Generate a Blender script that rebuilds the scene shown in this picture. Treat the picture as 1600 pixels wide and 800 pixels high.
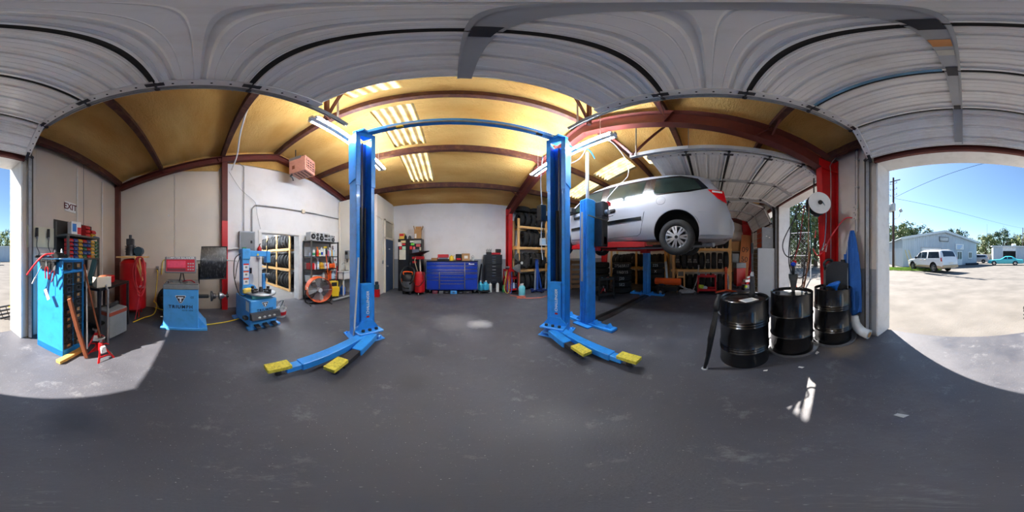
import bpy, bmesh, math, random
from mathutils import Vector, Matrix, Euler
for o in list(bpy.data.objects): bpy.data.objects.remove(o, do_unlink=True)
SC = bpy.context.scene
COL = SC.collection
R = math.radians
PI = math.pi
random.seed(7)

# ---------------------------------------------------------------- camera, world, sun, exposure
cd = bpy.data.cameras.new('camera')
cam = bpy.data.objects.new('camera', cd); COL.objects.link(cam)
cam.location = (0, 0, 1.37); cam.rotation_euler = (R(90), 0, R(-20.7))
cd.type = 'PANO'
try: cd.panorama_type = 'EQUIRECTANGULAR'
except Exception: pass
try:
    cd.cycles.panorama_type = 'EQUIRECTANGULAR'
    cd.cycles.longitude_min = -PI; cd.cycles.longitude_max = PI
    cd.cycles.latitude_min = -PI/2; cd.cycles.latitude_max = PI/2
except Exception: pass
cd.clip_start = 0.02; cd.clip_end = 1000
SC.camera = cam

SUN_AZ = 130.0      # compass angle of the sun measured from the back wall (+Y) towards +X
SUN_EL = 43.0
w = bpy.data.worlds.new('sky'); SC.world = w; w.use_nodes = True
nt = w.node_tree; nt.nodes.clear()
sky = nt.nodes.new('ShaderNodeTexSky'); sky.sky_type = 'NISHITA'
sky.sun_disc = False; sky.sun_elevation = R(SUN_EL); sky.sun_rotation = R(SUN_AZ)
sky.air_density = 1.0; sky.dust_density = 0.6; sky.ozone_density = 1.5; sky.altitude = 50
bg = nt.nodes.new('ShaderNodeBackground'); bg.inputs['Strength'].default_value = 0.052
wo = nt.nodes.new('ShaderNodeOutputWorld')
tint = nt.nodes.new('ShaderNodeMix'); tint.data_type = 'RGBA'; tint.blend_type = 'MULTIPLY'; tint.inputs['Factor'].default_value = 1; tint.inputs['B'].default_value = (.82, .97, 1.06, 1)
nt.links.new(sky.outputs[0], tint.inputs['A']); nt.links.new(tint.outputs['Result'], bg.inputs[0]); nt.links.new(bg.outputs[0], wo.inputs[0])

sl = bpy.data.lights.new('sun', 'SUN'); sl.energy = 5.2; sl.angle = R(0.6); sl.color = (1, .92, .82)
so = bpy.data.objects.new('sun', sl); COL.objects.link(so)
sdir = Vector((math.sin(R(SUN_AZ))*math.cos(R(SUN_EL)), math.cos(R(SUN_AZ))*math.cos(R(SUN_EL)), math.sin(R(SUN_EL))))
so.rotation_euler = sdir.to_track_quat('Z', 'Y').to_euler(); so.location = sdir*60

vs = SC.view_settings
vs.view_transform = 'Standard'; vs.look = 'None'; vs.gamma = 1.0; vs.use_curve_mapping = False
vs.exposure = 2.1
SC.cycles.use_denoising = True
SC.cycles.max_bounces = 10; SC.cycles.diffuse_bounces = 7; SC.cycles.glossy_bounces = 4
SC.cycles.transparent_max_bounces = 12; SC.cycles.sample_clamp_indirect = 6
SC.cycles.caustics_reflective = False; SC.cycles.caustics_refractive = False
LAMP = 74.0        # emission of the strip lamps' tubes

# ---------------------------------------------------------------- materials
def lin(c):
    return tuple(((x/255)/12.92 if x/255 <= .04045 else ((x/255+.055)/1.055)**2.4) for x in c[:3]) + (1,)
MATS = {}
def mat(name, rgb, rough=.5, metal=0, var=.10, scale=6, bump=0, bscale=40, dirt=None, dirt_amt=.5, dscale=3, emit=0, spec=.5, coat=0, stretch=None):
    if name in MATS: return MATS[name]
    m = bpy.data.materials.new(name); m.use_nodes = True; n = m.node_tree.nodes; l = m.node_tree.links
    b = n['Principled BSDF']; MATS[name] = m
    c = lin(rgb)
    tc = n.new('ShaderNodeTexCoord'); src = tc.outputs['Object']
    if stretch:
        mp = n.new('ShaderNodeMapping'); mp.inputs['Scale'].default_value = stretch
        l.new(src, mp.inputs['Vector']); src = mp.outputs[0]
    colout = None
    if var > 0:
        no = n.new('ShaderNodeTexNoise'); no.inputs['Scale'].default_value = scale; no.inputs['Detail'].default_value = 5
        l.new(src, no.inputs['Vector'])
        rp = n.new('ShaderNodeValToRGB'); l.new(no.outputs['Fac'], rp.inputs[0])
        rp.color_ramp.elements[0].position = .3; rp.color_ramp.elements[1].position = .7
        rp.color_ramp.elements[0].color = tuple(max(0, x*(1-var)) for x in c[:3])+(1,)
        rp.color_ramp.elements[1].color = tuple(min(1, x*(1+var)) for x in c[:3])+(1,)
        colout = rp.outputs[0]
    if dirt is not None:
        nd = n.new('ShaderNodeTexNoise'); nd.inputs['Scale'].default_value = dscale; nd.inputs['Detail'].default_value = 8; nd.inputs['Roughness'].default_value = .7
        l.new(src, nd.inputs['Vector'])
        r2 = n.new('ShaderNodeValToRGB'); l.new(nd.outputs['Fac'], r2.inputs[0])
        r2.color_ramp.elements[0].position = .5; r2.color_ramp.elements[1].position = .75
        r2.color_ramp.elements[0].color = (0, 0, 0, 1); r2.color_ramp.elements[1].color = (dirt_amt,)*3+(1,)
        mx = n.new('ShaderNodeMix'); mx.data_type = 'RGBA'
        l.new(r2.outputs[0], mx.inputs['Factor'])
        if colout: l.new(colout, mx.inputs['A'])
        else: mx.inputs['A'].default_value = c
        mx.inputs['B'].default_value = lin(dirt)
        colout = mx.outputs['Result']
    if colout: l.new(colout, b.inputs['Base Color'])
    else: b.inputs['Base Color'].default_value = c
    b.inputs['Roughness'].default_value = rough; b.inputs['Metallic'].default_value = metal
    b.inputs['Specular IOR Level'].default_value = spec
    b.inputs['Coat Weight'].default_value = coat
    if bump > 0:
        nb = n.new('ShaderNodeTexNoise'); nb.inputs['Scale'].default_value = bscale; nb.inputs['Detail'].default_value = 4
        l.new(src, nb.inputs['Vector'])
        bp = n.new('ShaderNodeBump'); bp.inputs['Strength'].default_value = bump; bp.inputs['Distance'].default_value = .02
        l.new(nb.outputs['Fac'], bp.inputs['Height']); l.new(bp.outputs[0], b.inputs['Normal'])
    if emit > 0:
        b.inputs['Emission Color'].default_value = c; b.inputs['Emission Strength'].default_value = emit
    return m
def translucent(name, rgb, fac=.7):
    m = bpy.data.materials.new(name); m.use_nodes = True; n = m.node_tree.nodes; l = m.node_tree.links
    n.remove(n['Principled BSDF']); out = n['Material Output']
    a = n.new('ShaderNodeBsdfTranslucent'); a.inputs[0].default_value = lin(rgb)
    d = n.new('ShaderNodeBsdfDiffuse'); d.inputs[0].default_value = lin(rgb)
    x = n.new('ShaderNodeMixShader'); x.inputs[0].default_value = fac
    l.new(d.outputs[0], x.inputs[1]); l.new(a.outputs[0], x.inputs[2]); l.new(x.outputs[0], out.inputs[0])
    tc = n.new('ShaderNodeTexCoord'); no = n.new('ShaderNodeTexNoise'); no.inputs['Scale'].default_value = 5; no.inputs['Detail'].default_value = 6
    l.new(tc.outputs['Object'], no.inputs['Vector'])
    rp = n.new('ShaderNodeValToRGB'); l.new(no.outputs['Fac'], rp.inputs[0])
    c = lin(rgb); rp.color_ramp.elements[0].color = (c[0]*.8, c[1]*.66, c[2]*.45, 1); rp.color_ramp.elements[0].position = .35
    rp.color_ramp.elements[1].color = c; rp.color_ramp.elements[1].position = .62
    l.new(rp.outputs[0], a.inputs[0]); l.new(rp.outputs[0], d.inputs[0])
    MATS[name] = m; return m
def glass(name, tint, alpha=.55, rough=.03):
    m = bpy.data.materials.new(name); m.use_nodes = True; n = m.node_tree.nodes; l = m.node_tree.links
    b = n['Principled BSDF']; out = n['Material Output']
    b.inputs['Base Color'].default_value = lin(tint); b.inputs['Roughness'].default_value = rough
    t = n.new('ShaderNodeBsdfTransparent'); t.inputs[0].default_value = (.8, .88, .84, 1)
    x = n.new('ShaderNodeMixShader'); x.inputs[0].default_value = alpha
    l.new(t.outputs[0], x.inputs[1]); l.new(b.outputs[0], x.inputs[2]); l.new(x.outputs[0], out.inputs[0])
    MATS[name] = m; return m

BLUE = mat('lift_blue', (46, 148, 236), .35, 0, .08, 5, dirt=(40, 60, 85), dirt_amt=.35, dscale=9, coat=.2)
BLUE2 = mat('machine_blue', (78, 162, 230), .4, 0, .06, 5, dirt=(60, 90, 120), dirt_amt=.3, dscale=8)
CABBLUE = mat('cabinet_blue', (34, 134, 206), .45, 0, .06, 4, dirt=(20, 60, 110), dirt_amt=.4, dscale=5)
CHESTBLUE = mat('chest_blue', (22, 62, 185), .25, .2, .05, 4, coat=.5)
DKBLUE = mat('dark_blue', (22, 42, 96), .5)
BLACK = mat('black_paint', (16, 16, 18), .4, 0, .2, 6, dirt=(60, 58, 55), dirt_amt=.25, dscale=12)
DRUM = mat('drum_black', (9, 9, 11), .27, 0, .2, 5, dirt=(70, 66, 60), dirt_amt=.3, dscale=10, coat=.3)
PLBLACK = mat('black_plastic', (20, 20, 22), .5, 0, .15, 8)
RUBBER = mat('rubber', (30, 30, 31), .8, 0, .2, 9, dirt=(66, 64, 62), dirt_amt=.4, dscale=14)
STEEL = mat('steel', (150, 152, 155), .35, .9, .12, 8)
GALV = mat('galvanised', (165, 168, 172), .45, .7, .1, 10, dirt=(95, 95, 98), dirt_amt=.5, dscale=14)
DKSTEEL = mat('dark_steel', (70, 70, 74), .45, .7, .2, 9, dirt=(70, 48, 34), dirt_amt=.4, dscale=9)
GREY = mat('grey_paint', (128, 132, 136), .5, 0, .08, 5, dirt=(86, 84, 82), dirt_amt=.35, dscale=7)
LGREY = mat('light_grey', (178, 180, 182), .5, 0, .06, 5)
WHITE = mat('white_paint', (225, 225, 224), .5, 0, .04, 5, dirt=(150, 140, 126), dirt_amt=.25, dscale=6)
OFFWHITE = mat('off_white', (214, 206, 190), .6, 0, .05, 4)
RED = mat('red_paint', (186, 18, 26), .38, 0, .1, 6, dirt=(90, 20, 20), dirt_amt=.35, dscale=9)
REDHOSE = mat('red_rubber', (205, 60, 70), .5, 0, .08, 10)
PINK = mat('heater_pink', (200, 142, 126), .55, 0, .08, 6, dirt=(140, 95, 80), dirt_amt=.4, dscale=8)
BROWNRED = mat('primer_red', (94, 36, 30), .6, 0, .15, 5, dirt=(60, 28, 24), dirt_amt=.6, dscale=6)
COLRED = mat('column_red', (200, 22, 26), .4, 0, .08, 4, dirt=(140, 20, 20), dirt_amt=.4, dscale=6)
ORANGE = mat('orange_paint', (232, 92, 28), .4, 0, .07, 6)
YELLOW = mat('yellow_plastic', (232, 196, 40), .45, 0, .06, 6)
PADYEL = mat('pad_yellow', (214, 200, 70), .7, 0, .15, 30, dirt=(60, 55, 35), dirt_amt=.8, dscale=45)
TEAL = mat('teal_plastic', (60, 170, 205), .45, 0, .05, 6)
GREEN = mat('green_plastic', (35, 120, 70), .45, 0, .06, 6)
CARD = mat('cardboard', (176, 136, 92), .85, 0, .06, 5)
WOOD = mat('pine', (216, 170, 108), .7, 0, .14, 5, stretch=(14, 1.2, 14), bump=.1, bscale=20)
WOODX = mat('pine_long', (216, 170, 108), .7, 0, .14, 5, stretch=(1.2, 14, 14), bump=.1, bscale=20)
WOODZ = mat('pine_upright', (212, 166, 106), .7, 0, .14, 5, stretch=(14, 14, 1.2), bump=.1, bscale=20)
OLDWOOD = mat('brown_board', (132, 72, 44), .75, 0, .2, 5, stretch=(10, 10, 1))
PLY = mat('plywood_brown', (168, 100, 52), .7, 0, .16, 3, stretch=(6, 6, .8), dirt=(90, 60, 40), dirt_amt=.4)
PAPER = mat('paper', (232, 230, 222), .8, 0, .03, 4)
CLEARPL = mat('clear_plastic', (205, 212, 216), .25, 0, .08, 8)
SILVER = mat('van_silver', (156, 158, 165), .4, .3, .03, 3, coat=.15)
CHROME = mat('chrome', (205, 207, 210), .15, 1, .03, 4)
DARK = mat('dark_void', (10, 10, 11), .9, 0, .1)
CARGLASS = glass('car_glass', (16, 24, 22), .72)
CLEARGL = glass('pane_glass', (60, 75, 85), .6)
COPPERROPE = mat('yellow_rope', (222, 190, 40), .6, 0, .08, 10)
CHALK = mat('chalk', (190, 190, 186), .9, 0, .1, 20)
TXTDARK = mat('print_dark', (22, 30, 52), .6, 0, 0)
TXTWHITE = mat('print_white', (240, 240, 240), .6, 0, 0)
TXTRED = mat('print_red', (205, 30, 40), .6, 0, 0)

# ---------------------------------------------------------------- mesh helpers
class MB:
    def __init__(s): s.v = []; s.f = []; s.mi = []; s.cur = 0
    def add(s, vs_, fs, T=None):
        o = len(s.v)
        s.v += [tuple(T @ Vector(p)) for p in vs_] if T is not None else [tuple(p) for p in vs_]
        s.f += [tuple(i+o for i in f) for f in fs]; s.mi += [s.cur]*len(fs); return s
    def box(s, x0, x1, y0, y1, z0, z1, bev=0, T=None):
        if bev <= 0:
            v = [(x0,y0,z0),(x1,y0,z0),(x1,y1,z0),(x0,y1,z0),(x0,y0,z1),(x1,y0,z1),(x1,y1,z1),(x0,y1,z1)]
            return s.add(v, [(0,3,2,1),(4,5,6,7),(0,1,5,4),(1,2,6,5),(2,3,7,6),(3,0,4,7)], T)
        b = min(bev, (x1-x0)*.49, (y1-y0)*.49, (z1-z0)*.49); c = []
        def ring(z, i): return [(x0+i,y0+b if i==0 else y0+i,z)]
        v = []; f = []
        def loop(z, ins):   # 8-gon outline
            a0, a1, b0, b1 = x0+ins, x1-ins, y0+ins, y1-ins
            k = b
            return [(a0+k,b0,z),(a1-k,b0,z),(a1,b0+k,z),(a1,b1-k,z),(a1-k,b1,z),(a0+k,b1,z),(a0,b1-k,z),(a0,b0+k,z)]
        def loop2(z):
            k = b*.3
            a0, a1, b0, b1 = x0+b*.7, x1-b*.7, y0+b*.7, y1-b*.7
            return [(a0+k,b0,z),(a1-k,b0,z),(a1,b0+k,z),(a1,b1-k,z),(a1-k,b1,z),(a0+k,b1,z),(a0,b1-k,z),(a0,b0+k,z)]
        L = [loop2(z0), loop(z0+b*.7, 0), loop(z1-b*.7, 0), loop2(z1)]
        for q in L: v += q
        for r in range(3):
            for i in range(8): j = (i+1) % 8; f.append((r*8+i, r*8+j, r*8+8+j, r*8+8+i))
        f.append(tuple(reversed(range(8)))); f.append(tuple(range(24, 32)))
        return s.add(v, f, T)
    def ob(s, c, size, rot=(0,0,0), bev=0):
        T = Matrix.Translation(c) @ Euler([R(a) for a in rot]).to_matrix().to_4x4()
        x, y, z = [q/2 for q in size]
        return s.box(-x, x, -y, y, -z, z, bev, T)
    def bar(s, p0, p1, wd, th, up=(0,0,1), bev=0):
        p0, p1 = Vector(p0), Vector(p1); d = p1-p0; L = d.length; y = d.normalized(); u = Vector(up)
        x = y.cross(u)
        if x.length < 1e-4: x = y.cross(Vector((1,0,0)))
        x.normalize(); z = x.cross(y)
        M = Matrix((x, y, z)).transposed().to_4x4(); M.translation = (p0+p1)/2
        return s.box(-wd/2, wd/2, -L/2, L/2, -th/2, th/2, bev, M)
    def cyl(s, p0, p1, r0, r1=None, n=16, cap=True):
        p0, p1 = Vector(p0), Vector(p1); r1 = r0 if r1 is None else r1
        q = (p1-p0).to_track_quat('Z', 'Y'); v = []; f = []
        for p, r in ((p0, r0), (p1, r1)):
            for i in range(n):
                a = 2*PI*i/n; v.append(p + q @ Vector((r*math.cos(a), r*math.sin(a), 0)))
        for i in range(n): j = (i+1) % n; f.append((i, j, n+j, n+i))
        if cap: f.append(tuple(reversed(range(n)))); f.append(tuple(range(n, 2*n)))
        return s.add(v, f)
    def tube(s, pts, r, n=8, closed=False, cap=True):
        P = [Vector(p) for p in pts]; N = len(P); v = []; f = []; prev = None
        rr = r if isinstance(r, (list, tuple)) else [r]*N
        for i in range(N):
            if closed: t = P[(i+1) % N]-P[i-1]
            else: t = P[min(i+1, N-1)]-P[max(i-1, 0)]
            if t.length < 1e-9: t = Vector((0,0,1))
            t.normalize()
            if prev is None:
                a = Vector((0,0,1)) if abs(t.z) < .9 else Vector((1,0,0)); x = t.cross(a).normalized()
            else:
                x = prev - t*prev.dot(t)
                x = x.normalized() if x.length > 1e-6 else t.orthogonal().normalized()
            prev = x; y = t.cross(x)
            for k in range(n):
                a = 2*PI*k/n; v.append(P[i] + (x*math.cos(a)+y*math.sin(a))*rr[i])
        for i in range(N if closed else N-1):
            for k in range(n):
                a, b = i*n, ((i+1) % N)*n; k2 = (k+1) % n
                f.append((a+k, a+k2, b+k2, b+k))
        if cap and not closed: f.append(tuple(reversed(range(n)))); f.append(tuple(range((N-1)*n, N*n)))
        return s.add(v, f)
    def lathe(s, prof, n=24, T=None, close=False):
        v = []; f = []; m = len(prof)
        for i in range(n):
            a = 2*PI*i/n
            for r, z in prof: v.append((r*math.cos(a), r*math.sin(a), z))
        for i in range(n):
            j = (i+1) % n
            for k in range(m if close else m-1):
                k2 = (k+1) % m
                f.append((i*m+k, j*m+k, j*m+k2, i*m+k2))
        return s.add(v, f, T)
    def prism(s, poly, d0, d1, ax='y', T=None):
        # poly of (a,b): ax y -> (x,z), ax x -> (y,z), ax z -> (x,y)
        def P(a, b, d): return (a, d, b) if ax == 'y' else ((d, a, b) if ax == 'x' else (a, b, d))
        n = len(poly); v = [P(a, b, d0) for a, b in poly]+[P(a, b, d1) for a, b in poly]
        f = [tuple(range(n)), tuple(reversed(range(n, 2*n)))]
        for i in range(n): j = (i+1) % n; f.append((j, i, n+i, n+j))
        return s.add(v, f, T)
    def grid(s, fn, nu, nv, T=None, skip=None):
        v = []; f = []
        for i in range(nu+1):
            for j in range(nv+1): v.append(fn(i/nu, j/nv))
        for i in range(nu):
            for j in range(nv):
                if skip and skip(i, j): continue
                a = i*(nv+1)+j; f.append((a, a+1, a+nv+2, a+nv+1))
        return s.add(v, f, T)
    def ball(s, c, r, n=12, m=8, T=None):
        r = r if isinstance(r, (tuple, list)) else (r, r, r)
        v = []; f = []
        for j in range(m+1):
            p = PI*j/m
            for i in range(n):
                a = 2*PI*i/n
                v.append((c[0]+r[0]*math.sin(p)*math.cos(a), c[1]+r[1]*math.sin(p)*math.sin(a), c[2]+r[2]*math.cos(p)))
        for j in range(m):
            for i in range(n): k = (i+1) % n; f.append((j*n+i, (j+1)*n+i, (j+1)*n+k, j*n+k))
        return s.add(v, f, T)
    def mesh(s, name, m, smooth=35):
        me = bpy.data.meshes.new(name); me.from_pydata(s.v, [], s.f)
        ms = m if isinstance(m, (list, tuple)) else [m]
        for q in ms: me.materials.append(q)
        if len(ms) > 1: me.polygons.foreach_set('material_index', s.mi)
        bm = bmesh.new(); bm.from_mesh(me)
        bmesh.ops.remove_doubles(bm, verts=bm.verts, dist=1e-6)
        bmesh.ops.recalc_face_normals(bm, faces=bm.faces); bm.to_mesh(me); bm.free()
        if smooth:
            me.polygons.foreach_set('use_smooth', [True]*len(me.polygons))
            try: me.set_sharp_from_angle(angle=R(smooth))
            except Exception: pass
        me.update(); return me
    def build(s, name, m, parent=None, loc=(0,0,0), rot=(0,0,0), smooth=35, label=None, cat=None, group=None, kind=None):
        o = bpy.data.objects.new(name, s.mesh(name, m, smooth)); COL.objects.link(o)
        o.parent = parent; o.location = loc; o.rotation_euler = [R(a) for a in rot]
        return tag(o, label, cat, group, kind)
def tag(o, label=None, cat=None, group=None, kind=None):
    if label: o['label'] = label
    if cat: o['category'] = cat
    if group: o['group'] = group
    if kind: o['kind'] = kind
    return o
def thing(name, label, cat, loc=(0,0,0), rz=0, group=None, kind=None, rot=None):
    o = bpy.data.objects.new(name, None); COL.objects.link(o); o.empty_display_size = .1
    o.location = loc; o.rotation_euler = [R(a) for a in rot] if rot else (0, 0, R(rz))
    return tag(o, label, cat, group, kind)
def inst(name, me, parent=None, loc=(0,0,0), rot=(0,0,0), scale=(1,1,1), label=None, cat=None, group=None):
    o = bpy.data.objects.new(name, me); COL.objects.link(o); o.parent = parent
    o.location = loc; o.rotation_euler = [R(a) for a in rot]; o.scale = scale
    return tag(o, label, cat, group)
def copy_tree(o, parent=None):
    c = o.copy(); COL.objects.link(c); c.parent = parent
    for ch in o.children: copy_tree(ch, c)
    return c
def smooth_path(pts, k=6, closed=False):
    P = [Vector(p) for p in pts]; out = []; n = len(P)
    for i in range(n if closed else n-1):
        if closed: p0, p1, p2, p3 = P[i-1], P[i], P[(i+1) % n], P[(i+2) % n]
        else: p0, p1, p2, p3 = P[max(i-1,0)], P[i], P[i+1], P[min(i+2,n-1)]
        for j in range(k):
            t = j/k
            out.append(.5*((2*p1)+(-p0+p2)*t+(2*p0-5*p1+4*p2-p3)*t*t+(-p0+3*p1-3*p2+p3)*t**3))
    if not closed: out.append(P[-1])
    return out
_fc = {}
def text(name, s, size, m, parent=None, loc=(0,0,0), rot=(0,0,0), align='CENTER', shear=0, ext=.001, bend=None, space=1.0, bold=0):
    c = bpy.data.curves.new(name, 'FONT'); c.body = s; c.size = size; c.align_x = align; c.align_y = 'CENTER'
    c.extrude = ext; c.shear = shear; c.space_character = space; c.offset = bold
    o = bpy.data.objects.new(name, c); COL.objects.link(o)
    bpy.context.view_layer.update()
    me = bpy.data.meshes.new_from_object(o.evaluated_get(bpy.context.evaluated_depsgraph_get()))
    bpy.data.objects.remove(o, do_unlink=True)
    if bend:
        for v in me.vertices:
            a = v.co.x/bend; rr = bend+v.co.z
            v.co = (rr*math.sin(a), v.co.y, rr*math.cos(a)-bend)
    me.materials.clear(); me.materials.append(m)
    t = bpy.data.objects.new(name, me); COL.objects.link(t); t.parent = parent; t.location = loc
    t.rotation_euler = [R(a) for a in rot]
    return t
ORD = ['first', 'second', 'third', 'fourth', 'fifth', 'sixth', 'seventh', 'eighth', 'ninth', 'tenth', 'eleventh', 'twelfth', 'thirteenth', 'fourteenth']

# ================================================================ THE SETTING
XL, XR, YF, YFO, YB = -4.1, 8.5, -2.2, -2.53, 6.45
YR, ZR, SL = 2.12, 4.75, .279
def roofz(y): return ZR-SL*abs(y-YR)

def floor_material():
    m = bpy.data.materials.new('floor_concrete'); m.use_nodes = True; n = m.node_tree.nodes; l = m.node_tree.links
    b = n['Principled BSDF']; tc = n.new('ShaderNodeTexCoord')
    def noise(s, d=6, r=.6):
        q = n.new('ShaderNodeTexNoise'); q.inputs['Scale'].default_value = s; q.inputs['Detail'].default_value = d; q.inputs['Roughness'].default_value = r
        l.new(tc.outputs['Object'], q.inputs['Vector']); return q.outputs['Fac']
    def ramp(x, stops):
        q = n.new('ShaderNodeValToRGB'); e = q.color_ramp.elements
        while len(e) < len(stops): e.new(.5)
        for i, (p, c) in enumerate(stops): e[i].position = p; e[i].color = c
        l.new(x, q.inputs[0]); return q.outputs[0]
    def mix(f, a, c, t='MIX'):
        q = n.new('ShaderNodeMix'); q.data_type = 'RGBA'; q.blend_type = t
        if isinstance(f, float): q.inputs['Factor'].default_value = f
        else: l.new(f, q.inputs['Factor'])
        for s_, v in (('A', a), ('B', c)):
            if isinstance(v, tuple): q.inputs[s_].default_value = v
            else: l.new(v, q.inputs[s_])
        return q.outputs['Result']
    base = ramp(noise(.55, 8, .65), [(.32, lin((60, 61, 68))), (.55, lin((79, 80, 88))), (.72, lin((104, 105, 112)))])
    base = mix(ramp(noise(9, 8, .75), [(.42, (0,0,0,1)), (.7, (.6,.6,.6,1))]), base, lin((70, 70, 76)))
    base = mix(ramp(noise(3, 9, .8), [(.56, (0,0,0,1)), (.78, (.55,.55,.55,1))]), base, lin((160, 160, 162)))
    base = mix(ramp(noise(110, 2, .5), [(.70, (0,0,0,1)), (.76, (.7,.7,.7,1))]), base, lin((190, 190, 190)))
    def spot(c, r, col, amt):
        g = n.new('ShaderNodeVectorMath'); g.operation = 'DISTANCE'; l.new(tc.outputs['Object'], g.inputs[0]); g.inputs[1].default_value = c
        a = n.new('ShaderNodeMath'); a.operation = 'MULTIPLY_ADD'; l.new(noise(5, 5), a.inputs[0]); a.inputs[1].default_value = r*1.0; l.new(g.outputs['Value'], a.inputs[2])
        return ramp(a.outputs[0], [(r*.9, (amt,)*3+(1,)), (min(.99, r*1.7), (0,0,0,1))])
    nonlocal_base = [base]
    for c, r, col, amt in (((-.61, -.57, 0), .20, (52, 56, 66), .85), ((.5, 3.05, 0), .22, (190, 192, 196), .7), ((.1, 3.2, 0), .5, (150, 151, 156), .25),
                           ((-.35, 1.35, 0), .16, (60, 60, 64), .6), ((1.5, -1.6, 0), .3, (150, 130, 104), .5)):
        nonlocal_base[0] = mix(spot(c, r, col, amt), nonlocal_base[0], lin(col))
    l.new(nonlocal_base[0], b.inputs['Base Color'])
    rr = ramp(noise(2.2, 6), [(.35, (.42,)*3+(1,)), (.7, (.75,)*3+(1,))]); l.new(rr, b.inputs['Roughness'])
    bp = n.new('ShaderNodeBump'); bp.inputs['Strength'].default_value = .25; bp.inputs['Distance'].default_value = .01
    l.new(noise(60, 6, .7), bp.inputs['Height']); l.new(bp.outputs[0], b.inputs['Normal'])
    return m
def foam_material():
    m = bpy.data.materials.new('spray_foam'); m.use_nodes = True; n = m.node_tree.nodes; l = m.node_tree.links
    b = n['Principled BSDF']; tc = n.new('ShaderNodeTexCoord')
    mp = n.new('ShaderNodeMapping'); mp.inputs['Scale'].default_value = (.55, 1.6, 1); l.new(tc.outputs['Object'], mp.inputs[0])
    a = n.new('ShaderNodeTexNoise'); a.inputs['Scale'].default_value = 1.3; a.inputs['Detail'].default_value = 8; l.new(mp.outputs[0], a.inputs['Vector'])
    r = n.new('ShaderNodeValToRGB'); l.new(a.outputs['Fac'], r.inputs[0]); e = r.color_ramp.elements
    e[0].position = .3; e[0].color = lin((230, 168, 80)); e[1].position = .7; e[1].color = lin((252, 206, 124))
    l.new(r.outputs[0], b.inputs['Base Color']); b.inputs['Roughness'].default_value = .75
    mp2 = n.new('ShaderNodeMapping'); mp2.inputs['Scale'].default_value = (.65, 1.3, 1); l.new(tc.outputs['Object'], mp2.inputs[0])
    v = n.new('ShaderNodeTexNoise'); v.inputs['Scale'].default_value = 22; v.inputs['Detail'].default_value = 8; v.inputs['Roughness'].default_value = .72; l.new(mp2.outputs[0], v.inputs['Vector'])
    bp = n.new('ShaderNodeBump'); bp.inputs['Strength'].default_value = 1.0; bp.inputs['Distance'].default_value = .1
    l.new(v.outputs['Fac'], bp.inputs['Height']); l.new(bp.outputs[0], b.inputs['Normal'])
    return m
FLOORM = floor_material(); FOAM = foam_material()
WALLW = mat('wall_white', (226, 226, 228), .6, 0, .03, 2, dirt=(196, 192, 186), dirt_amt=.35, dscale=1.5)
WALLT = mat('wall_tan', (206, 198, 188), .6, 0, .03, 2, dirt=(172, 160, 146), dirt_amt=.4, dscale=1.5)
WALLG = mat('wall_grey_band', (150, 154, 160), .55, 0, .05, 2, dirt=(110, 110, 112), dirt_amt=.5, dscale=2)
PANELW = mat('door_panel_white', (248, 247, 244), .3, .0, .015, 3, dirt=(190, 176, 156), dirt_amt=.3, dscale=2.0, coat=.5)
SKYPANEL = translucent('skylight_panel', (222, 200, 150), .7)
LOT = mat('lot_gravel', (101, 98, 95), .95, 0, .2, 1.2, dirt=(82, 80, 79), dirt_amt=.6, dscale=.35, bump=.3, bscale=30)

mb = MB(); mb.box(XL-.2, XR+.2, YFO, YB+.2, -.15, 0)
mb.build('floor', FLOORM, kind='structure', label='dark grey stained concrete workshop floor')
mb = MB(); mb.box(-9.2, XL-.2, -.6, 4.7, -.15, -.001)
mb.build('floor', mat('side_floor', (120, 118, 116), .7, 0, .1, 2), kind='structure', label='concrete floor of the side tyre room')
def lotf(u, v):
    x, y = -90+180*u, -2.53-95*v
    return (x, y, -.03+(.04*math.sin(x*.13)*math.sin(y*.1) if v > .1 else 0))
mb = MB(); mb.grid(lotf, 40, 24); mb.build('ground', LOT, kind='structure', label='pale gravel yard outside the doors')
mb = MB(); mb.box(8.9, 90, -2.53, 60, -.2, -.03); mb.box(-90, -9.3, -2.53, 60, -.2, -.03); mb.box(-9.3, -4.5, -2.53, -.7, -.2, -.03); mb.box(-60, 60, 6.9, 60, -.2, -.03)
mb.build('ground', LOT, kind='structure', label='pale gravel ground around the sides of the building')

# ---- walls
DOORS = [(-1.2, 1.33), (2.4, 4.83), (5.15, 7.6)]
HZ = 3.03
mb = MB()
edges = [XL-.2] + [q for d in DOORS for q in d] + [XR]
for i in range(0, len(edges), 2): mb.box(edges[i], edges[i+1], YFO, YF, 0, 3.66)
for a, b in DOORS: mb.box(a, b, YFO, YF, HZ, 3.66)
wf = mb.build('wall_front', WALLT, kind='structure', label='tan panelled front wall with three overhead door openings')
mb = MB(); mb.box(1.33, 2.2, YF, YF+.006, 0.0, 1.16); mb.build('wainscot', WALLG, wf)
mb = MB(); mb.box(-4.0, -1.45, YF, YF+.004, 0.0, 3.6)
mb.build('wall_panel', mat('panel_taupe', (196, 184, 172), .6, 0, .04, 2), wf)
for x in (-2.62, 1.75):
    mb = MB(); mb.box(x-.004, x+.004, YF, YF+.012, 0, 3.6); mb.build('panel_seam', GREY, wf)
for x in (-2.4, -3.3):
    mb = MB(); mb.tube([(x, YF+.03, .3), (x, YF+.03, 3.3)], .012, 6); mb.build('conduit', WHITE, wf)
mb = MB(); mb.box(-2.47, XR, YB, YB+.2, 0, 3.62)
wb = mb.build('wall_back', WALLW, kind='structure', label='white back wall with a grey painted lower band')
mb = MB(); mb.box(-2.47, XR, YB-.006, YB, 0, 1.24); mb.build('wainscot', WALLG, wb)
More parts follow.
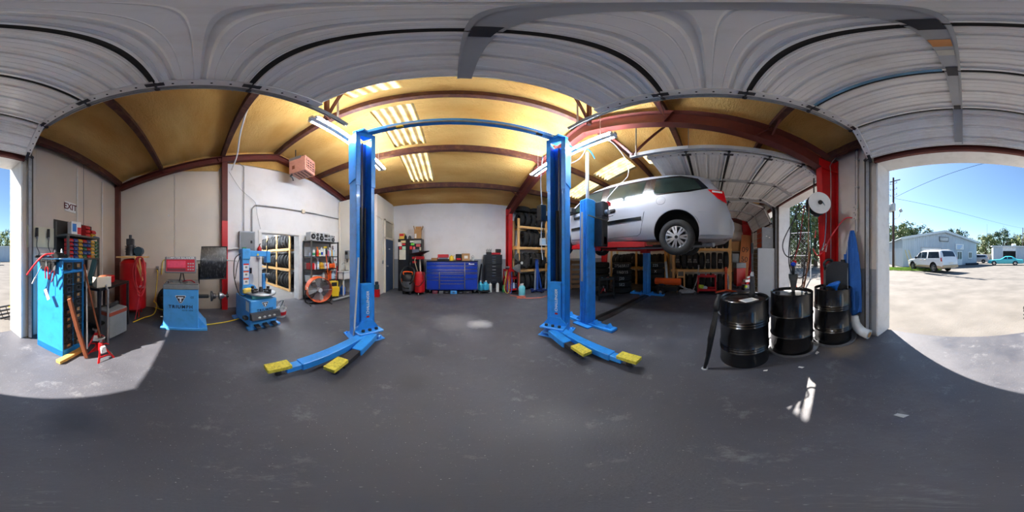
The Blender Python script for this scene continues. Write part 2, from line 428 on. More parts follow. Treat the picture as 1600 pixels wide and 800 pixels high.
mb = MB(); mb.prism([(YFO, 0), (YB+.2, 0), (YB+.2, 3.6), (YR, 4.9), (YFO, 3.6)], XR, XR+.2, 'x')
mb.build('wall_right', WALLT, kind='structure', label='tan end wall behind the tyre racks')
# left wall with the opening to the tyre room
OY0, OY1, OZ = 1.7, 2.95, 2.02
mb = MB()
mb.box(XL-.2, XL, YFO, OY0, 0, 4.1); mb.box(XL-.2, XL, OY1, 4.9, 0, 4.1); mb.box(XL-.2, XL, OY0, OY1, OZ, 4.1); mb.box(XL-.2, XL, 4.9, YB+.2, 0, 4.1)
wl = mb.build('wall_left', WALLW, kind='structure', label='white left wall with a doorway to the tyre room')
for a, b in ((YF, -.58), (-.57, .58)):
    mb = MB(); mb.box(XL, XL+.02, a, b, .0, 3.72); mb.build('wall_panel', mat('panel_cream', (216, 206, 194), .55, 0, .03, 2), wl)
mb = MB(); mb.box(XL+.02, XL+.026, -2.1, .58, 0, 1.05); mb.build('wainscot', mat('band_tan', (186, 172, 156), .6, 0, .05, 2), wl)
def gab(u, v):
    y = -2.2+8.6*u; z0 = 3.70 if y < .6 else 4.02; z1 = roofz(y)+.05
    return (XL+.03+.035*math.sin(y*5+v*4)*math.sin(v*7+y*2), y, min(z0, z1)+max(0, z1-z0)*v)
mb = MB(); mb.grid(gab, 60, 6); mb.build('gable_foam', FOAM, wl)
mb = MB(); mb.box(XL-.24, XL+.02, OY1-.014, OY1+.1, 0, OZ+.06, .004); mb.build('door_jamb', WHITE, wl)
mb = MB(); mb.box(XL-.24, XL+.02, OY0-.08, OY0+.014, 0, OZ+.06, .004); mb.build('door_jamb', WHITE, wl)
mb = MB(); mb.box(XL-.245, XL+.025, OY0-.09, OY1+.11, OZ-.014, OZ+.05, .004); mb.build('door_head', WHITE, wl)
# side tyre room
mb = MB()
mb.box(-9.3, -9.1, -.7, 4.8, 0, 2.7); mb.box(-9.3, XL-.2, 4.6, 4.8, 0, 2.7)
mb.box(-9.3, -8.6, -.7, -.5, 0, 2.7); mb.box(-4.9, XL-.2, -.7, -.5, 0, 2.7)  # gap left in this unseen wall to let daylight into the room
mb.build('wall_side_room', WALLW, kind='structure', label='white walls of the side tyre room')
mb = MB(); mb.box(-9.3, XL-.2, -.7, 4.8, 2.7, 2.8); mb.build('ceiling_side_room', WALLW, kind='structure', label='white ceiling of the side tyre room')
# office box
mb = MB(); mb.box(XL, -2.47, 4.9, YB, 0, 3.57)
wo_ = mb.build('wall_office', mat('office_cream', (224, 220, 210), .6, 0, .03, 2), kind='structure', label='cream office box with a blue door and transom')
d1 = thing('door_1', 'dark blue grey office door with a cream frame and transom light', 'door', (-2.47, 5.9, 0), 0, kind='structure')
mb = MB(); mb.box(.002, .045, -.38, .38, .01, 2.0, .006); mb.build('door_slab', mat('door_slate', (58, 78, 110), .5, 0, .06, 3), d1)
for a, b, c, d in ((-.45, -.38, 0, 2.76), (.38, .45, 0, 2.76), (-.45, .45, 2.0, 2.08), (-.45, .45, 2.69, 2.76)):
    mb = MB(); mb.box(.002, .06, a, b, c, d, .006); mb.build('door_frame', OFFWHITE, d1)
mb = MB(); mb.box(.002, .02, -.38, .38, 2.08, 2.69); mb.build('transom_pane', mat('frosted_pane', (160, 156, 140), .25, 0, .05, 3), d1)
mb = MB(); mb.cyl((.045, -.32, 1.0), (.1, -.32, 1.0), .012); mb.ball((.11, -.32, 1.0), .03); mb.build('door_knob', STEEL, d1)
mb = MB(); mb.box(.045, .05, -.1, .05, 1.62, 1.66); mb.build('sign_plate', TXTWHITE, d1)

# ---- roof: foam slopes with openings for the skylights
SKY = [(-1.32, -.55), (4.15, 4.95)]
SKYY = [(.75, 1.92), (2.32, 3.5), (3.8, 5.05)]
rnd = random.Random(3)
def roof_slope(y0, y1, name, label):
    nu, nv = 105, 38
    ph = [rnd.uniform(0, 6) for _ in range(4)]
    def fn(u, v):
        x = XL-.2+(XR+.2-XL+.2)*u; y = y0+(y1-y0)*v
        z = roofz(y)+.015*math.sin(x*2.1+ph[0])*math.sin(y*3.3+ph[1])+.012*math.sin(x*5.3+ph[2]+y)*math.sin(y*7+ph[3])+rnd.uniform(-.006, .006)
        return (x, y, z)
    def skip(i, j):
        x = XL-.2+(XR-XL+.4)*(i+.5)/nu; y = y0+(y1-y0)*(j+.5)/nv
        return any(a < x < b for a, b in SKY) and any(c < y < d for c, d in SKYY)
    mb = MB(); mb.grid(fn, nu, nv, skip=skip)
    return mb.build(name, FOAM, kind='structure', label=label, smooth=80)
roof_slope(YFO-.1, YR, 'ceiling_front', 'yellow spray foam roof slope above the overhead doors')
cb = roof_slope(YR, YB+.2, 'ceiling_back', 'yellow spray foam roof slope above the back wall')
k = 0
for a, b in SKY:
    for c, d in SKYY:
        k += 1
        def sf(u, v, a=a, b=b, c=c, d=d):
            x = a-.1+(b-a+.2)*u; y = c-.12+(d-c+.24)*v
            return (x, y, roofz(y)+.05+.03*math.sin(x*2*PI/.15))
        mb = MB(); mb.grid(sf, 80, 4)
        mb.build('window_%d' % k, SKYPANEL, kind='structure', label='corrugated translucent skylight panel in the foam roof')
# outer roof sheets (over the foam, open at the skylights by running beside them)
def strips(y0, y1):
    xs = [XL-.25] + [q for s_ in SKY for q in s_] + [XR+.25]
    for i in range(0, len(xs), 2): yield xs[i], xs[i+1], y0, y1
for nm, y0, y1 in (('roof_front', YFO-.12, YR), ('roof_back', YR, YB+.25)):
    mb = MB()
    segs = list(strips(y0, y1))
    for a, b in SKY:
        ys = sorted([y0, y1] + [q for s_ in SKYY for q in s_ if y0 < q < y1])
        for i in range(0, len(ys)-1, 1):
            mid = (ys[i]+ys[i+1])/2
            if not any(c < mid < d for c, d in SKYY): segs.append((a, b, ys[i], ys[i+1]))
    for a, b, c, d in segs: mb.add([(a, c, roofz(c)+.1), (b, c, roofz(c)+.1), (b, d, roofz(d)+.1), (a, d, roofz(d)+.1)], [(0, 1, 2, 3)])
    mb.build(nm, GALV, kind='structure', label='metal roof sheeting over the ' + nm[5:] + ' slope')
# purlins
for i, y in enumerate((-2.05, -.9, .62, 2.12, 3.66, 5.2)):
    t = roofz(y)
    mb = MB(); mb.box(XL-.1, XR, y-.035, y+.035, t-.17, t+.0); mb.box(XL-.1, XR, y-.035, y+.06, t-.18, t-.165)
    mb.build('purlin', mat('purlin_brown', (74, 36, 30), .65, 0, .2, 5, dirt=(150, 108, 60), dirt_amt=.5, dscale=7), kind='structure', label='rust red roof purlin, ' + ORD[i] + ' from the front wall')
# rigid frames
def frame(x, dp0, dp1, wdt, label, colbot=True, bright=2.6):
    t = thing('roof_frame', label, 'beam', (x, 0, 0), kind='structure')
    for s in (-1, 1):
        y0 = YF+.02 if s < 0 else YB-.02; yc = y0+(dp0 if s < 0 else -dp0)
        zt0, zt1 = roofz(y0)-.17, ZR-.18
        mb = MB()   # web
        mb.prism([(y0, zt0-dp0*.3), (YR, zt1), (YR, zt1-dp1), (yc, zt0-dp0*.75), (y0, zt0-dp0*.75)], -.006, .006, 'x')
        L0 = Vector((0, y0, zt0)); L1 = Vector((0, YR, zt1)); B0 = Vector((0, yc, zt0-dp0*.75)); B1 = Vector((0, YR, zt1-dp1))
        mb.bar(L0, L1, wdt, .014, (0, 0, 1)); mb.bar(B0, B1, wdt, .016, (0, 0, 1))
        for f in (.3, .62): q = L0.lerp(L1, f); p = B0.lerp(B1, f); mb.bar(p, q, wdt*.8, .012, (0, 1, 0))
        mb.build('rafter', BROWNRED, t)
        if colbot:
            zk = zt0-dp0*.75
            a, b = (y0, yc) if s < 0 else (yc, y0)
            mb = MB(); d2 = dp0*.62
            ybt = y0+(d2 if s < 0 else -d2)
            mb.prism([(y0, 0), (ybt, 0), (yc, zk), (yc, zt0-.05), (y0, zt0-.05)], -.008, .008, 'x')
            mb.bar((0, y0, 0), (0, y0, zt0), wdt, .014, (0, 1, 0)); mb.bar((0, ybt, 0), (0, yc, zk), wdt, .016, (0, 1, 0))
            mb.bar((0, y0, zk), (0, yc, zk), wdt, .012)
            mb.box(-wdt/2-.03, wdt/2+.03, min(y0, ybt)-.02, max(y0, ybt)+.02, 0, .02)
            mb.build('column', COLRED, t)
    for i, y in enumerate((-.9, .62, 3.66, 5.2)):
        mb = MB(); mb.bar((-.02, y, roofz(y)-.34), (-.35, y, roofz(y)-.14), .03, .03); mb.build('flange_brace', BROWNRED, t)
    return t
frame(2.23, .40, .34, .15, 'deep rust red roof frame with bright red columns beside the two post lift')
frame(8.35, .46, .34, .15, 'rust red roof frame with red columns at the far end wall')
frame(-3.98, .16, .2, .12, 'slender rust red roof frame along the left wall', False)
# red and brown post on the left wall
t = thing('trim_1', 'wall post on the left wall, rust brown above and bright red below', 'post', (-4.0, .68, 0), kind='structure')
mb = MB(); mb.box(-.07, .06, -.07, .07, 0, 2.25); mb.build('lower_post', COLRED, t)
mb = MB(); mb.box(-.07, .06, -.07, .07, 2.25, 4.15); mb.build('upper_post', BROWNRED, t)
mb = MB(); mb.box(-4.08, -3.96, -2.19, -2.06, 0, 3.5); mb.build('trim_2', mat('corner_brown', (96, 52, 44), .6, 0, .1, 4), kind='structure', label='dark red brown corner post in the left front corner')

# ---- door jambs and headers
n_ = 3
for (a, b), nm in zip(DOORS, ('main', 'van bay', 'far')):
    for s, x in ((1, a), (-1, b)):
        mb = MB(); mb.box(min(x, x+s*.03), max(x, x+s*.03), YFO-.03, YF+.01, 0, HZ, .004)
        mb.box(min(x, x+s*.03)-.0, max(x, x+s*.03)+.0, YFO-.06, YFO-.02, 0, HZ)
        mb.build('trim_%d' % n_, WHITE, kind='structure', label='white %s jamb trim of the %s overhead door opening' % ('left hand' if s > 0 else 'right hand', nm)); n_ += 1
    mb = MB(); mb.box(a, b, YFO-.03, YF, HZ-.02, HZ+.01, .004)
    t = mb.build('trim_%d' % n_, WHITE, kind='structure', label='white head trim above the %s overhead door opening' % nm); n_ += 1
    mb = MB(); mb.box(a-.02, b+.02, YF, YF+.05, HZ-.02, HZ+.1); mb.build('header_angle', BROWNRED, t)

# ---- sectional overhead doors
def section_profile(L):
    p = [(.034, .044), (.036, .0), (.0375, 0), (.04, .012), (.046, .012), (.05, 0)]
    for c in (.2, .5, .8):
        c *= L; p += [(c-.075, 0), (c-.07, .005), (c-.065, 0), (c-.028, 0), (c-.014, .032), (c+.014, .032), (c+.028, 0), (c+.065, 0), (c+.07, .005), (c+.075, 0)]
    p += [(L-.046, 0), (L-.042, -.034), (L-.018, -.034), (L-.014, 0), (L-.012, .044)]
    return p
def overhead_door(name, label, x0, x1, joints, ztrk, yend, bars=True):
    D = thing(name, label, 'garage door', (0, 0, 0), kind='structure')
    hol = MB()
    for i in range(len(joints)-1):
        A = Vector((0,)+joints[i]); B = Vector((0,)+joints[i+1]); d = (B-A); L = d.length; d.normalize()
        nrm = Vector((0, d.z, -d.y))                  # outwards (up when the door lies flat)
        if nrm.z < 0: nrm = -nrm
        if abs(d.z) > .95: nrm = Vector((0, -1, 0))
        mb = MB(); pr = section_profile(L); v = []; f = []
        for x in (x0, x1):
            for u, h in pr: q = A+d*u+nrm*h; v.append((x, q.y, q.z))
        m = len(pr)
        for k in range(m-1): f.append((k, k+1, m+k+1, m+k))
        q0, q1 = A+nrm*.045, B+nrm*.045
        o = len(v); v += [(x0, q0.y, q0.z), (x1, q0.y, q0.z), (x1, q1.y, q1.z), (x0, q1.y, q1.z)]; f.append((o, o+1, o+2, o+3))
        mb.add(v, f); mb.build('door_section', PANELW, D, smooth=20)
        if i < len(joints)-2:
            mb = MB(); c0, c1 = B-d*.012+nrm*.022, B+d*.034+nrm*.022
            mb.bar((x0+.01, (c0.y+c1.y)/2, (c0.z+c1.z)/2), (x1-.01, (c0.y+c1.y)/2, (c0.z+c1.z)/2), .05, .02, nrm); mb.build('joint_shade', RUBBER, D)  # dark strip stands in for the shade between door sections
        xm = (x0+x1)/2
        mb = MB(); P, Q = A+d*.008-nrm*.012, B-d*.008-nrm*.012
        mb.bar((xm, P.y, P.z), (xm, Q.y, Q.z), .1, .03, nrm); mb.bar((xm-.045, P.y, P.z), (xm-.045, Q.y, Q.z), .014, .055, nrm)
        mb.build('centre_stile', mat('stile_grey', (176, 178, 180), .45, .1, .06, 6), D)
        for s, x in ((1, x0), (-1, x1)):
            mb = MB(); mb.bar((x+s*.035, P.y, P.z), (x+s*.035, Q.y, Q.z), .085, .03, nrm); mb.build('end_stile', WHITE, D)
            for fq in (.22, .42, .62, .82):
                c = P.lerp(Q, fq)-nrm*.0155; hol.cyl((x+s*.03, c.y, c.z), (x+s*.03, c.y-nrm.y*.002, c.z-nrm.z*.002), .011, n=8)
            mb = MB(); c = B-nrm*.035
            mb.bar((x+s*.04, c.y-d.y*.075, c.z-d.z*.075), (x+s*.04, c.y+d.y*.075, c.z+d.z*.075), .05, .012, nrm)
            mb.cyl((x+s*.05, c.y, c.z), (x-s*.06, c.y, c.z), .01, n=8); mb.cyl((x-s*.035, c.y, c.z), (x-s*.06, c.y, c.z), .024, n=10)
            mb.prism([(c.y-.03, c.z), (c.y+.03, c.z), (c.y, c.z-.03)], x+s*.03, x+s*.045, 'x')
            mb.build('hinge', DKSTEEL, D)
        if i < len(joints)-2:
            mb = MB(); c = B-nrm*.035; mb.ob((xm, c.y, c.z), (.07, .14, .012)); mb.build('centre_hinge', DKSTEEL, D)
    hol.build('stile_holes', DARK, D)
    for s, x in ((1, x0), (-1, x1)):
        xt = x-s*.06; yv = YF+.07; r = .42
        pts = [(xt, yv, .02), (xt, yv, ztrk-r)] + [(xt, yv+r-r*math.cos(a), ztrk-r+r*math.sin(a)) for a in [PI/2*k/8 for k in range(1, 9)]] + [(xt, yend, ztrk)]
        mb = MB(); mb.tube(pts, .034, 4); mb.build('track', GALV, D)
        mb = MB(); mb.box(xt-s*.02-.02, xt-s*.02+.02, YF, YF+.09, 0, HZ+.1, 0); mb.build('track_angle', mat('angle_dark', (88, 84, 78), .5, .5, .1, 5), D)
        mb = MB(); mb.bar((xt-s*.035, YF+.5, ztrk+.02), (xt-s*.035, yend, ztrk+.02), .012, .075); mb.build('track_rail', LGREY, D)
        for y in (.3, yend-.12):
            mb = MB(); zt = roofz(y)-.1
            mb.bar((xt-s*.05, y, ztrk), (xt-s*.05, y, zt), .035, .006, (0, 1, 0)); mb.build('track_hanger', GALV, D)
    return D
D2_ = overhead_door('door_2', 'white sectional overhead door rolled up flat above the camera', -1.24, 1.40,
              [(1.14, 3.57), (.42, 3.57), (-.32, 3.57), (-1.01, 3.57), (-1.70, 3.555), (-2.08, 3.06)], 3.60, 1.7)
overhead_door('door_3', 'white sectional overhead door rolled up above the silver van', 2.46, 4.82,
              [(1.0, 3.21), (.35, 3.21), (-.30, 3.21), (-.95, 3.21), (-1.58, 3.21), (-2.05, 2.98)], 3.23, 1.25)
overhead_door('door_4', 'half raised white overhead door beside the grey drawer cabinet', 5.2, 7.58,
              [(.0, 3.21), (-.62, 3.21), (-1.25, 3.21), (-1.82, 3.05), (-2.09, 2.5), (-2.09, 1.72)], 3.23, .6)
mb = MB(); mb.box(.14, 1.3, -1.0, -.965, 3.529, 3.537); mb.build('paint_smear', mat('smear_blue', (104, 150, 182), .7, 0, .3, 7), D2_)
for y, c_, w_ in ((-.58, (214, 150, 92), .1), (-.72, (214, 210, 196), .08)):
    mb = MB(); mb.box(.048, .126, y-w_/2, y+w_/2, 3.537, 3.5425); mb.build('sticker', mat('stile_sticker_%d' % c_[2], c_, .6), D2_)
for x, y in ((-1.42, 1.45), (1.6, 1.45)):
    mb = MB(); s = 1 if x > 0 else -1
    mb.bar((x, y, 3.62), (x, y, roofz(y)-.15), .05, .05, (0, 1, 0)); mb.bar((x, y, 3.66), (x-s*.22, y+.05, roofz(y)-.15), .035, .035, (0, 1, 0))
    mb.build('track_brace', BROWNRED, kind='structure', label='rust red angle brace holding the door track at the %s' % ('right' if s > 0 else 'left'))
for x in (2.36,):
    mb = MB()
    mb.bar((x, 1.2, 3.25), (x, 2.0, roofz(2.0)-.2), .04, .04); mb.bar((x, 1.2, 3.25), (x+.3, .75, roofz(.75)-.2), .04, .04)
    mb.build('track_brace', BROWNRED, kind='structure', label='rust red diagonal braces above the van bay door track')

# ---- strip lamps hung from the roof
TUBE = mat('lamp_tube', (236, 245, 255), .4, 0, 0, emit=LAMP)
TUBE_DIM = mat('lamp_tube_dim', (236, 245, 255), .4, 0, 0, emit=LAMP*.62)  # emission set lower so the nearby left wall is not overlit
def strip_lamp(p0, p1, label, tm=None):
    p0, p1 = Vector(p0), Vector(p1); d = (p1-p0).normalized(); side = d.cross(Vector((0, 0, 1))).normalized()
    t = thing('strip_lamp', label, 'lamp', (p0+p1)/2, 0)
    a, b = p0-(p0+p1)/2, p1-(p0+p1)/2
    mb = MB(); mb.bar(a, b, .085, .06, bev=.008); mb.build('housing', WHITE, t)
    for s in (-1, 1):
        mb = MB(); mb.tube([a+side*s*.075+d*.06+Vector((0,0,-.012)), b+side*s*.075-d*.06+Vector((0,0,-.012))], .016, 8); mb.build('tube', tm or TUBE, t)
        for q in (a, b):
            mb = MB(); c = q+side*s*.065+Vector((0,0,-.012)); mb.ob(c+(d*.05 if q is a else -d*.05), (.04, .04, .05)); mb.build('lamp_socket', WHITE, t)
    for f in (.12, .88):
        c = a.lerp(b, f); top = (roofz(c.y+((p0+p1)/2).y) if p0.x > XL else 2.7)-((p0+p1)/2).z-.02
        mb = MB(); mb.cyl((c.x, c.y, .03), (c.x, c.y, top), .005, n=6); mb.build('hanger_wire', GALV, t)
    return t
strip_lamp((-1.62, 1.35, 3.78), (-1.72, 3.75, 3.78), 'white fluorescent strip lamp hanging behind the left lift post', TUBE_DIM)
strip_lamp((2.02, 1.3, 3.62), (1.95, 3.7, 3.62), 'white fluorescent strip lamp hanging behind the right lift post')

strip_lamp((-8.2, 2.6, 2.56), (-5.2, 2.6, 2.56), 'added strip lamp brightening the side tyre room, out of view', TUBE_DIM)  # added lamp, unseen, to brighten the tyre rack beyond the doorway

# ================================================================ LIFTS
def lift_post(t, c, n, text_dir):
    """asymmetric column, open face along n (2D unit), local to the lift empty"""
    ang = math.degrees(math.atan2(n[1], n[0]))
    T = Matrix.Translation((c[0], c[1], 0)) @ Matrix.Rotation(R(ang), 4, 'Z')     # local +x = open face
    def part(name, m, fn, par=t):
        mb = MB(); fn(mb); mb.v = [tuple(T @ Vector(p)) for p in mb.v]; return mb.build(name, m, par)
    H = 3.62; wd = .155; dp = .13
    def col(mb):
        mb.box(-dp, -dp+.012, -wd, wd, .02, H); mb.box(-dp, dp, -wd, -wd+.012, .02, H); mb.box(-dp, dp, wd-.012, wd, .02, H)
        mb.box(dp-.012, dp, -wd, -wd+.055, .02, H); mb.box(dp-.012, dp, wd-.055, wd, .02, H)
    post = part('column', BLUE, col)
    def ext(mb):
        mb.box(-dp-.012, dp+.012, -wd-.012, -wd, 2.62, H+.06); mb.box(-dp-.012, dp+.012, wd, wd+.012, 2.62, H+.06)
        mb.box(dp, dp+.012, -wd-.012, -wd+.06, 2.5, H+.06); mb.box(dp, dp+.012, wd-.06, wd+.012, 2.5, H+.06); mb.box(dp, dp+.012, -wd, wd, H-.04, H+.06)
    part('column_extension', BLUE, ext)
    part('cable_cover', mat('channel_blue', (26, 84, 160), .5, 0, .1, 4), lambda mb: mb.box(-.06, -.05, -.09, .09, .9, H-.1))
    for y in (-.028, .045):
        part('hydraulic_cylinder', PLBLACK if y < 0 else DKSTEEL, lambda mb, y=y: mb.cyl((.02, y, .85), (.02, y, 2.15), .026 if y < 0 else .018, n=12))
    part('chain', DKSTEEL, lambda mb: mb.box(.0, .012, -.01, .014, .85, H-.1))
    def base(mb):
        mb.box(-.2, .3, -.24, .24, 0, .02, .004)
        for x, y in ((-.15, -.2), (-.15, .2), (.24, -.2), (.24, .2)): mb.cyl((x, y, .02), (x, y, .05), .015, n=6)
    part('base_plate', BLUE, base)
    for y in (-wd-.006, wd+.006): part('gusset', BLUE, lambda mb, y=y: mb.prism([(dp*.2, .02), (dp+.12, .02), (dp*.2, .2)], y-.006, y+.006, 'y'))
    def car(mb):
        mb.box(dp-.06, dp+.035, -wd+.06, wd-.06, .3, .95, .01)
        mb.prism([(-.1, .34), (.1, .34), (.2, .2), (-.2, .2)], dp+.01, dp+.05, 'x')
        mb.box(dp, dp+.2, -.2, .2, .17, .205, .01); mb.box(dp, dp+.18, -.18, .18, .07, .095, .006)
    cg = part('carriage', BLUE, car)
    for y in (-.11, 0, .11): part('arm_pin', DKSTEEL, lambda mb, y=y: mb.cyl((dp+.13, y, .2), (dp+.13, y, .235), .026, n=8))
    p = T @ Vector((dp+.037, .02, .64))
    o = text('lettering', 'CHALLENGER', .062, TXTWHITE, cg, p, shear=.2, bold=.001)
    nv = Vector((n[0], n[1], 0)); zv = Vector((0, 0, 1)); o.rotation_euler = Matrix((zv, nv.cross(zv), nv)).transposed().to_euler()
    q = T @ Vector((dp+.0365, .02, .41)); mb = MB(); mb.ob((0, 0, 0), (.003, .05, .03)); mb.build('logo_patch', TXTRED, cg, q, (0, 0, ang))
    return T
L1 = thing('two_post_lift', 'empty blue two post car lift with overhead beam and arms on the floor', 'car lift', (0, 0, 0))
def arm(t, p0, p1, k, w0=.13, w1=.1, out=.5):
    p0, p1 = Vector(p0), Vector(p1); d = (p1-p0).normalized()
    a = p0; b = p0.lerp(p1, out)
    mb = MB(); mb.bar(a, b, w0, .10, bev=.01); o = mb.build('arm', BLUE, t)
    mb = MB(); mb.bar(b-d*.06, p1-d*.07, w1, .075, bev=.006); mb.build('arm_extension', DKSTEEL if k else BLUE, o)
    mb = MB(); mb.bar(p1-d*.12, p1+d*.12, .13, .05, bev=.006); mb.v = [(x, y, z+.06) for x, y, z in mb.v]; mb.build('rubber_pad', PADYEL, o)
    mb = MB(); mb.cyl(p1+Vector((0, 0, -.06)), p1+Vector((0, 0, .04)), .035, n=10); mb.build('pad_pin', DKSTEEL, o)
cl = (-1.38, 2.2); cr = (1.67, 2.2); nl = (.857, -.515); nr = (-.857, -.515)
lift_post(L1, cl, nl, 1); lift_post(L1, cr, nr, -1)
arm(L1, (-1.2, 1.98, .13), (-1.33, .72, .09), 0, out=.82); arm(L1, (-1.10, 2.05, .13), (-1.02, 1.17, .09), 1, out=.55)
arm(L1, (1.53, 1.98, .13), (1.49, .80, .09), 0, out=.82); arm(L1, (1.40, 2.02, .13), (1.33, 1.33, .09), 1, out=.6)
mb = MB(); mb.box(cl[0], cr[0], 2.13, 2.23, 3.69, 3.78, .01); mb.build('overhead_beam', BLUE, L1)
for c, s in ((cl, 1), (cr, -1)):
    mb = MB(); mb.ob((c[0]+s*.06, 2.16, 3.7), (.2, .3, .05)); mb.build('beam_bracket', BLUE, L1)
mb = MB(); mb.box(-.9, 1.2, 2.1, 2.125, 3.66, 3.685); mb.build('limit_bar', GALV, L1)
for x in (-.72, 1.24):
    mb = MB(); mb.box(x-.05, x+.05, 2.1, 2.14, 3.63, 3.66); mb.build('limit_switch', YELLOW if x < 0 else PLBLACK, L1)
mb = MB(); mb.tube([(-1.36, 1.95, .12), (-1.30, 1.98, 1.35)], .014, 8); mb.build('release_pipe', WHITE, L1)
mb = MB(); mb.tube(smooth_path([(1.82, 2.1, 3.6), (2.0, 2.05, 3.55), (2.3, 2.1, 3.75), (2.6, 2.2, 3.7)], 6), .014, 6)
mb.build('hydraulic_hose', mat('hose_blue', (60, 150, 215), .5), L1)
mb = MB(); mb.tube(smooth_path([(1.5, 2.45, 3.4), (1.49, 2.5, 2.8), (1.52, 2.5, 2.2), (1.50, 2.5, 1.7), (1.53, 2.5, 1.3)], 6), .008, 6); mb.build('power_cable', WHITE, L1)
mb = MB(); mb.box(1.44, 1.56, 2.42, 2.56, 2.0, 2.3, .01); mb.build('power_unit', PLBLACK, L1)

L2 = thing('two_post_lift', 'blue two post car lift holding up the silver van', 'car lift', (3.79, 2.12, 0))
for s in (-1, 1):
    x = s*1.5
    mb = MB(); mb.box(x-.1, x+.1, -.1, .1, .02, 2.48, .015); mb.build('column', BLUE, L2)
    for y in (-.075, 0, .075):
        mb = MB(); mb.box(x-s*.11-.015, x-s*.11+.015, y-.025, y+.025, .05, 2.46, .006); mb.build('column_rib', BLUE, L2)
        mb = MB(); mb.box(x+s*.1-.012, x+s*.1+.012, y-.02, y+.02, .05, 2.46, .004); mb.build('column_rib', BLUE, L2)
    mb = MB(); mb.box(x-.09, x+.09, -.62, .62, 0, .055, .008); mb.box(x-.2, x+.2, -.2, .2, 0, .03, .006); mb.build('foot', BLUE, L2)
    for y in (-.5, -.2, .2, .5):
        mb = MB(); mb.prism([(y-.06, .055), (y+.06, .055), (y, .13)], x-.05, x+.05, 'x'); mb.build('foot_bracket', BLUE, L2)
    for y in (-.86, 1.2):
        a = Vector((x-s*.13, -.05 if y < 0 else .05, 1.58)); b = Vector((x-s*.72, y, 1.60))
        mb = MB(); mb.bar(a, b, .11, .11, bev=.01); o = mb.build('arm', RED, L2)
        mb = MB(); mb.bar(b, b+(b-a).normalized()*.16, .09, .07, bev=.008); mb.cyl(b+Vector((0, 0, .03)), b+Vector((0, 0, .12)), .05, n=12); mb.build('arm_pad', RED, o)
    mb = MB(); mb.ob((x-s*.16, 0, 1.62), (.1, .34, .3), bev=.01); mb.build('carriage', RED, L2)
    mb = MB(); mb.ob((x-s*.16, -.25, 1.66), (.12, .12, .16), bev=.02); mb.build('carriage_lug', RED, L2)
mb = MB(); mb.cyl((-1.5, .0, 2.48), (-1.5, .0, 3.66), .035, n=14); mb.build('hydraulic_ram', GALV, L2)
mb = MB(); mb.box(-1.44, -1.26, -.31, -.12, 1.55, 2.12, .01); mb.build('oil_tank', BLACK, L2)
mb = MB(); mb.box(-1.43, -1.25, -.33, -.12, 2.12, 2.42, .02); mb.build('motor', PLBLACK, L2)
mb = MB(); mb.cyl((-1.35, -.33, 2.2), (-1.35, -.39, 2.2), .05, n=12); mb.cyl((-1.3, -.34, 2.12), (-1.22, -.4, 2.16), .012, n=8); mb.build('valve', STEEL, L2)
mb = MB(); mb.tube(smooth_path([(-1.32, -.34, 2.18), (-1.4, -.4, 2.02), (-1.6, -.3, 2.05), (-1.63, -.14, 2.12)], 5), .012, 6); mb.build('hydraulic_hose', PLBLACK, L2)
mb = MB(); mb.box(-1.29, -1.21, -.34, -.25, 2.36, 2.44); mb.build('switch_box', RED, L2)
mb = MB(); mb.box(-1.66, -1.64, -.02, .02, .9, 2.2); mb.build('guide_strip', LGREY, L2)
# floor channel between the posts
mb = MB(); mb.prism([(-.16, 0), (.16, 0), (.1, .035), (-.1, .035)], -1.3, 1.3, 'x'); o = mb.build('floor_channel', DKSTEEL, L2)
mb = MB(); mb.box(-1.3, 1.3, -.03, .03, .034, .045); mb.build('channel_cover', BLACK, o)
# white cable sagging across the van bay
mb = MB(); mb.tube(smooth_path([(2.4, 1.75, 2.45), (2.55, 1.6, 2.75), (2.75, 1.5, 3.05), (2.7, 1.5, 3.4), (2.42, 1.6, 3.75), (2.3, 1.8, 4.0)], 6), .007, 6)
mb.build('power_cable', WHITE, label='thin white power cable looping down to the van lift motor', cat='cable')
mb = MB(); mb.tube(smooth_path([(1.72, 2.3, 3.3), (1.9, 2.2, 3.22), (2.08, 2.1, 3.4), (2.12, 2.0, 3.62)], 6), .006, 6)
mb.build('power_cable', WHITE, label='thin white cable hanging between right lift post and strip lamp', cat='cable')

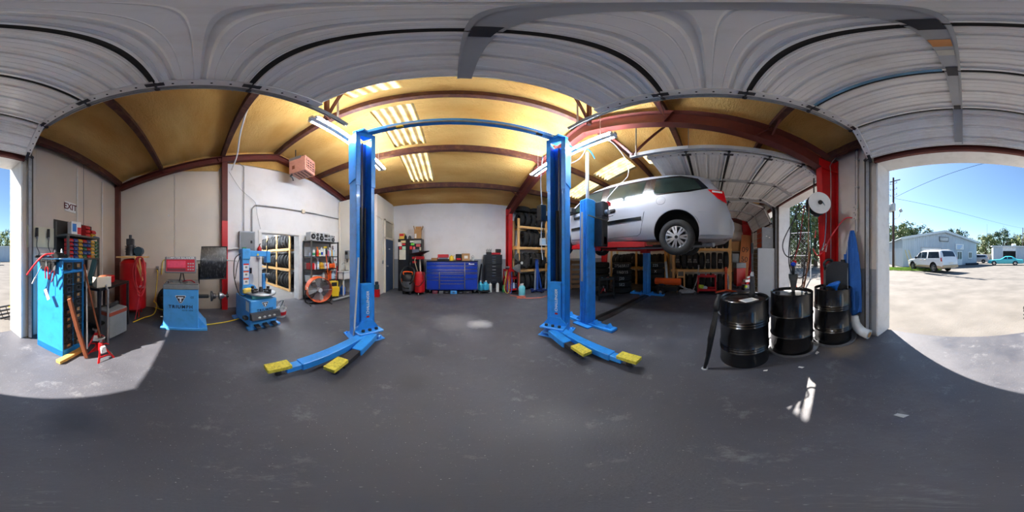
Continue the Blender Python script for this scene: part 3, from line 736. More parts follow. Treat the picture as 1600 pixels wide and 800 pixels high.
# ================================================================ CARS
def interp(pts, x):
    if x <= pts[0][0]: return pts[0][1]
    for (a, b), (c, d) in zip(pts, pts[1:]):
        if x <= c: return b+(d-b)*(x-a)/(c-a)
    return pts[-1][1]
def tyre_profile(r, w, ri):
    h = w/2
    return [(ri, -h*.78), (ri+.02, -h*.95), ((ri+r)/2, -h), (r-.035, -h*.93), (r-.012, -h*.78), (r, -h*.62), (r, -h*.36), (r-.008, -h*.34), (r-.008, -h*.26), (r, -h*.24),
            (r, h*.24), (r-.008, h*.26), (r-.008, h*.34), (r, h*.36), (r, h*.62), (r-.012, h*.78), (r-.035, h*.93), ((ri+r)/2, h), (ri+.02, h*.95), (ri, h*.78)]
def tyre_mesh(r, w, ri, n=28):
    mb = MB(); mb.lathe(tyre_profile(r, w, ri), n, close=True); return mb.mesh('tyre', RUBBER, 40)
def wheel(parent, c, s, r, w, ri, kind='split', m=None):
    """wheel with its axle along local y; s = outward sign"""
    o = thing('wheel', None, None, c, rot=(90, 0, 0)); o.parent = parent
    inst('tyre', TY[(r, w, ri)] if (r, w, ri) in TY else TY.setdefault((r, w, ri), tyre_mesh(r, w, ri)), o)
    zf = -s*w*.36
    mb = MB(); m = m or STEEL
    mb.lathe([(ri+.004, -w*.38), (ri-.012, -w*.4*1), (ri-.02, -w*.3), (ri-.035, w*.3), (ri-.012, w*.4), (ri+.004, w*.38)], 28)
    mb.cyl((0, 0, zf-.012*s*-1), (0, 0, zf-.03*s), .06, n=16)
    nsp = 7 if kind == 'split' else 5
    for k in range(nsp):
        a = 2*PI*k/nsp
        for da in ((-.17, .17) if kind == 'split' else (0,)):
            p = Vector((.05*math.cos(a+da*.8), .05*math.sin(a+da*.8), zf-.016*s)); q = Vector(((ri-.01)*math.cos(a+da), (ri-.01)*math.sin(a+da), zf-.006*s))
            mb.bar(p, q, .034 if kind == 'split' else .06, .016, (0, 0, 1))
    for k in range(5):
        a = 2*PI*k/5+.3; 
    mb.build('rim', m, o)
    mb = MB(); mb.cyl((0, 0, zf+.03*s), (0, 0, zf+.045*s), ri-.02, n=20); mb.build('brake_disc', DARK, o)
    hub_ = [c_ for c_ in o.children if c_.name.startswith('rim')][0]
    hub_['lugs'] = 5
    mb = MB(); mb.cyl((0, 0, zf-.02*s), (0, 0, zf-.034*s), .03, n=10); mb.build('hub_cap', DARK if kind == 'split' else m, o)
    return o
TY = {}
class Car:
    def __init__(s, name, label, cat, loc, rz, L, W, top, zb, belt, tum, wx, wr, ar, paint, az=None, lower=None, dy=0, group=None):
        s.L, s.W, s.top, s.zb, s.belt, s.tum, s.roof = L, W, top, zb, belt, tum, max(z for _, z in top)
        s.t = thing(name, label, cat, loc, rz, group)
        s.body(paint, wx, wr, ar, az if az else wr, lower)
    # local frame: x to the rear (0 = nose), y = left side negative, centred
    def plan(s, x):
        f = max(0, (.75-x)/.75); r = max(0, (x-(s.L-.4))/.4)
        return s.W/2*(1-.16*f**2.2-.10*r**2)
    def hw(s, x, z):
        w = s.plan(x)
        if z > s.belt: w *= 1-s.tum*(z-s.belt)/(s.roof-s.belt)
        else: w *= 1-.05*((s.belt-z)/(s.belt-s.zb))**3
        return w
    def body(s, paint, wx, wr, ar, az, lower):
        xs = sorted(set([0, .03, .1, .2, .35, .55, .75, s.L-.4, s.L-.25, s.L-.12, s.L-.04, s.L] + [x for x, _ in s.top] + [s.L*k/16 for k in range(1, 16)]))
        lv = [s.zb, s.zb+.03, s.zb+.12, s.zb+.26, s.belt-.28, s.belt-.1, s.belt]
        lv += [s.belt+(s.roof-s.belt)*f for f in (.3, .6, .82, .93, .985, 1)]
        mul = [.86, .97]+[1]*7+[.995, .96, .88, .6]
        rings = []; v = []; f = []
        for x in xs:
            zt = interp(s.top, x); zb = s.zb+.10*max(0, (.25-x)/.25)+.06*max(0, (x-s.L+.3)/.3)
            side = []
            for z, m in zip(lv, mul):
                zz = zb+(z-s.zb)*(zt-zb)/(s.roof-s.zb)
                side.append((s.hw(x, zz)*m, zz))
            ring = [(x, -w, z) for w, z in side]+[(x, 0, zt+.012)]+[(x, w, z) for w, z in reversed(side)]+[(x, 0, zb)]
            rings.append(ring)
        n = len(rings[0])
        for r_ in rings: v += r_
        for i in range(len(rings)-1):
            for k in range(n): k2 = (k+1) % n; f.append((i*n+k, i*n+k2, (i+1)*n+k2, (i+1)*n+k))
        f.append(tuple(range(n))); f.append(tuple(reversed(range((len(rings)-1)*n, len(rings)*n))))
        mb = MB(); mb.add(v, f); ob = mb.build('body_tmp', paint)
        cut = MB()
        for x in wx:
            for sd in (-1, 1): cut.cyl((x, sd*(s.W/2-.3), az), (x, sd*(s.W/2+.2), az), ar, n=40)
        co = cut.build('cut_tmp', paint)
        md = ob.modifiers.new('b', 'BOOLEAN'); md.object = co; md.operation = 'DIFFERENCE'; md.solver = 'EXACT'
        bpy.context.view_layer.update()
        me = bpy.data.meshes.new_from_object(ob.evaluated_get(bpy.context.evaluated_depsgraph_get()))
        bpy.data.objects.remove(ob, do_unlink=True); bpy.data.objects.remove(co, do_unlink=True)
        me.materials.clear(); me.materials.append(paint); me.materials.append(DARK); me.materials.append(lower or paint)
        for p in me.polygons:
            c = p.center; p.material_index = 0
            if c.z < s.zb+.24 and abs(c.y) > s.W*.3 and lower: p.material_index = 2
            for x in wx:
                if (c.x-x)**2+(c.z-az)**2 < (ar+.004)**2 and abs(c.y) < s.hw(c.x, c.z)*.96: p.material_index = 1
            p.use_smooth = True
        me.set_sharp_from_angle(angle=R(28))
        s.b = bpy.data.objects.new('body', me); COL.objects.link(s.b); s.b.parent = s.t
        s.wx, s.wr, s.az, s.ar = wx, wr, az, ar
    def side(s, name, m, quad, sides=(-1, 1), off=.007, nu=8, nv=4, par=None):
        for sd in sides:
            def fn(u, v):
                (a, b, c, d) = quad   # bl, br, tr, tl
                x = (a[0]*(1-u)+b[0]*u)*(1-v)+(d[0]*(1-u)+c[0]*u)*v; z = (a[1]*(1-u)+b[1]*u)*(1-v)+(d[1]*(1-u)+c[1]*u)*v
                return (x, sd*(s.hw(x, z)+off), z)
            mb = MB(); mb.grid(fn, nu, nv); mb.build(name, m, par or s.t)
    def line(s, name, m, pts, sides=(-1, 1), r=.004, off=.002):
        for sd in sides:
            mb = MB(); mb.tube([(x, sd*(s.hw(x, z)+off), z) for x, z in pts], r, 5); mb.build(name, m, s.t)
    def across(s, name, m, xa, xb, fa=.8, fb=.8, off=.012):
        def fn(u, v):
            x = xa+(xb-xa)*u; z = interp(s.top, x); w = s.hw(x, z-.03)*(fa+(fb-fa)*u)
            yy = (v*2-1)
            return (x, yy*w, z+off-.02*abs(yy)**4+.008)
        mb = MB(); mb.grid(fn, 8, 8); return mb.build(name, m, s.t)
    def wheels(s, w=.21, ri=.2, kind='split', z=None, m=None):
        for x in s.wx:
            for sd in (-1, 1): wheel(s.t, (x, sd*(s.W/2-w/2-.03), z if z else s.wr), sd, s.wr, w, ri, kind, m)
HEADL = mat('headlight', (225, 230, 235), .1, .2, .02, 3)
TAILRED = mat('tail_light', (190, 14, 24), .12, 0, .05, 6, coat=.6)
VGLASS = mat('van_window', (36, 46, 42), .1, 0, .3, 2.5, spec=.25)
PILLAR = mat('pillar_black', (14, 15, 16), .2, 0, .05)

V = Car('minivan', 'silver minivan raised on the blue lift with its left side facing us', 'van', (3.79, 4.65, 1.38), -90, 5.08, 1.98,
        [(0, .62), (.06, .74), (.25, .86), (.7, .98), (1.05, 1.06), (1.45, 1.32), (1.85, 1.58), (2.15, 1.68), (2.6, 1.735), (3.3, 1.74), (3.9, 1.72), (4.35, 1.66), (4.62, 1.56), (4.82, 1.30), (4.93, 1.05), (5.0, .86), (5.08, .62)],
        .27, 1.02, .2, (1.05, 4.07), .33, .41, SILVER, az=.42)
V.t.rotation_euler = (0, 0, R(-90))
V.side('pillar_band', PILLAR, [(1.38, 1.06), (4.30, 1.18), (4.12, 1.60), (1.95, 1.58)], off=.004, nu=16)
V.side('pillar_band', PILLAR, [(4.30, 1.18), (4.64, 1.25), (4.45, 1.50), (4.12, 1.60)], off=.004, nu=6)
V.side('door_window', VGLASS, [(1.55, 1.10), (2.42, 1.12), (2.42, 1.54), (1.98, 1.53)], off=.009)
V.side('door_window', VGLASS, [(2.60, 1.13), (3.40, 1.16), (3.46, 1.56), (2.60, 1.55)], off=.009)
V.side('rear_window', VGLASS, [(3.64, 1.19), (4.22, 1.21), (4.08, 1.55), (3.66, 1.565)], off=.009)
V.side('rear_window', VGLASS, [(4.22, 1.21), (4.52, 1.25), (4.38, 1.48), (4.08, 1.55)], off=.009)
V.across('windshield', VGLASS, 1.1, 2.05); V.across('tailgate_window', VGLASS, 4.64, 4.88, .78, .82)
V.line('door_seam', PILLAR, [(3.56, 1.6), (3.54, 1.2), (3.46, .8), (3.38, .42), (3.32, .38), (2.6, .36)])
V.line('door_seam', PILLAR, [(2.52, 1.56), (2.53, .4)]); V.line('door_seam', PILLAR, [(1.5, 1.0), (1.46, .4), (2.5, .37)])
V.side('side_moulding', PILLAR, [(2.56, .66), (3.41, .68), (3.41, .745), (2.56, .725)], off=.012, nv=1)
V.side('side_moulding', PILLAR, [(1.5, .64), (2.5, .66), (2.5, .725), (1.5, .70)], off=.012, nv=1)
for x in (2.62, 1.62):
    for sd in (-1, 1):
        mb = MB(); mb.ob((x+.1, sd*(V.hw(x, .95)+.012), .95), (.22, .03, .06), (0, 0, 0), .012); mb.build('door_handle', PLBLACK, V.t)
V.line('fuel_door', GREY, [(3.79+.085*math.cos(a), 1.03+.085*math.sin(a)) for a in [2*PI*k/20 for k in range(21)]], (-1,), .003)
V.side('tail_light', TAILRED, [(4.80, 1.02), (4.965, .93), (4.90, 1.2), (4.62, 1.22)], off=.012)
V.side('tail_light_lens', HEADL, [(4.70, 1.155), (4.88, 1.14), (4.88, 1.18), (4.70, 1.195)], off=.016, nv=1)
V.line('bumper_seam', GREY, [(4.46, .78), (4.7, .77), (4.98, .76)]); V.line('arch_lip', SILVER, [(4.07+.425*math.cos(a), .42+.425*math.sin(a)) for a in [PI*k/18 for k in range(-1, 20)]], r=.016, off=-.004)
V.line('arch_lip', SILVER, [(1.05+.425*math.cos(a), .42+.425*math.sin(a)) for a in [PI*k/18 for k in range(-1, 20)]], r=.016, off=-.004)
def bump(u, v):   # bulging rear bumper skin
    a = -1+2*u; y = a*.97; x = 5.09-.10*abs(a)**6*3+.08*math.sin(PI*min(1, v*1.1))**.6; z = .36+.42*v
    if abs(a) > .93: x -= (abs(a)-.93)/.07*.28
    return (x, y, z)
mb = MB(); mb.grid(bump, 40, 8); mb.build('rear_bumper', SILVER, V.t)
V.side('bumper_side', SILVER, [(4.5, .36), (5.02, .36), (5.03, .76), (4.46, .77)], off=.03)
for sd in (-1, 1):
    mb = MB(); mb.ob((.35, sd*.72, .8), (.4, .34, .16), (0, -14, -10*sd), .03); mb.build('headlight', HEADL, V.t)
for sd in (-1, 1):
    mb = MB(); mb.ob((1.62, sd*(V.hw(1.62, 1.1)+.12), 1.14), (.14, .2, .15), bev=.03); mb.build('mirror', PLBLACK, V.t)
V.wheels(.205, .205, 'split', z=.33)
mb = MB(); mb.box(.5, 4.5, -.62, .62, .22, .3, .01); mb.build('underbody', DARK, V.t)
mb = MB(); mb.tube([(4.07, -.75, .33), (4.07, .75, .33)], .04, 10); mb.build('rear_axle', DKSTEEL, V.t)
mb = MB(); mb.tube(smooth_path([(2.2, .1, .2), (3.2, .2, .2), (3.7, .35, .24), (4.2, .4, .34), (4.5, .1, .28), (4.65, -.5, .28), (4.85, -.72, .3)], 5), .028, 8); mb.build('exhaust_pipe', GALV, V.t)
mb = MB(); mb.tube([(3.95, .0, .27), (4.75, -.3, .27)], .09, 12); mb.build('muffler', GALV, V.t)
mb = MB(); mb.ob((3.2, -.75, .24), (1.2, .1, .06), (0, 0, 0), .01); mb.build('rocker_seam', mat('rusty', (120, 74, 44), .9, 0, .3, 14), V.t)
mb = MB(); mb.box(4.88, 5.0, -.72, -.5, .3, .4, .02); mb.build('hitch_bracket', DKSTEEL, V.t)

# ================================================================ LEFT FRONT CORNER
def parts(mb, name, m, parent, smooth=35):
    """one object for every connected piece of the mesh builder"""
    par = list(range(len(mb.v)))
    def find(a):
        while par[a] != a: par[a] = par[par[a]]; a = par[a]
        return a
    for f in mb.f:
        for i in f[1:]: par[find(i)] = find(f[0])
    groups = {}
    for f in mb.f: groups.setdefault(find(f[0]), []).append(f)
    out = []
    for fs in groups.values():
        used = sorted({i for f in fs for i in f}); mp = {i: k for k, i in enumerate(used)}
        q = MB(); q.add([mb.v[i] for i in used], [tuple(mp[i] for i in f) for f in fs]); out.append(q.build(name, m, parent, smooth=smooth))
    return out

C = thing('drawer_cabinet', 'tall blue steel parts cabinet with two columns of dark drawers', 'cabinet', (-1.49, -1.66, 0), 184)
mb = MB(); mb.box(-.21, .21, -.215, .24, 0, 1.33); 
CB = MB(); W_, D_, H_ = .21, .24, 1.33
CB.box(-W_, -W_+.018, -D_, D_, 0, H_); CB.box(W_-.018, W_, -D_, D_, 0, H_); CB.box(-W_, W_, D_-.015, D_, 0, H_); CB.box(-W_, W_, -D_, D_, H_-.02, H_); CB.box(-W_, W_, -D_, D_, 0, .1); CB.box(-W_, W_, -D_+.02, -D_+.03, .1, H_)
CB.box(-W_, W_, -D_, -D_+.02, 1.16, 1.185)
CB.build('body', CABBLUE, C)
dm = MB(); dm.box(-.085, .085, -.012, .02, -.046, .046, .004); dm = dm.mesh('drawer', mat('drawer_dark', (38, 40, 38), .5, .2, .2, 8))
hm = MB(); hm.box(-.035, .035, -.02, -.012, -.026, -.02); hm.box(-.035, .035, -.02, -.012, .02, .026); hm.box(-.035, -.029, -.02, -.012, -.026, .026); hm.box(.029, .035, -.02, -.012, -.026, .026); hm.box(-.04, .04, -.035, -.012, -.04, -.034)
hm = hm.mesh('label_holder', STEEL)
cm_ = MB(); cm_.box(-.03, .03, -.014, -.0125, -.02, .02); cm_a = cm_.mesh('label_card', CARD); cm_b = cm_.mesh('label_card', PLBLACK)
for r_ in range(12):
    for c_ in range(2):
        d = inst('drawer', dm, C, (-.095+.19*c_, -D_+.018, .155+r_*.1 if r_ < 10 else .175+r_*.1))
        if r_ == 10: d.location.z = 1.125
        if r_ == 11: d.location.z = 1.245
        inst('label_holder', hm, d); inst('label_card', cm_a if random.random() < .45 else cm_b, d)
# things on top of / hanging from the cabinet
def tool(name, label, cat, build):
    t = thing(name, label, cat, (0, 0, 0)); build(t); return t
def wrench_gun(name, label, loc, rz, body, tip=STEEL):
    t = thing(name, label, 'tool', loc, rz)
    mb = MB(); mb.cyl((-.09, 0, .05), (.07, 0, .05), .038, .03, 14); mb.build('housing', body, t)
    mb = MB(); mb.cyl((.07, 0, .05), (.13, 0, .05), .022, .014, 12); mb.build('nose', tip, t)
    mb = MB(); mb.ob((-.06, -.07, .035), (.04, .13, .034), (0, 0, 12), .01); mb.build('grip', PLBLACK, t)
    mb = MB(); mb.ob((-.03, -.045, .04), (.012, .03, .016)); mb.build('trigger', STEEL, t)
    return t
wrench_gun('impact_wrench', 'red and steel impact wrench lying on the blue drawer cabinet', (-1.36, -1.62, 1.33), 30, RED)
wrench_gun('impact_wrench', 'grey air ratchet lying near the wall on the blue drawer cabinet', (-1.34, -1.80, 1.33), 80, DKSTEEL)
wrench_gun('impact_wrench', 'black air drill at the outer edge of the blue drawer cabinet', (-1.32, -1.48, 1.33), 200, PLBLACK)
mb = MB(); mb.tube(smooth_path([(-1.33, -1.62, 1.40), (-1.22, -1.66, 1.38), (-1.15, -1.72, 1.30), (-1.10, -1.80, 1.19), (-1.07, -1.84, 1.12)], 6), .012, 8)
mb.build('air_hose', mat('hose_red_bright', (214, 34, 44), .45), label='short bright red air hose curling off the blue cabinet', cat='hose')
t = thing('tool_rack', 'black steel tool hanger on the side of the blue cabinet', 'rack', (-1.26, -1.64, 1.27))
mb = MB(); mb.box(-.03, .02, -.22, .18, .03, .06); mb.build('rail', BLACK, t)
mb = MB(); mb.box(-.02, .012, -.16, .14, -.07, .03); mb.build('pocket', PLBLACK, t)
for y in (-.18, -.06, .05, .15):
    mb = MB(); mb.tube([(.0, y, .04), (.05, y, .03), (.06, y, .06)], .005, 6); mb.build('hook', STEEL, t)
def pliers(label, loc, rx, grip):
    t = thing('pliers', label, 'pliers', loc, rot=(rx, 0, 0))
    for s in (-1, 1):
        mb = MB(); mb.tube(smooth_path([(0, s*.012, 0), (0, s*.03, -.05), (0, s*.026, -.15)], 4), .008, 6); mb.build('handle', grip, t)
    mb = MB(); mb.prism([(-.012, 0), (.012, 0), (.018, .03), (.0, .075), (-.018, .03)], -.008, .008, 'x'); mb.build('jaws', STEEL, t)
pliers('red handled pliers hanging on the blue cabinet side', (-1.21, -1.60, 1.24), 2, RED)
pliers('black and red pliers hanging by the drawers of the blue cabinet', (-1.22, -1.47, 1.2), -28, mat('grip_dkred', (120, 20, 26), .5))
mb = MB(); mb.cyl((-1.20, -1.70, 1.24), (-1.16, -1.80, 1.06), .006, n=8); mb.cyl((-1.165, -1.785, 1.085), (-1.15, -1.83, 1.0), .014, n=10)
mb.build('blow_gun', LGREY, label='thin steel blow gun wand hanging on the blue cabinet', cat='tool')
t = thing('tyre_gauge_tag', 'white paper tag on a string against the blue cabinet', 'tag', (-1.22, -1.585, .9))
mb = MB(); mb.cyl((.0, 0, .05), (.0, .0, .19), .003, n=6); mb.build('string', PLBLACK, t)
mb = MB(); mb.ob((.01, -.01, -.01), (.004, .055, .14), (30, 0, 0)); mb.build('card', PAPER, t)
mb = MB(); mb.ob((.0135, -.012, .0), (.002, .03, .05), (30, 0, 0)); mb.build('print', mat('print_pink', (190, 120, 150), .8), t)
t = thing('grease_bottle', 'small clear bottle with white cap on the blue cabinet', 'bottle', (-1.57, -1.72, 1.33))
mb = MB(); mb.lathe([(0, 0), (.032, 0), (.032, .07), (.012, .1), (.012, .11)], 14); mb.build('bottle_body', CLEARPL, t)
mb = MB(); mb.lathe([(.014, .105), (.014, .12), (.004, .145), (0, .145)], 10); mb.build('cap', LGREY, t)
mb = MB(); mb.lathe([(0, 0), (.018, 0), (.018, .11), (.01, .115), (.01, .13), (0, .13)], 12)
mb.build('spray_can', STEEL, loc=(-1.47, -1.75, 1.33), label='slim silver aerosol can standing on the blue cabinet', cat='can')
mb = MB(); mb.bar((-1.55, -1.52, 1.345), (-1.3, -1.55, 1.352), .035, .02, bev=.006); mb.cyl((-1.56, -1.52, 1.335), (-1.56, -1.52, 1.36), .03, n=12)
mb.build('wrench', CHROME, label='large chrome wrench lying across the cabinet top', cat='wrench')
# cream board with grease guns
t = thing('hanging_board', 'cream backing board fixed to the front wall by the door', 'board', (-1.55, -2.185, 1.68)); t2 = t
mb = MB(); mb.box(-.32, .28, -.012, .012, -.17, .17, .004); mb.build('board', mat('board_cream', (200, 196, 170), .7, 0, .06, 3), t)
for x in (-.12, .12):
    mb = MB(); mb.tube([(x, .012, .14), (x, .04, .14)], .006, 6); mb.build('hook', STEEL, t)
for x, nm in ((-1.43, 'grease gun with a curled hose, nearest the door, on the cream board'), (-1.66, 'grease gun with a curled hose, next to the shelf, on the cream board')):
    t = thing('grease_gun', 'black ' + nm, 'grease gun', (x, -2.14, 1.82))
    mb = MB(); mb.cyl((0, 0, -.14), (0, 0, 0), .022, n=12); mb.build('barrel', PLBLACK, t)
    mb = MB(); mb.cyl((0, 0, -.19), (0, 0, -.14), .012, .02, 10); mb.build('head', STEEL, t)
    mb = MB(); mb.bar((.02, .0, .0), (.035, .0, -.15), .012, .012); mb.build('lever', DKSTEEL, t)
    mb = MB(); mb.tube(smooth_path([(0, 0, -.19), (.02, .02, -.3), (-.02, .03, -.4), (.01, .02, -.47)], 5), .006, 6); mb.build('hose', PLBLACK, t)
# EXIT sign
t = thing('exit_sign', 'white EXIT sign with dark red letters on the front wall', 'sign', (-2.22, -2.19, 2.33), 180)
mb = MB(); mb.box(-.15, .15, -.008, .0, -.1, .1, .002); mb.build('plate', WHITE, t)
text('lettering', 'EXIT', .17, mat('exit_red', (92, 16, 22), .6, 0, 0), t, (0, -.009, 0), (90, 0, 0), bold=.004)
# parts bin shelf
t = thing('bin_shelf', 'grey steel shelf of parts bins below the exit sign', 'shelf', (-2.25, -2.0, 0), 180)
DGREY = mat('shelf_grey', (92, 92, 90), .5, .3, .1, 6)
for x in (-.42, .42):
    for y in (-.15, .16):
        mb = MB(); mb.box(x-.018, x+.018, y-.018, y+.018, 0, 1.98 if y > 0 else 1.72); mb.build('post', DGREY, t)
for z in (.25, .8, 1.30, 1.70):
    mb = MB(); mb.box(-.44, .44, -.17, .18, z, z+.03); mb.build('shelf_board', DGREY, t)
mb = MB(); mb.box(-.45, .62, .17, .18, 1.3, 2.02); mb.build('back_panel', mat('panel_dark', (46, 44, 42), .7), t)
bq = MB(); bq.prism([(-.06, 0), (.06, 0), (.06, .055), (-.035, .055), (-.062, .026)], -.05, .05, 'x')
bq2 = MB(); bq2.box(-.03, .03, -.066, -.056, .008, .018)
BINM = {c: bq.mesh('parts_bin', mat('bin_'+c, v, .45, 0, .06, 6)) for c, v in dict(red=(176, 28, 32), yellow=(196, 152, 40), blue=(38, 66, 130), green=(38, 96, 66)).items()}
lipm = bq2.mesh('bin_label', GREY)
pat = ['red', 'blue', 'yellow', 'blue', 'red', 'yellow', 'green']
cw = ['leftmost', 'second', 'third', 'fourth', 'fifth', 'sixth', 'rightmost']
for r_ in range(5):
    for c_ in range(7):
        col = pat[c_] if not (r_ == 4 and c_ in (3, 4)) and not (c_ in (3, 4) and (r_+c_) % 2) else random.choice(['green', 'red', 'blue'])
        o = thing('parts_bin', '%s plastic parts bin, %s in the %s row below the shelf top' % (col, cw[c_], ['bottom', 'second lowest', 'middle', 'second highest', 'highest'][r_]), 'bin',
                  (-2.25-.36+.118*(6-c_)+.006, -1.90, 1.332+r_*.068), 180, 'parts bins on the grey shelf')
        inst('bin_body', BINM[col], o); inst('bin_label', lipm, o)
for i, (x, col, z, nm) in enumerate(((-2.36, 'red', 0, 'red bin at the foot of the stack on the shelf top'), (-2.36, 'red', .07, 'red bin second up in the stack on the shelf top'), (-2.36, 'red', .14, 'red bin at the summit of the stack on the shelf top'),
                        (-2.55, 'yellow', 0, 'yellow bin standing on the shelf top'), (-2.55, 'red', .07, 'red bin resting on the yellow bin on the shelf top'))):
    o = thing('parts_bin', nm, 'bin', (x, -1.93, 1.732+z), 180); inst('bin_body', BINM[col], o, scale=(1.25, 1.1, 1.2))
t = thing('carton', 'white carton with a blue and red printed side on the bin shelf', 'box', (-2.1, -1.97, 1.732), 165)
mb = MB(); mb.box(-.1, .1, -.07, .07, 0, .24, .004); mb.build('box_body', WHITE, t)
mb = MB(); mb.box(-.08, .0, -.072, -.0695, .06, .2); mb.build('print', mat('print_blue', (40, 120, 200), .5), t)
mb = MB(); mb.box(.02, .095, -.072, -.0695, .02, .14); mb.build('print', TXTRED, t)
mb = MB(); mb.ob((0, 0, .012), (.22, .1, .02), (0, 0, 8), .006); mb.build('blue_tray', mat('tray_blue', (40, 84, 140), .5), loc=(-2.62, -1.9, 1.73), label='flat blue tray on the right end of the bin shelf', cat='tray')
# planks, broom, pipe
mb = MB(); mb.bar((-1.50, -1.21, .01), (-1.37, -1.365, .86), .11, .04, (.6, -.8, .2), bev=.003)
mb.build('wood_plank', OLDWOOD, label='thick brown plank leaning against the cabinet drawers', cat='plank')
mb = MB(); mb.bar((-1.16, -1.33, .028), (-1.62, -1.36, .028), .07, .05, bev=.004)
mb.build('wood_block', mat('yellow_pine', (206, 158, 84), .7, 0, .12, 4, stretch=(2, 12, 12)), label='short yellow timber lying on the floor by the blue cabinet', cat='plank')
mb = MB(); mb.tube([(-1.72, -1.10, .02), (-1.68, -1.40, 1.26)], .013, 8); mb.build('wood_pole', OLDWOOD, label='brown wooden pole leaning on the blue cabinet corner', cat='pole')
mb = MB(); mb.tube([(-1.66, -1.33, .01), (-1.70, -1.37, 1.18)], .011, 8); mb.build('white_pipe', WHITE, label='thin white pipe standing against the cabinet front', cat='pipe')
# jack stands
def jack_stand(label, loc, rz, sc=1.0):
    t = thing('jack_stand', label, 'jack stand', loc, rz, 'red jack stands')
    for s in (-1, 1):
        for q in (-1, 1):
            mb = MB(); mb.prism([(s*.095, 0), (s*.125, 0), (s*.03, .2), (s*.005, .2)], q*.12-.004, q*.12+.004, 'y')
            T = Matrix.Identity(4)
            mb.v = [(x, y*(1-.78*z/.2), z) for x, y, z in mb.v]; mb.build('leg', RED, t)
        mb = MB(); mb.prism([(-.095, .05), (.095, .05), (.085, .075), (-.085, .075)], s*.09-.003, s*.09+.003, 'y'); mb.build('cross_brace', RED, t)
        mb = MB(); mb.prism([(-.045, .1), (.045, .1), (.025, .2), (-.025, .2)], s*.066-.003, s*.045+.003, 'y'); mb.build('side_plate', WHITE if s < 0 else RED, t)
    mb = MB(); mb.cyl((0, 0, .12), (0, 0, .235), .03, n=12); mb.build('sleeve', RED, t)
    mb = MB(); mb.box(-.016, .016, -.012, .012, .2, .29); mb.build('ratchet_bar', STEEL, t)
    mb = MB(); mb.prism([(-.05, .285), (.05, .285), (.055, .315), (.03, .3), (-.03, .3), (-.055, .315)], -.025, .025, 'y'); mb.build('saddle', STEEL, t)
    mb = MB(); mb.tube([(.03, 0, .2), (.09, 0, .19), (.13, .0, .16)], .009, 6); mb.build('lever', RED, t)
    t.scale = (sc,)*3
jack_stand('red jack stand standing in the sunlight beside the leaning plank', (-1.60, -1.08, 0), 160)
jack_stand('red jack stand in shade behind the sunlit one', (-1.86, -1.33, 0), 120, .9)
# carton on metal stand, crates and dark bench
t = thing('steel_bench', 'dark steel work bench in the shadowed front corner', 'bench', (-2.42, -1.55, 0), 178)
mb = MB(); mb.box(-.52, .42, -.28, .3, .86, .9, .004); mb.build('bench_top', BLACK, t)
mb = MB(); mb.box(-.52, .42, -.26, .3, .3, .33); mb.build('lower_shelf', BLACK, t)
for x in (-.5, .4):
    for y in (-.26, .28):
        mb = MB(); mb.box(x-.02, x+.02, y-.02, y+.02, 0, .88); mb.build('leg', DKSTEEL, t)
t = thing('carton', 'torn open beige carton catching the sun on the dark bench', 'box', (-2.07, -1.37, .9), 150)
mb = MB(); mb.box(-.12, .12, -.08, .08, 0, .006); mb.box(-.12, .12, -.08, -.075, 0, .16); mb.box(-.12, .12, .075, .08, 0, .14); mb.box(-.12, -.115, -.08, .08, 0, .15); mb.box(.115, .12, -.08, .08, 0, .15); mb.build('box_body', OFFWHITE, t)
mb = MB(); mb.ball((.02, 0, .14), (.08, .05, .04)); mb.build('rag', OLDWOOD, t)
mb = MB(); mb.tube(smooth_path([(-1.93, -1.18, 0), (-1.94, -1.18, .8), (-1.95, -1.19, .88), (-2.0, -1.25, .93), (-2.1, -1.3, .93)], 4), .016, 8)
mb.build('bent_tube', GALV, label='bent galvanised tube with holes standing by the dark bench', cat='tube')
t = thing('steel_box', 'grey steel box with a rusty rim under the dark bench', 'box', (-2.27, -1.28, 0), 168)
mb = MB(); mb.box(-.22, .2, -.12, .14, .05, .52, .008); mb.build('box_body', GREY, t)
mb = MB(); mb.box(-.225, .205, -.125, .145, .44, .5, .004); mb.build('rusty_rim', mat('rust_red', (140, 62, 44), .8, 0, .2, 8), t)
mb = MB(); mb.tube([(-.12, 0, .56), (.12, .02, .58)], .035, 10); mb.build('clutter', DKSTEEL, t)
mb = MB(); mb.ob((0, 0, .065), (.3, .2, .13), (0, 0, 8), .02); mb.build('tool_case', RED, loc=(-2.42, -1.5, .9), label='small dark red tool case on the dark bench', cat='case')
mb = MB(); mb.bar((-1.98, -1.55, .92), (-2.28, -1.65, 1.3), .09, .07, bev=.015); mb.build('vacuum_wand', mat('teal_dark', (32, 70, 78), .5), label='dark teal wand propped up on the dark bench', cat='tool')
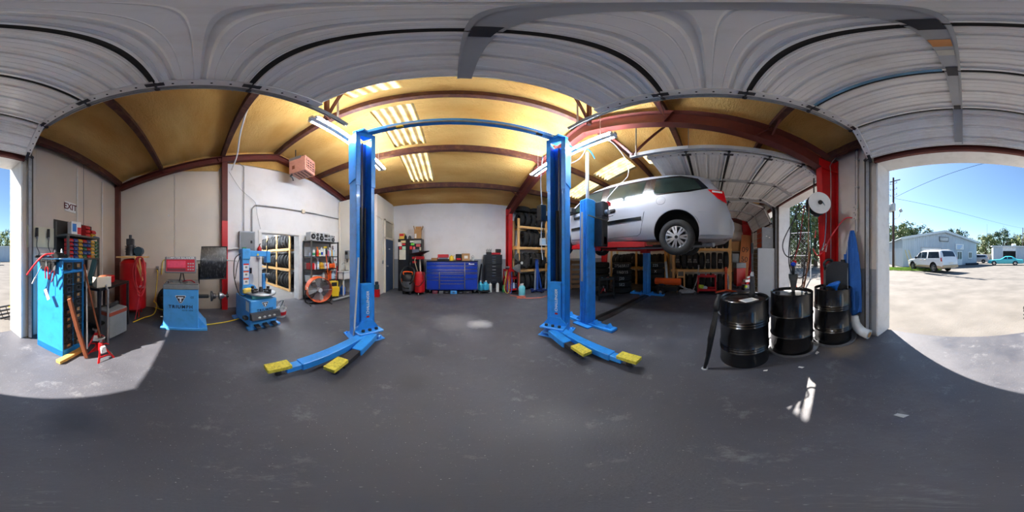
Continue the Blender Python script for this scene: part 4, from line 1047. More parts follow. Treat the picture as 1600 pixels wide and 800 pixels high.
# red upright compressor with pump
t = thing('air_compressor', 'tall red air compressor tank with motor and pump on top', 'compressor', (-3.42, -1.42, 0), 100)
mb = MB(); mb.lathe([(0, .1), (.2, .12), (.3, .2), (.3, 1.22), (.2, 1.3), (0, 1.32)], 32); mb.build('tank', RED, t)
for a in (45, 135, 225, 315):
    mb = MB(); mb.bar((.24*math.cos(R(a)), .24*math.sin(R(a)), 0), (.24*math.cos(R(a)), .24*math.sin(R(a)), .26), .06, .02); mb.build('foot', RED, t)
mb = MB(); mb.box(-.32, .34, -.26, .26, 1.33, 1.365, .004); mb.build('pump_deck', WOODX, t)
mb = MB(); mb.cyl((-.06, 0, 1.38), (-.06, 0, 1.62), .12, .09, 14)
for z in (1.46, 1.5, 1.54, 1.58): mb.cyl((-.06, 0, z), (-.06, 0, z+.015), .13, n=14)
mb.box(-.14, .02, -.08, .08, 1.62, 1.76, .01); mb.cyl((-.06, 0, 1.76), (-.06, 0, 1.85), .035, n=10); mb.build('pump', DKSTEEL, t)
mb = MB(); mb.cyl((.14, -.12, 1.48), (.14, .16, 1.48), .095, n=18); mb.box(.08, .2, -.1, .1, 1.365, 1.4); mb.build('motor', mat('motor_teal', (36, 62, 76), .45), t)
mb = MB(); mb.tube([(.2, -.36, 1.34), (.26, -.36, 1.0)], .02, 6); mb.bar((.1, -.3, 1.36), (.28, -.33, .86), .06, .02); mb.build('wood_brace', WOODZ, t)
mb = MB(); mb.ob((.26, -.26, .72), (.12, .03, .05), (0, 0, 0), .004); mb.build('name_plate', LGREY, t)
def coil(cx, cy, cz, rw, rh, turns, r, seed=1, tx=(0, 1)):
    rn = random.Random(seed); P = []
    for k in range(turns):
        a0 = rn.uniform(.85, 1.12); b0 = rn.uniform(.85, 1.15); off = rn.uniform(-.05, .05)
        for i in range(14):
            a = 2*PI*i/14+PI/2
            u = rw*a0*math.cos(a)+off*.4; v = rh*b0*(math.sin(a)-1)+rh
            P.append((cx+tx[0]*u+rn.uniform(0, .03), cy+tx[1]*u, cz+v-rh+rn.uniform(-.01, .01)))
    return P
mb = MB(); mb.tube(smooth_path(coil(-3.06, -1.12, 1.36, .13, .36, 5, .01, 4, (.25, .97)) + [(-3.1, -1.1, .9), (-3.05, -1.15, .4), (-3.0, -1.2, .05)], 3), .009, 6)
mb.build('air_hose', REDHOSE, label='coiled pinkish red air hose hung on the red compressor', cat='hose')
mb = MB(); mb.tube(smooth_path([(-3.95, -1.0, 1.02), (-3.85, -.95, .95), (-3.8, -.98, .5), (-3.7, -1.0, .28), (-3.5, -.95, .33), (-3.35, -.85, .3), (-3.3, -.9, .1), (-3.2, -1.1, .02), (-2.9, -1.2, .02)], 5), .011, 6)
mb.build('air_hose', COPPERROPE, label='yellow hose hanging in loops beside the red compressor', cat='hose')
mb = MB(); mb.tube(smooth_path([(-3.4, -.9, .22), (-3.35, -.65, .16), (-3.2, -.5, .02), (-3.0, -.1, .015), (-3.1, .5, .015), (-3.25, .85, .015)], 5), .011, 6)
mb.build('air_hose', COPPERROPE, label='yellow hose running on the floor between balancer and tyre changer', cat='hose')
# pipe and outlet strips on the left wall
mb = MB(); mb.tube([(-4.05, -.78, 1.27), (-4.05, .6, 1.27)], .013, 8); mb.build('wall_pipe', WHITE, label='white horizontal pipe on the wall behind the balancer', cat='pipe')
mb = MB(); mb.tube(smooth_path([(-4.05, -.78, 1.27), (-4.05, -.86, 1.24), (-4.05, -.9, .9)], 4), .011, 6); mb.build('wall_cable', COPPERROPE, label='yellow cable dropping from the pipe behind the balancer', cat='cable')
def outlet(label, loc, rz, plug=True):
    t = thing('power_outlet', label, 'outlet', loc, rz)
    mb = MB(); mb.box(-.04, .04, -.03, 0, -.06, .06, .006); mb.build('cover', GALV, t)
    if plug:
        mb = MB(); mb.box(-.02, .02, -.06, -.03, -.045, -.01, .004); mb.build('plug', PLBLACK, t)
outlet('grey power outlet with black plug beside the red compressor', (-4.06, -1.0, 1.05), 90)
outlet('grey power outlet on the wall left of the red post', (-4.06, .45, 1.02), 90)
mb = MB(); mb.box(-.012, .012, -.02, .02, -.02, .02, .004); mb.build('thermostat', WHITE, loc=(-4.07, -.72, 2.42), label='tiny white sensor high on the cream wall panel', cat='sensor')

# ================================================================ WHEEL BALANCER
def t_logo(par, x, z, y, s):
    mb = MB(); q = [(-.5, .42), (-.42, .5), (.42, .5), (.5, .42), (.12, -.44), (0, -.5), (-.12, -.44)]
    mb.prism([(x+a*s*1.25, z+b*s) for a, b in q], y-.002, y, 'y'); mb.build('logo', TXTWHITE, par)
    mb = MB(); mb.prism([(x+a*s*1.1, z+b*s*.88) for a, b in q], y-.004, y, 'y'); mb.build('logo', TXTDARK, par)
    mb = MB(); mb.prism([(x+a*s, z+b*s) for a, b in [(-.33, .3), (.33, .3), (.33, .14), (.1, .14), (.1, -.3), (-.1, -.3), (-.1, .14), (-.33, .14)]], y-.006, y, 'y'); mb.build('logo', TXTWHITE, par)
B = thing('wheel_balancer', 'blue wheel balancer with a red display and black wheel hood', 'balancer', (-3.05, -.285, 0), 90)
mb = MB(); mb.box(-.31, .31, -.25, .25, .04, .78, .012); mb.build('body', BLUE2, B)
mb = MB(); mb.box(-.36, .46, -.28, .28, 0, .045, .006); mb.build('base_plate', BLUE2, B)
mb = MB(); mb.prism([(.31, .04), (.46, .04), (.31, .24)], -.2, .2, 'y'); mb.build('base_wing', BLUE2, B)
mb = MB(); mb.box(-.315, .315, -.255, .26, .78, .86, .01); mb.build('top_band', GREY, B)
mb = MB(); mb.box(-.30, .31, -.25, .26, .86, .885, .006); o = mb.build('weight_tray', mat('tray_grey', (110, 112, 116), .5, .1, .1, 20), B)
wm = MB(); wm.box(-.025, .025, -.012, .012, 0, .02, .004); wm = wm.mesh('wheel_weight', STEEL)
for i in range(22):
    inst('wheel_weight', wm, o, (random.uniform(-.27, .15), random.uniform(-.23, .1), .885), (0, 0, random.uniform(0, 180)))
mb = MB(); mb.tube(smooth_path([(.02, -.1, .9), (.1, -.15, .93), (.18, -.1, .92), (.24, -.18, .9)], 4), .012, 6); mb.build('weight_pliers', mat('plier_red', (150, 24, 40), .5), o)
mb = MB(); mb.prism([(-.06, .88), (-.04, .88), (.0, 1.08), (-.02, 1.08)], .02, .05, 'y'); mb.prism([(.06, .88), (.04, .88), (-.0, 1.08), (.02, 1.08)], .02, .05, 'y'); mb.build('display_stand', PLBLACK, B)
d = thing('display_panel', None, None, (-.03, .03, 1.2), rot=(-8, 0, 0)); d.parent = B
mb = MB(); mb.box(-.3, .3, -.03, .03, -.155, .155, .012); mb.build('case', GREY, d)
mb = MB(); mb.box(-.27, .27, -.034, -.028, -.125, .10); mb.build('screen', mat('balancer_red', (206, 40, 62), .4, 0, .04, 4), d)
mb = MB(); mb.box(-.25, .1, -.036, -.03, -.05, .075); mb.build('readout', mat('readout_pink', (240, 90, 120), .3, 0, .1, 20), d)
mb = MB(); mb.box(-.25, .1, -.036, -.03, -.115, -.07); mb.build('strip', mat('strip_grey', (120, 60, 70), .4), d)
for i in range(3):
    for j in range(3):
        mb = MB(); mb.box(.135+.045*i, .165+.045*i, -.038, -.03, -.1+.055*j, -.075+.055*j); mb.build('button', LGREY, d)
text('lettering', 'COMPUTER BALANCER', .05, TXTWHITE, d, (0, -.032, .128), (90, 0, 0), bold=.001)
h = thing('wheel_hood', None, None, (.58, .1, 1.22)); h.parent = B
def hf(u, v):
    x = -.24+.5*u; a = R(-20+70*v); 
    return (x+.03*v, .05-.12*math.sin(PI*v)*1.0+.05*u, -.3+.63*v)
mb = MB(); mb.grid(hf, 10, 12); mb.grid(lambda u, v: tuple(a+b for a, b in zip(hf(u, v), (0, .03, 0))), 10, 12); mb.build('hood_shell', mat('hood_black', (30, 32, 36), .35, 0, .25, 3, dirt=(150, 150, 150), dirt_amt=.6, dscale=14, stretch=(3, 1, 1)), h)
mb = MB(); mb.tube([(-.25, .06, -.31), (.28, .1, -.31), (.3, .1, .34), (-.2, .06, .33)], .016, 8, closed=True); mb.build('hood_frame', PLBLACK, h)
mb = MB(); mb.tube([(-.26, .06, -.4), (-.26, .06, .0)], .016, 8); mb.build('hood_arm', PLBLACK, h)
mb = MB(); mb.cyl((.31, 0, .6), (.50, 0, .6), .035, n=16); mb.build('shaft_housing', PLBLACK, B)
mb = MB(); mb.cyl((.5, 0, .6), (.84, 0, .6), .018, n=12); mb.build('shaft', STEEL, B)
mb = MB(); mb.lathe([(.02, 0), (.1, 0), (.1, .03), (.06, .05), (.045, .1), (.02, .1)], 20, Matrix.Translation((.54, 0, .6)) @ Matrix.Rotation(R(90), 4, 'Y')); mb.build('flange', DKSTEEL, B)
mb = MB(); mb.lathe([(.02, 0), (.075, .02), (.075, .05), (.03, .12), (.02, .12)], 20, Matrix.Translation((.68, 0, .6)) @ Matrix.Rotation(R(90), 4, 'Y')); mb.build('cone', STEEL, B)
mb = MB(); mb.cyl((.83, 0, .6), (.88, 0, .6), .035, n=12); mb.cyl((.855, 0, .52), (.855, 0, .68), .01, n=8); mb.build('wing_nut', PLBLACK, B)
for i in range(5):
    mb = MB(); mb.cyl((-.31, -.12, .2+i*.13), (-.38, -.12, .2+i*.13), .012, n=8); mb.build('cone_peg', PLBLACK, B)
t_logo(B, .0, .6, -.251, .15)
text('lettering', 'TRIUMPH', .085, TXTDARK, B, (.0, -.252, .46), (90, 0, 0), bold=.002, space=1.25)
text('lettering', 'NTB-550', .04, TXTDARK, B, (.12, -.252, .395), (90, 0, 0), space=1.3)
text('lettering', 'CE', .05, TXTDARK, B, (.2, -.252, .64), (90, 0, 0))
TYL = tyre_mesh(.33, .2, .2)
o = inst('tyre', TYL, None, (-3.76, -.62, .335), (0, 72, -15), label='black tyre leaning on the wall behind the blue balancer', cat='tyre')

# ================================================================ TYRE CHANGER
K = thing('tyre_changer', 'blue tyre changing machine with turntable and swing arm', 'tyre changer', (-3.08, 1.14, 0), 96)
mb = MB(); mb.box(-.27, .27, -.38, .38, .04, .56, .012); mb.build('body', BLUE2, K)
for q_ in ((-.33, .33, -.42, -.3), (-.36, -.2, .2, .4)):
    mb = MB(); mb.box(*q_, 0, .04, .004); mb.build('foot_plate', BLUE2, K)
mb = MB(); mb.prism([(-.5, .22), (-.385, .2), (-.385, .34), (-.46, .33)], -.29, .29, 'x'); mb.build('parts_tray', mat('tray_dark', (62, 62, 66), .5, .2, .15, 9), K)
for i in range(4):
    mb = MB(); mb.ball((-.15+.1*i, -.485, .26), (.03, .012, .022), 8, 6); mb.build('weight', LGREY if i else PAPER, K)
for i in range(3):
    mb = MB(); mb.ob((-.17+.17*i, -.45, .075), (.09, .13, .03), (14, 0, 0), .008); mb.build('pedal', DKSTEEL, K)
mb = MB(); mb.ob((-.31, -.24, .2), (.08, .12, .06), bev=.01); mb.build('side_tray', DKSTEEL, K)
mb = MB(); mb.lathe([(0, .57), (.1, .57), (.1, .62), (.29, .63), (.3, .645), (.29, .66), (0, .665)], 28, Matrix.Translation((.06, -.14, 0))); mb.build('turntable', GALV, K)
for a in (20, 110, 200, 290):
    mb = MB(); T = Matrix.Translation((.06, -.14, .67)) @ Matrix.Rotation(R(a), 4, 'Z'); mb.box(.1, .24, -.03, .03, 0, .03, .006, T); mb.box(.2, .25, -.025, .025, .03, .075, .006, T); mb.build('clamp_jaw', DKSTEEL, K)
mb = MB(); mb.cyl((-.18, -.25, .6), (.16, -.3, .6), .045, n=14); mb.build('air_cylinder', mat('cyl_green', (120, 190, 170), .45), K)
mb = MB(); mb.cyl((.06, -.14, .67), (.06, -.14, .76), .05, .03, 14); mb.build('hub', DKSTEEL, K)
mb = MB(); mb.box(-.22, -.06, .12, .30, .56, 1.50, .01); mb.build('column', BLUE2, K)
mb = MB(); mb.box(-.23, -.05, .1, .32, 1.30, 1.52, .012); mb.build('column_head', BLUE2, K)
mb = MB(); mb.box(-.08, .46, .16, .26, 1.36, 1.48, .012); mb.build('swing_arm', BLUE2, K)
mb = MB(); mb.box(.36, .46, .14, .28, 1.22, 1.48, .012); mb.build('arm_head', BLUE2, K)
mb = MB(); mb.cyl((.41, .2, .98), (.41, .2, 1.72), .018, n=6); mb.build('hex_shaft', DKSTEEL, K)
mb = MB(); mb.ob((.39, .17, .96), (.08, .12, .05), bev=.012); mb.build('mount_head', STEEL, K)
mb = MB(); mb.box(.30, .37, .2, .27, .56, .98, .01); mb.build('assist_post', BLUE2, K)
mb = MB(); mb.cyl((-.02, .1, .66), (-.02, .28, .66), .11, n=18); mb.build('bead_breaker', BLUE2, K)
mb = MB(); mb.ob((-.18, -.02, .68), (.2, .1, .1), (0, 0, 20), .03); mb.build('rag', mat('rag_yellow', (222, 194, 96), .8, 0, .1, 8), K)
for i, (z, m) in enumerate(((1.14, WHITE), (.99, WHITE), (.84, WHITE))):
    mb = MB(); mb.box(-.2, -.08, .117, .12, z-.06, z+.05); mb.build('decal', m, K)
    mb = MB(); mb.box(-.2, -.08, .1165, .12, z+.045, z+.075); mb.build('decal_stripe', ORANGE if i else TXTRED, K)
    mb = MB(); mb.ob((-.14, .116, z), (.05, .003, .04)); mb.build('decal_print', GREY, K)
mb = MB(); mb.prism([(.12, 1.38), (.18, 1.38), (.15, 1.43)], .156, .16, 'y'); mb.build('warning_mark', YELLOW, K)
mb = MB(); mb.ob((-.14, .22, 1.535), (.09, .06, .03), bev=.008); mb.build('glove', GREEN, K)
mb = MB(); mb.tube(smooth_path([(-.23, .2, 1.42), (-.36, .2, 1.3), (-.38, .18, .95), (-.3, .1, .6), (-.2, 0, .58)], 6), .01, 6); mb.build('air_line', PLBLACK, K)
mb = MB(); mb.tube(smooth_path([(-.23, .2, 1.36), (-.3, .2, 1.2), (-.34, .22, .9)], 6), .008, 6); mb.build('air_line', PLBLACK, K)
t_logo(K, .02, .46, -.381, .11)
text('lettering', 'TRIUMPH', .07, TXTDARK, K, (.02, -.382, .36), (90, 0, 0), bold=.0015, space=1.2)
text('lettering', 'NTC-950', .035, TXTDARK, K, (.07, -.382, .305), (90, 0, 0), space=1.2)
for y in (-.28, -.2):
    mb = MB(); mb.box(-.273, -.27, y-.03, y+.03, .33, .52); mb.build('decal', PAPER, K)
t = thing('bucket', 'white bucket with red tin standing beside the tyre changer', 'bucket', (-3.1, 1.72, 0))
mb = MB(); mb.lathe([(0, 0), (.12, 0), (.14, .2), (.148, .2), (.13, .01)], 22); mb.build('bucket_body', WHITE, t)
mb = MB(); mb.lathe([(.137, .06), (.141, .06), (.147, .14), (.143, .14)], 22); mb.build('red_band', TXTRED, t)
mb = MB(); mb.tube(smooth_path([(-.14, 0, .19), (-.1, .06, .32), (.0, .1, .36), (.12, .05, .28), (.14, 0, .19)], 4), .007, 6); mb.build('handle', STEEL, t)
mb = MB(); mb.bar((-.06, 0, .1), (.14, .02, .42), .02, .012); mb.build('brush', LGREY, t)
t = thing('solvent_can', 'white container with a red cap behind the tyre changer', 'container', (-3.78, 1.2, 0))
mb = MB(); mb.box(-.13, .13, -.13, .13, 0, .95, .03); mb.build('can_body', WHITE, t)
mb = MB(); mb.cyl((0, -.06, .95), (0, -.06, 1.02), .06, n=14); mb.build('cap', RED, t)
mb = MB(); mb.cyl((0, .07, .95), (0, .07, 1.08), .05, n=14); mb.build('cap', PLBLACK, t)
t = thing('fire_extinguisher', 'red fire extinguisher on the wall beside the electrical panel', 'extinguisher', (-4.03, 1.62, 1.33))
mb = MB(); mb.lathe([(0, 0), (.06, .0), (.06, .12), (0, .12)], 16); mb.build('label_band', WHITE, t)
mb = MB(); mb.lathe([(.06, .12), (.06, .24), (.03, .29), (.015, .3), (.015, .33), (0, .33)], 16); mb.build('cylinder', RED, t)
mb = MB(); mb.bar((0, 0, .34), (.09, 0, .36), .02, .015); mb.build('handle', PLBLACK, t)

# ================================================================ LEFT WALL FITTINGS
t = thing('electrical_panel', 'grey electrical panel box on the white left wall', 'electrical box', (-4.03, 1.27, 1.75), 90)
mb = MB(); mb.box(-.21, .21, -.06, .07, -.25, .26, .008); mb.build('box_body', GALV, t)
mb = MB(); mb.box(-.185, .185, -.068, -.058, -.22, .23, .006); o = mb.build('door', GREY, t)
mb = MB(); mb.ob((.1, -.071, -.02), (.05, .006, .07)); mb.build('latch', PLBLACK, o)
def pipe(label, pts, r=.014, m=None, k=1, n=8):
    mb = MB(); mb.tube(pts if k == 1 else smooth_path(pts, k), r, n); return mb.build('conduit', m or GALV, label=label, cat='conduit')
pipe('pair of thin grey conduits rising from the electrical panel', [(-4.06, 1.2, 2.0), (-4.06, 1.2, 3.95), (-4.06, 1.05, 4.05)], .01)
pipe('grey conduit arching from the electrical panel along the white wall', [(-4.06, 1.42, 2.0), (-4.06, 1.42, 2.65), (-4.06, 1.5, 2.76), (-4.06, 1.6, 2.78), (-4.06, 3.2, 2.80), (-4.06, 4.85, 2.82)], .016)
mb = MB(); mb.box(-.03, .02, -.06, .06, -.06, .06, .008); mb.build('junction_box', OFFWHITE, loc=(-4.06, 3.1, 2.8), label='cream junction box on the long wall conduit', cat='electrical box')
pipe('dark pipe stub running from the red post to the panel', [(-4.05, .76, 1.52), (-4.05, .95, 1.56), (-4.05, 1.06, 1.56)], .018, GALV)
pipe('white pipe end sticking out from the red post', [(-3.92, .66, 1.27), (-3.8, .95, 1.255)], .02, WHITE)
pipe('thin dark cable drooping down the white wall to the panel', [(-4.05, .8, 3.72), (-4.05, 1.1, 3.2), (-4.05, 1.5, 2.85), (-4.05, 1.56, 2.5), (-4.05, 1.66, 2.1)], .005, GREY, 5, 5)
pipe('white flexible conduit sweeping from the wall up to the roof', [(-4.0, .86, 3.75), (-3.6, .9, 4.0), (-3.0, .8, 4.15), (-2.3, .7, 4.2), (-1.9, .65, 4.2)], .018, WHITE, 6)
pipe('pair of pale pipes up the corner beside the office', [(-4.0, 4.78, .0), (-4.0, 4.78, 3.5)], .03, OFFWHITE)
pipe('grey wall pipe from the corner panel over the office front', [(-2.5, 4.87, 2.75), (-2.44, 4.95, 2.74), (-2.44, 5.2, 2.7), (-2.44, 5.28, 2.6), (-2.44, 5.28, 1.2)], .012, OFFWHITE)
outlet('grey switch box beside the blue office door', (-2.45, 5.3, 1.15), 90, False)
t = thing('wall_phone', 'dark grey wall phone box on the office front', 'phone', (-3.68, 4.88, 1.42))
mb = MB(); mb.box(-.09, .09, -.09, .01, -.16, .16, .02); mb.build('housing', GREY, t)
mb = MB(); mb.box(-.06, .06, -.1, -.085, .0, .12, .01); mb.build('face', PLBLACK, t)
mb = MB(); mb.tube([(-.0, -.05, -.16), (.0, -.03, -.28)], .02, 8); mb.build('spout', PLBLACK, t)
# hanging unit heater
t = thing('unit_heater', 'dusty pink unit heater hung from the roof', 'heater', (-3.42, 2.58, 3.7), 110)
mb = MB(); mb.box(-.24, .24, -.24, .26, 0, .5, .01); mb.build('housing', PINK, t)
mb = MB(); mb.box(-.245, .245, -.1, .265, .44, .54, .006); mb.build('top_cap', GALV, t)
mb = MB(); mb.box(-.2, .2, -.245, -.235, .1, .42); mb.build('grille_back', DARK, t)
for i in range(4):
    mb = MB(); mb.ob((0, -.25, .13+.085*i), (.42, .03, .03), (30, 0, 0)); mb.build('louvre', PINK, t)
for i in range(4):
    mb = MB(); mb.ob((-.18+.12*i, -.25, .26), (.016, .02, .34)); mb.build('louvre_bar', PINK, t)
for i in range(4):
    mb = MB(); mb.box(-.18, .18, -.18+.1*i, -.16+.1*i, -.004, .002); mb.build('bottom_slot', DARK, t)
for x in (-.17, .17):
    mb = MB(); mb.cyl((x, .1, .5), (x, .1, .86), .014, n=8); mb.build('hanger_rod', DKSTEEL, t)
mb = MB(); mb.box(-.244, -.24, .08, .16, .12, .24); mb.build('name_plate', OLDWOOD, t)
mb = MB(); mb.tube(smooth_path([(-.2, .2, .0), (-.2, .2, -.05), (-.25, .22, -.08), (-.18, .2, -.12), (-.16, .18, -.2), (-.2, .16, -.22)], 4), .016, 8); mb.build('gas_pipe', DKSTEEL, t)

# ================================================================ TYRE ROOM RACK
def tyre(loc, rot, label, sc=1.0, group=None):
    return inst('tyre', TYL, None, loc, rot, (sc, sc, sc*random.uniform(.9, 1.1)), label, 'tyre', group)
t = thing('tyre_rack', 'pine tyre rack in the side room behind the doorway', 'rack', (-6.75, 3.6, 0))
for x in (-1.55, -.5, .5, 1.55):
    for y in (-.28, .28):
        mb = MB(); mb.box(x-.045, x+.045, y-.02, y+.02, 0, 2.35); mb.build('post', WOODZ, t)
for z in (.05, .83, 1.62):
    for y in (-.3, .3):
        mb = MB(); mb.box(-1.6, 1.6, y-.02, y+.02, z-.045, z+.045); mb.build('rail', WOODX, t)
for j, (z, nm) in enumerate(((.05, 'lowest'), (.83, 'middle'), (1.62, 'top'))):
    for i in range(12):
        sc = random.uniform(.93, 1.0)
        tyre((-5.32-i*.245, 3.6, z+.03+.33*sc), (0, 90, random.uniform(-6, 6)), 'dusty tyre, %s from the doorway end on the %s tier of the side room rack' % (ORD[i], nm), sc, 'tyres in the side room')

# ================================================================ SUPPLY SHELF
S = thing('wire_shelf', 'grey and black steel shelving loaded with supplies beside the doorway', 'shelf', (-3.86, 3.70, 0), 90)
SHZ = (.13, .57, .955, 1.36, 1.83)
for x in (-.6, .6):
    for y in (-.19, .19):
        mb = MB(); mb.box(x-.018, x+.018, y-.018, y+.018, 0, 1.85); mb.build('post', DGREY if x < 0 else PLBLACK, S)
for z in SHZ:
    mb = MB(); mb.box(-.62, .62, -.2, .2, z-.03, z); mb.build('shelf_board', BLACK, S)
def on(x, z, y=0):   # point on the supply shelf, x along it (0 = centre) in world space
    return (-3.86-y, 3.70+x, z)
def speaker(x, w, h, label, knobs):
    t = thing('stereo', label, 'stereo', on(x, 1.83), 90)
    mb = MB(); mb.box(-w/2, w/2, -.12, .12, 0, h, .012); mb.build('case', LGREY, t)
    for (cx, cz, r) in knobs:
        mb = MB(); mb.cyl((cx, -.118, cz), (cx, -.135, cz), r, n=20); mb.build('speaker_cone', PLBLACK, t)
        mb = MB(); mb.cyl((cx, -.134, cz), (cx, -.142, cz), r*.35, n=12); mb.build('dust_cap', GREY, t)
    return t
t = speaker(-.47, .2, .28, 'silver stereo box with a round grille on the shelf end', [(.0, .14, .085)])
t = speaker(-.2, .3, .27, 'silver stereo box with three black speaker cones on the shelf', [(-.09, .2, .05), (-.09, .08, .055), (.08, .11, .085)])
mb = MB(); mb.box(.03, .13, -.126, -.118, .2, .25); mb.build('tape_slot', PLBLACK, t)
t = speaker(.12, .3, .28, 'silver stereo deck with a dark display on the shelf top', [(.1, .2, .035), (.1, .08, .04)])
mb = MB(); mb.box(-.11, .03, -.126, -.118, .15, .24); mb.build('display', PLBLACK, t)
mb = MB(); mb.box(-.11, .03, -.126, -.118, .05, .1); mb.build('tape_slot', PLBLACK, t)
t = speaker(.42, .18, .24, 'silver speaker with one big black woofer at the right shelf end', [(.0, .09, .07), (-.05, .2, .02), (.05, .2, .02)])
def bottle(x, z, h, r, m, cap, label, kind='bottle', y=-.06, band=None, at=None, nm='bottle'):
    t = thing(nm, label, 'bottle', at or on(x, z, y), random.uniform(0, 360))
    if kind == 'spray':
        mb = MB(); mb.lathe([(0, 0), (r, 0), (r, h*.55), (r*.35, h*.75), (r*.3, h*.82), (0, h*.82)], 14); mb.build('bottle_body', m, t)
        mb = MB(); mb.ob((0, 0, h*.86), (r*.7, r*.7, h*.08), bev=.004); mb.ob((r*.5, 0, h*.94), (r*2.0, r*.6, h*.1), bev=.005); mb.ob((r*.9, 0, h*.84), (r*.25, r*.3, h*.14), (0, 20, 0)); mb.build('trigger_head', cap, t)
    elif kind == 'jug':
        mb = MB(); mb.box(-r, r, -r*.7, r*.7, 0, h*.66, r*.3); mb.lathe([(r*.7, h*.64), (r*.3, h*.88), (r*.26, h*.92), (0, h*.92)], 14); mb.build('jug_body', m, t)
        mb = MB(); mb.tube(smooth_path([(r*.3, 0, h*.86), (r*.9, 0, h*.8), (r*.95, 0, h*.5)], 4), r*.14, 6); mb.build('handle', m, t)
        mb = MB(); mb.cyl((0, 0, h*.91), (0, 0, h), r*.3, n=12); mb.build('cap', cap, t)
    else:
        mb = MB(); mb.lathe([(0, 0), (r, 0), (r, h*.68), (r*.8, h*.8), (r*.34, h*.88), (r*.34, h*.92), (0, h*.92)], 14); mb.build('bottle_body', m, t)
        mb = MB(); mb.cyl((0, 0, h*.9), (0, 0, h), r*.38, n=10); mb.build('cap', cap, t)
    if band:
        mb = MB(); mb.lathe([(r*1.01 if kind != 'jug' else r*1.0, h*.15), (r*1.03, h*.17), (r*1.03, h*.45), (r*1.01, h*.47)], 14)
        if kind != 'jug': mb.build('label_band', band, t)
        else:
            mb = MB(); mb.box(-r*.7, r*.7, -r*.72, -r*.7, h*.15, h*.5); mb.build('label_band', band, t)
    return t
MILK = mat('milky_plastic', (222, 222, 216), .4, 0, .04, 5); LBL = mat('pale_blue_plastic', (170, 200, 225), .3)
z = SHZ[3]
bottle(-.52, z, .13, .05, mat('lilac', (180, 184, 214), .5), LGREY, 'short lilac tub on the upper shelf of the supply rack')
bottle(-.40, z, .23, .045, MILK, PLBLACK, 'white bottle with a green label on the upper supply shelf', band=GREEN)
bottle(-.24, z, .3, .04, ORANGE, mat('spray_orange', (226, 130, 40), .5), 'orange spray bottle standing on the upper supply shelf', 'spray', band=TXTRED)
bottle(-.15, z, .24, .042, MILK, PLBLACK, 'white bottle with lime label and black cap on supply shelf', band=mat('lime', (150, 190, 70), .5))
bottle(-.06, z, .29, .045, MILK, TXTWHITE, 'white detergent bottle with blue label on supply shelf', band=CHESTBLUE)
bottle(.05, z, .32, .045, MILK, YELLOW, 'tall white spray bottle with yellow trigger on supply shelf', 'spray')
bottle(.16, z, .34, .042, PLBLACK, YELLOW, 'black spray bottle with bright yellow head on supply shelf', 'spray')
bottle(.24, z, .22, .04, mat('rose_plastic', (190, 90, 110), .45), PAPER, 'rose coloured bottle on the upper supply shelf')
bottle(.33, z, .3, .05, LBL, TXTWHITE, 'pale spray bottle leaning near an amber one', 'spray')
bottle(.41, z, .24, .04, mat('amber', (220, 160, 50), .4), PAPER, 'amber and white bottle beside a pale spray bottle')
bottle(.49, z, .28, .042, LBL, BROWNRED, 'pale blue spray bottle with a brown trigger', 'spray')
bottle(.56, z, .2, .04, MILK, CHESTBLUE, 'small white bottle with blue cap at shelf end')
z = SHZ[2]
t = thing('tool_case', 'red plastic case at the left end of the middle shelf', 'case', on(-.48, z), 90)
mb = MB(); mb.box(-.1, .1, -.1, .1, 0, .2, .02); mb.build('case_body', RED, t); mb = MB(); mb.tube([(-.05, -.02, .2), (-.04, -.02, .24), (.04, -.02, .24), (.05, -.02, .2)], .01, 6); mb.build('handle', RED, t)
bottle(-.36, z, .17, .045, mat('pink_pale', (226, 190, 205), .5), PAPER, 'pale pink bottle beside the red case on middle shelf')
bottle(-.22, z, .36, .04, LBL, TXTWHITE, 'tall pale blue spray bottle on the middle supply shelf', 'spray', band=TXTWHITE)
mb = MB(); mb.ball((0, 0, .13), (.13, .09, .1)); mb.ob((0, 0, .03), (.24, .16, .06), bev=.01); mb.build('rag_bundle', mat('rag_ochre', (206, 160, 50), .85, 0, .15, 9), loc=on(-.06, z), label='yellow rag bundle on the middle supply shelf', cat='rag')
t = thing('carton', 'white wipes box with a blue mark on the middle shelf', 'box', on(.1, z, -.06), 90)
mb = MB(); mb.box(-.1, .1, -.09, .09, 0, .2, .012); mb.build('box_body', WHITE, t); mb = MB(); mb.ob((-.03, -.092, .12), (.06, .004, .06), (0, 20, 0)); mb.build('print', CHESTBLUE, t)
t = thing('chain_saw', 'orange and black chain saw on the middle supply shelf', 'chainsaw', on(.34, z, -.04), 90)
mb = MB(); mb.box(-.1, .08, -.07, .07, 0, .16, .03); mb.build('motor_body', ORANGE, t); mb = MB(); mb.tube(smooth_path([(-.1, 0, .1), (-.06, 0, .22), (.06, 0, .22), (.08, 0, .12)], 4), .014, 8); mb.build('handle', PLBLACK, t)
mb = MB(); mb.box(.06, .12, -.03, .03, .02, .1, .01); mb.build('guide_bar', PLBLACK, t)
bottle(.5, z, .2, .06, ORANGE, PLBLACK, 'orange fuel jug at the right of the middle shelf', 'jug')
bottle(.58, z, .3, .035, MILK, RED, 'slim white bottle with red cap at right shelf edge', 'spray')
z = SHZ[1]
t = thing('storage_tub', 'white plastic tub at the left of the low shelf', 'tub', on(-.45, z), 90)
mb = MB(); mb.prism([(-.13, 0), (.13, 0), (.15, .18), (-.15, .18)], -.13, .13, 'y'); mb.build('tub_body', MILK, t); mb = MB(); mb.box(-.16, .16, -.14, .14, .18, .2, .006); mb.build('lid', WHITE, t)
bottle(-.15, z, .17, .04, MILK, PAPER, 'small white jar on the low shelf above the fan')
bottle(.02, z, .28, .06, MILK, TXTWHITE, 'white jug with violet label above the orange fan', 'jug', band=mat('violet', (150, 130, 190), .5))
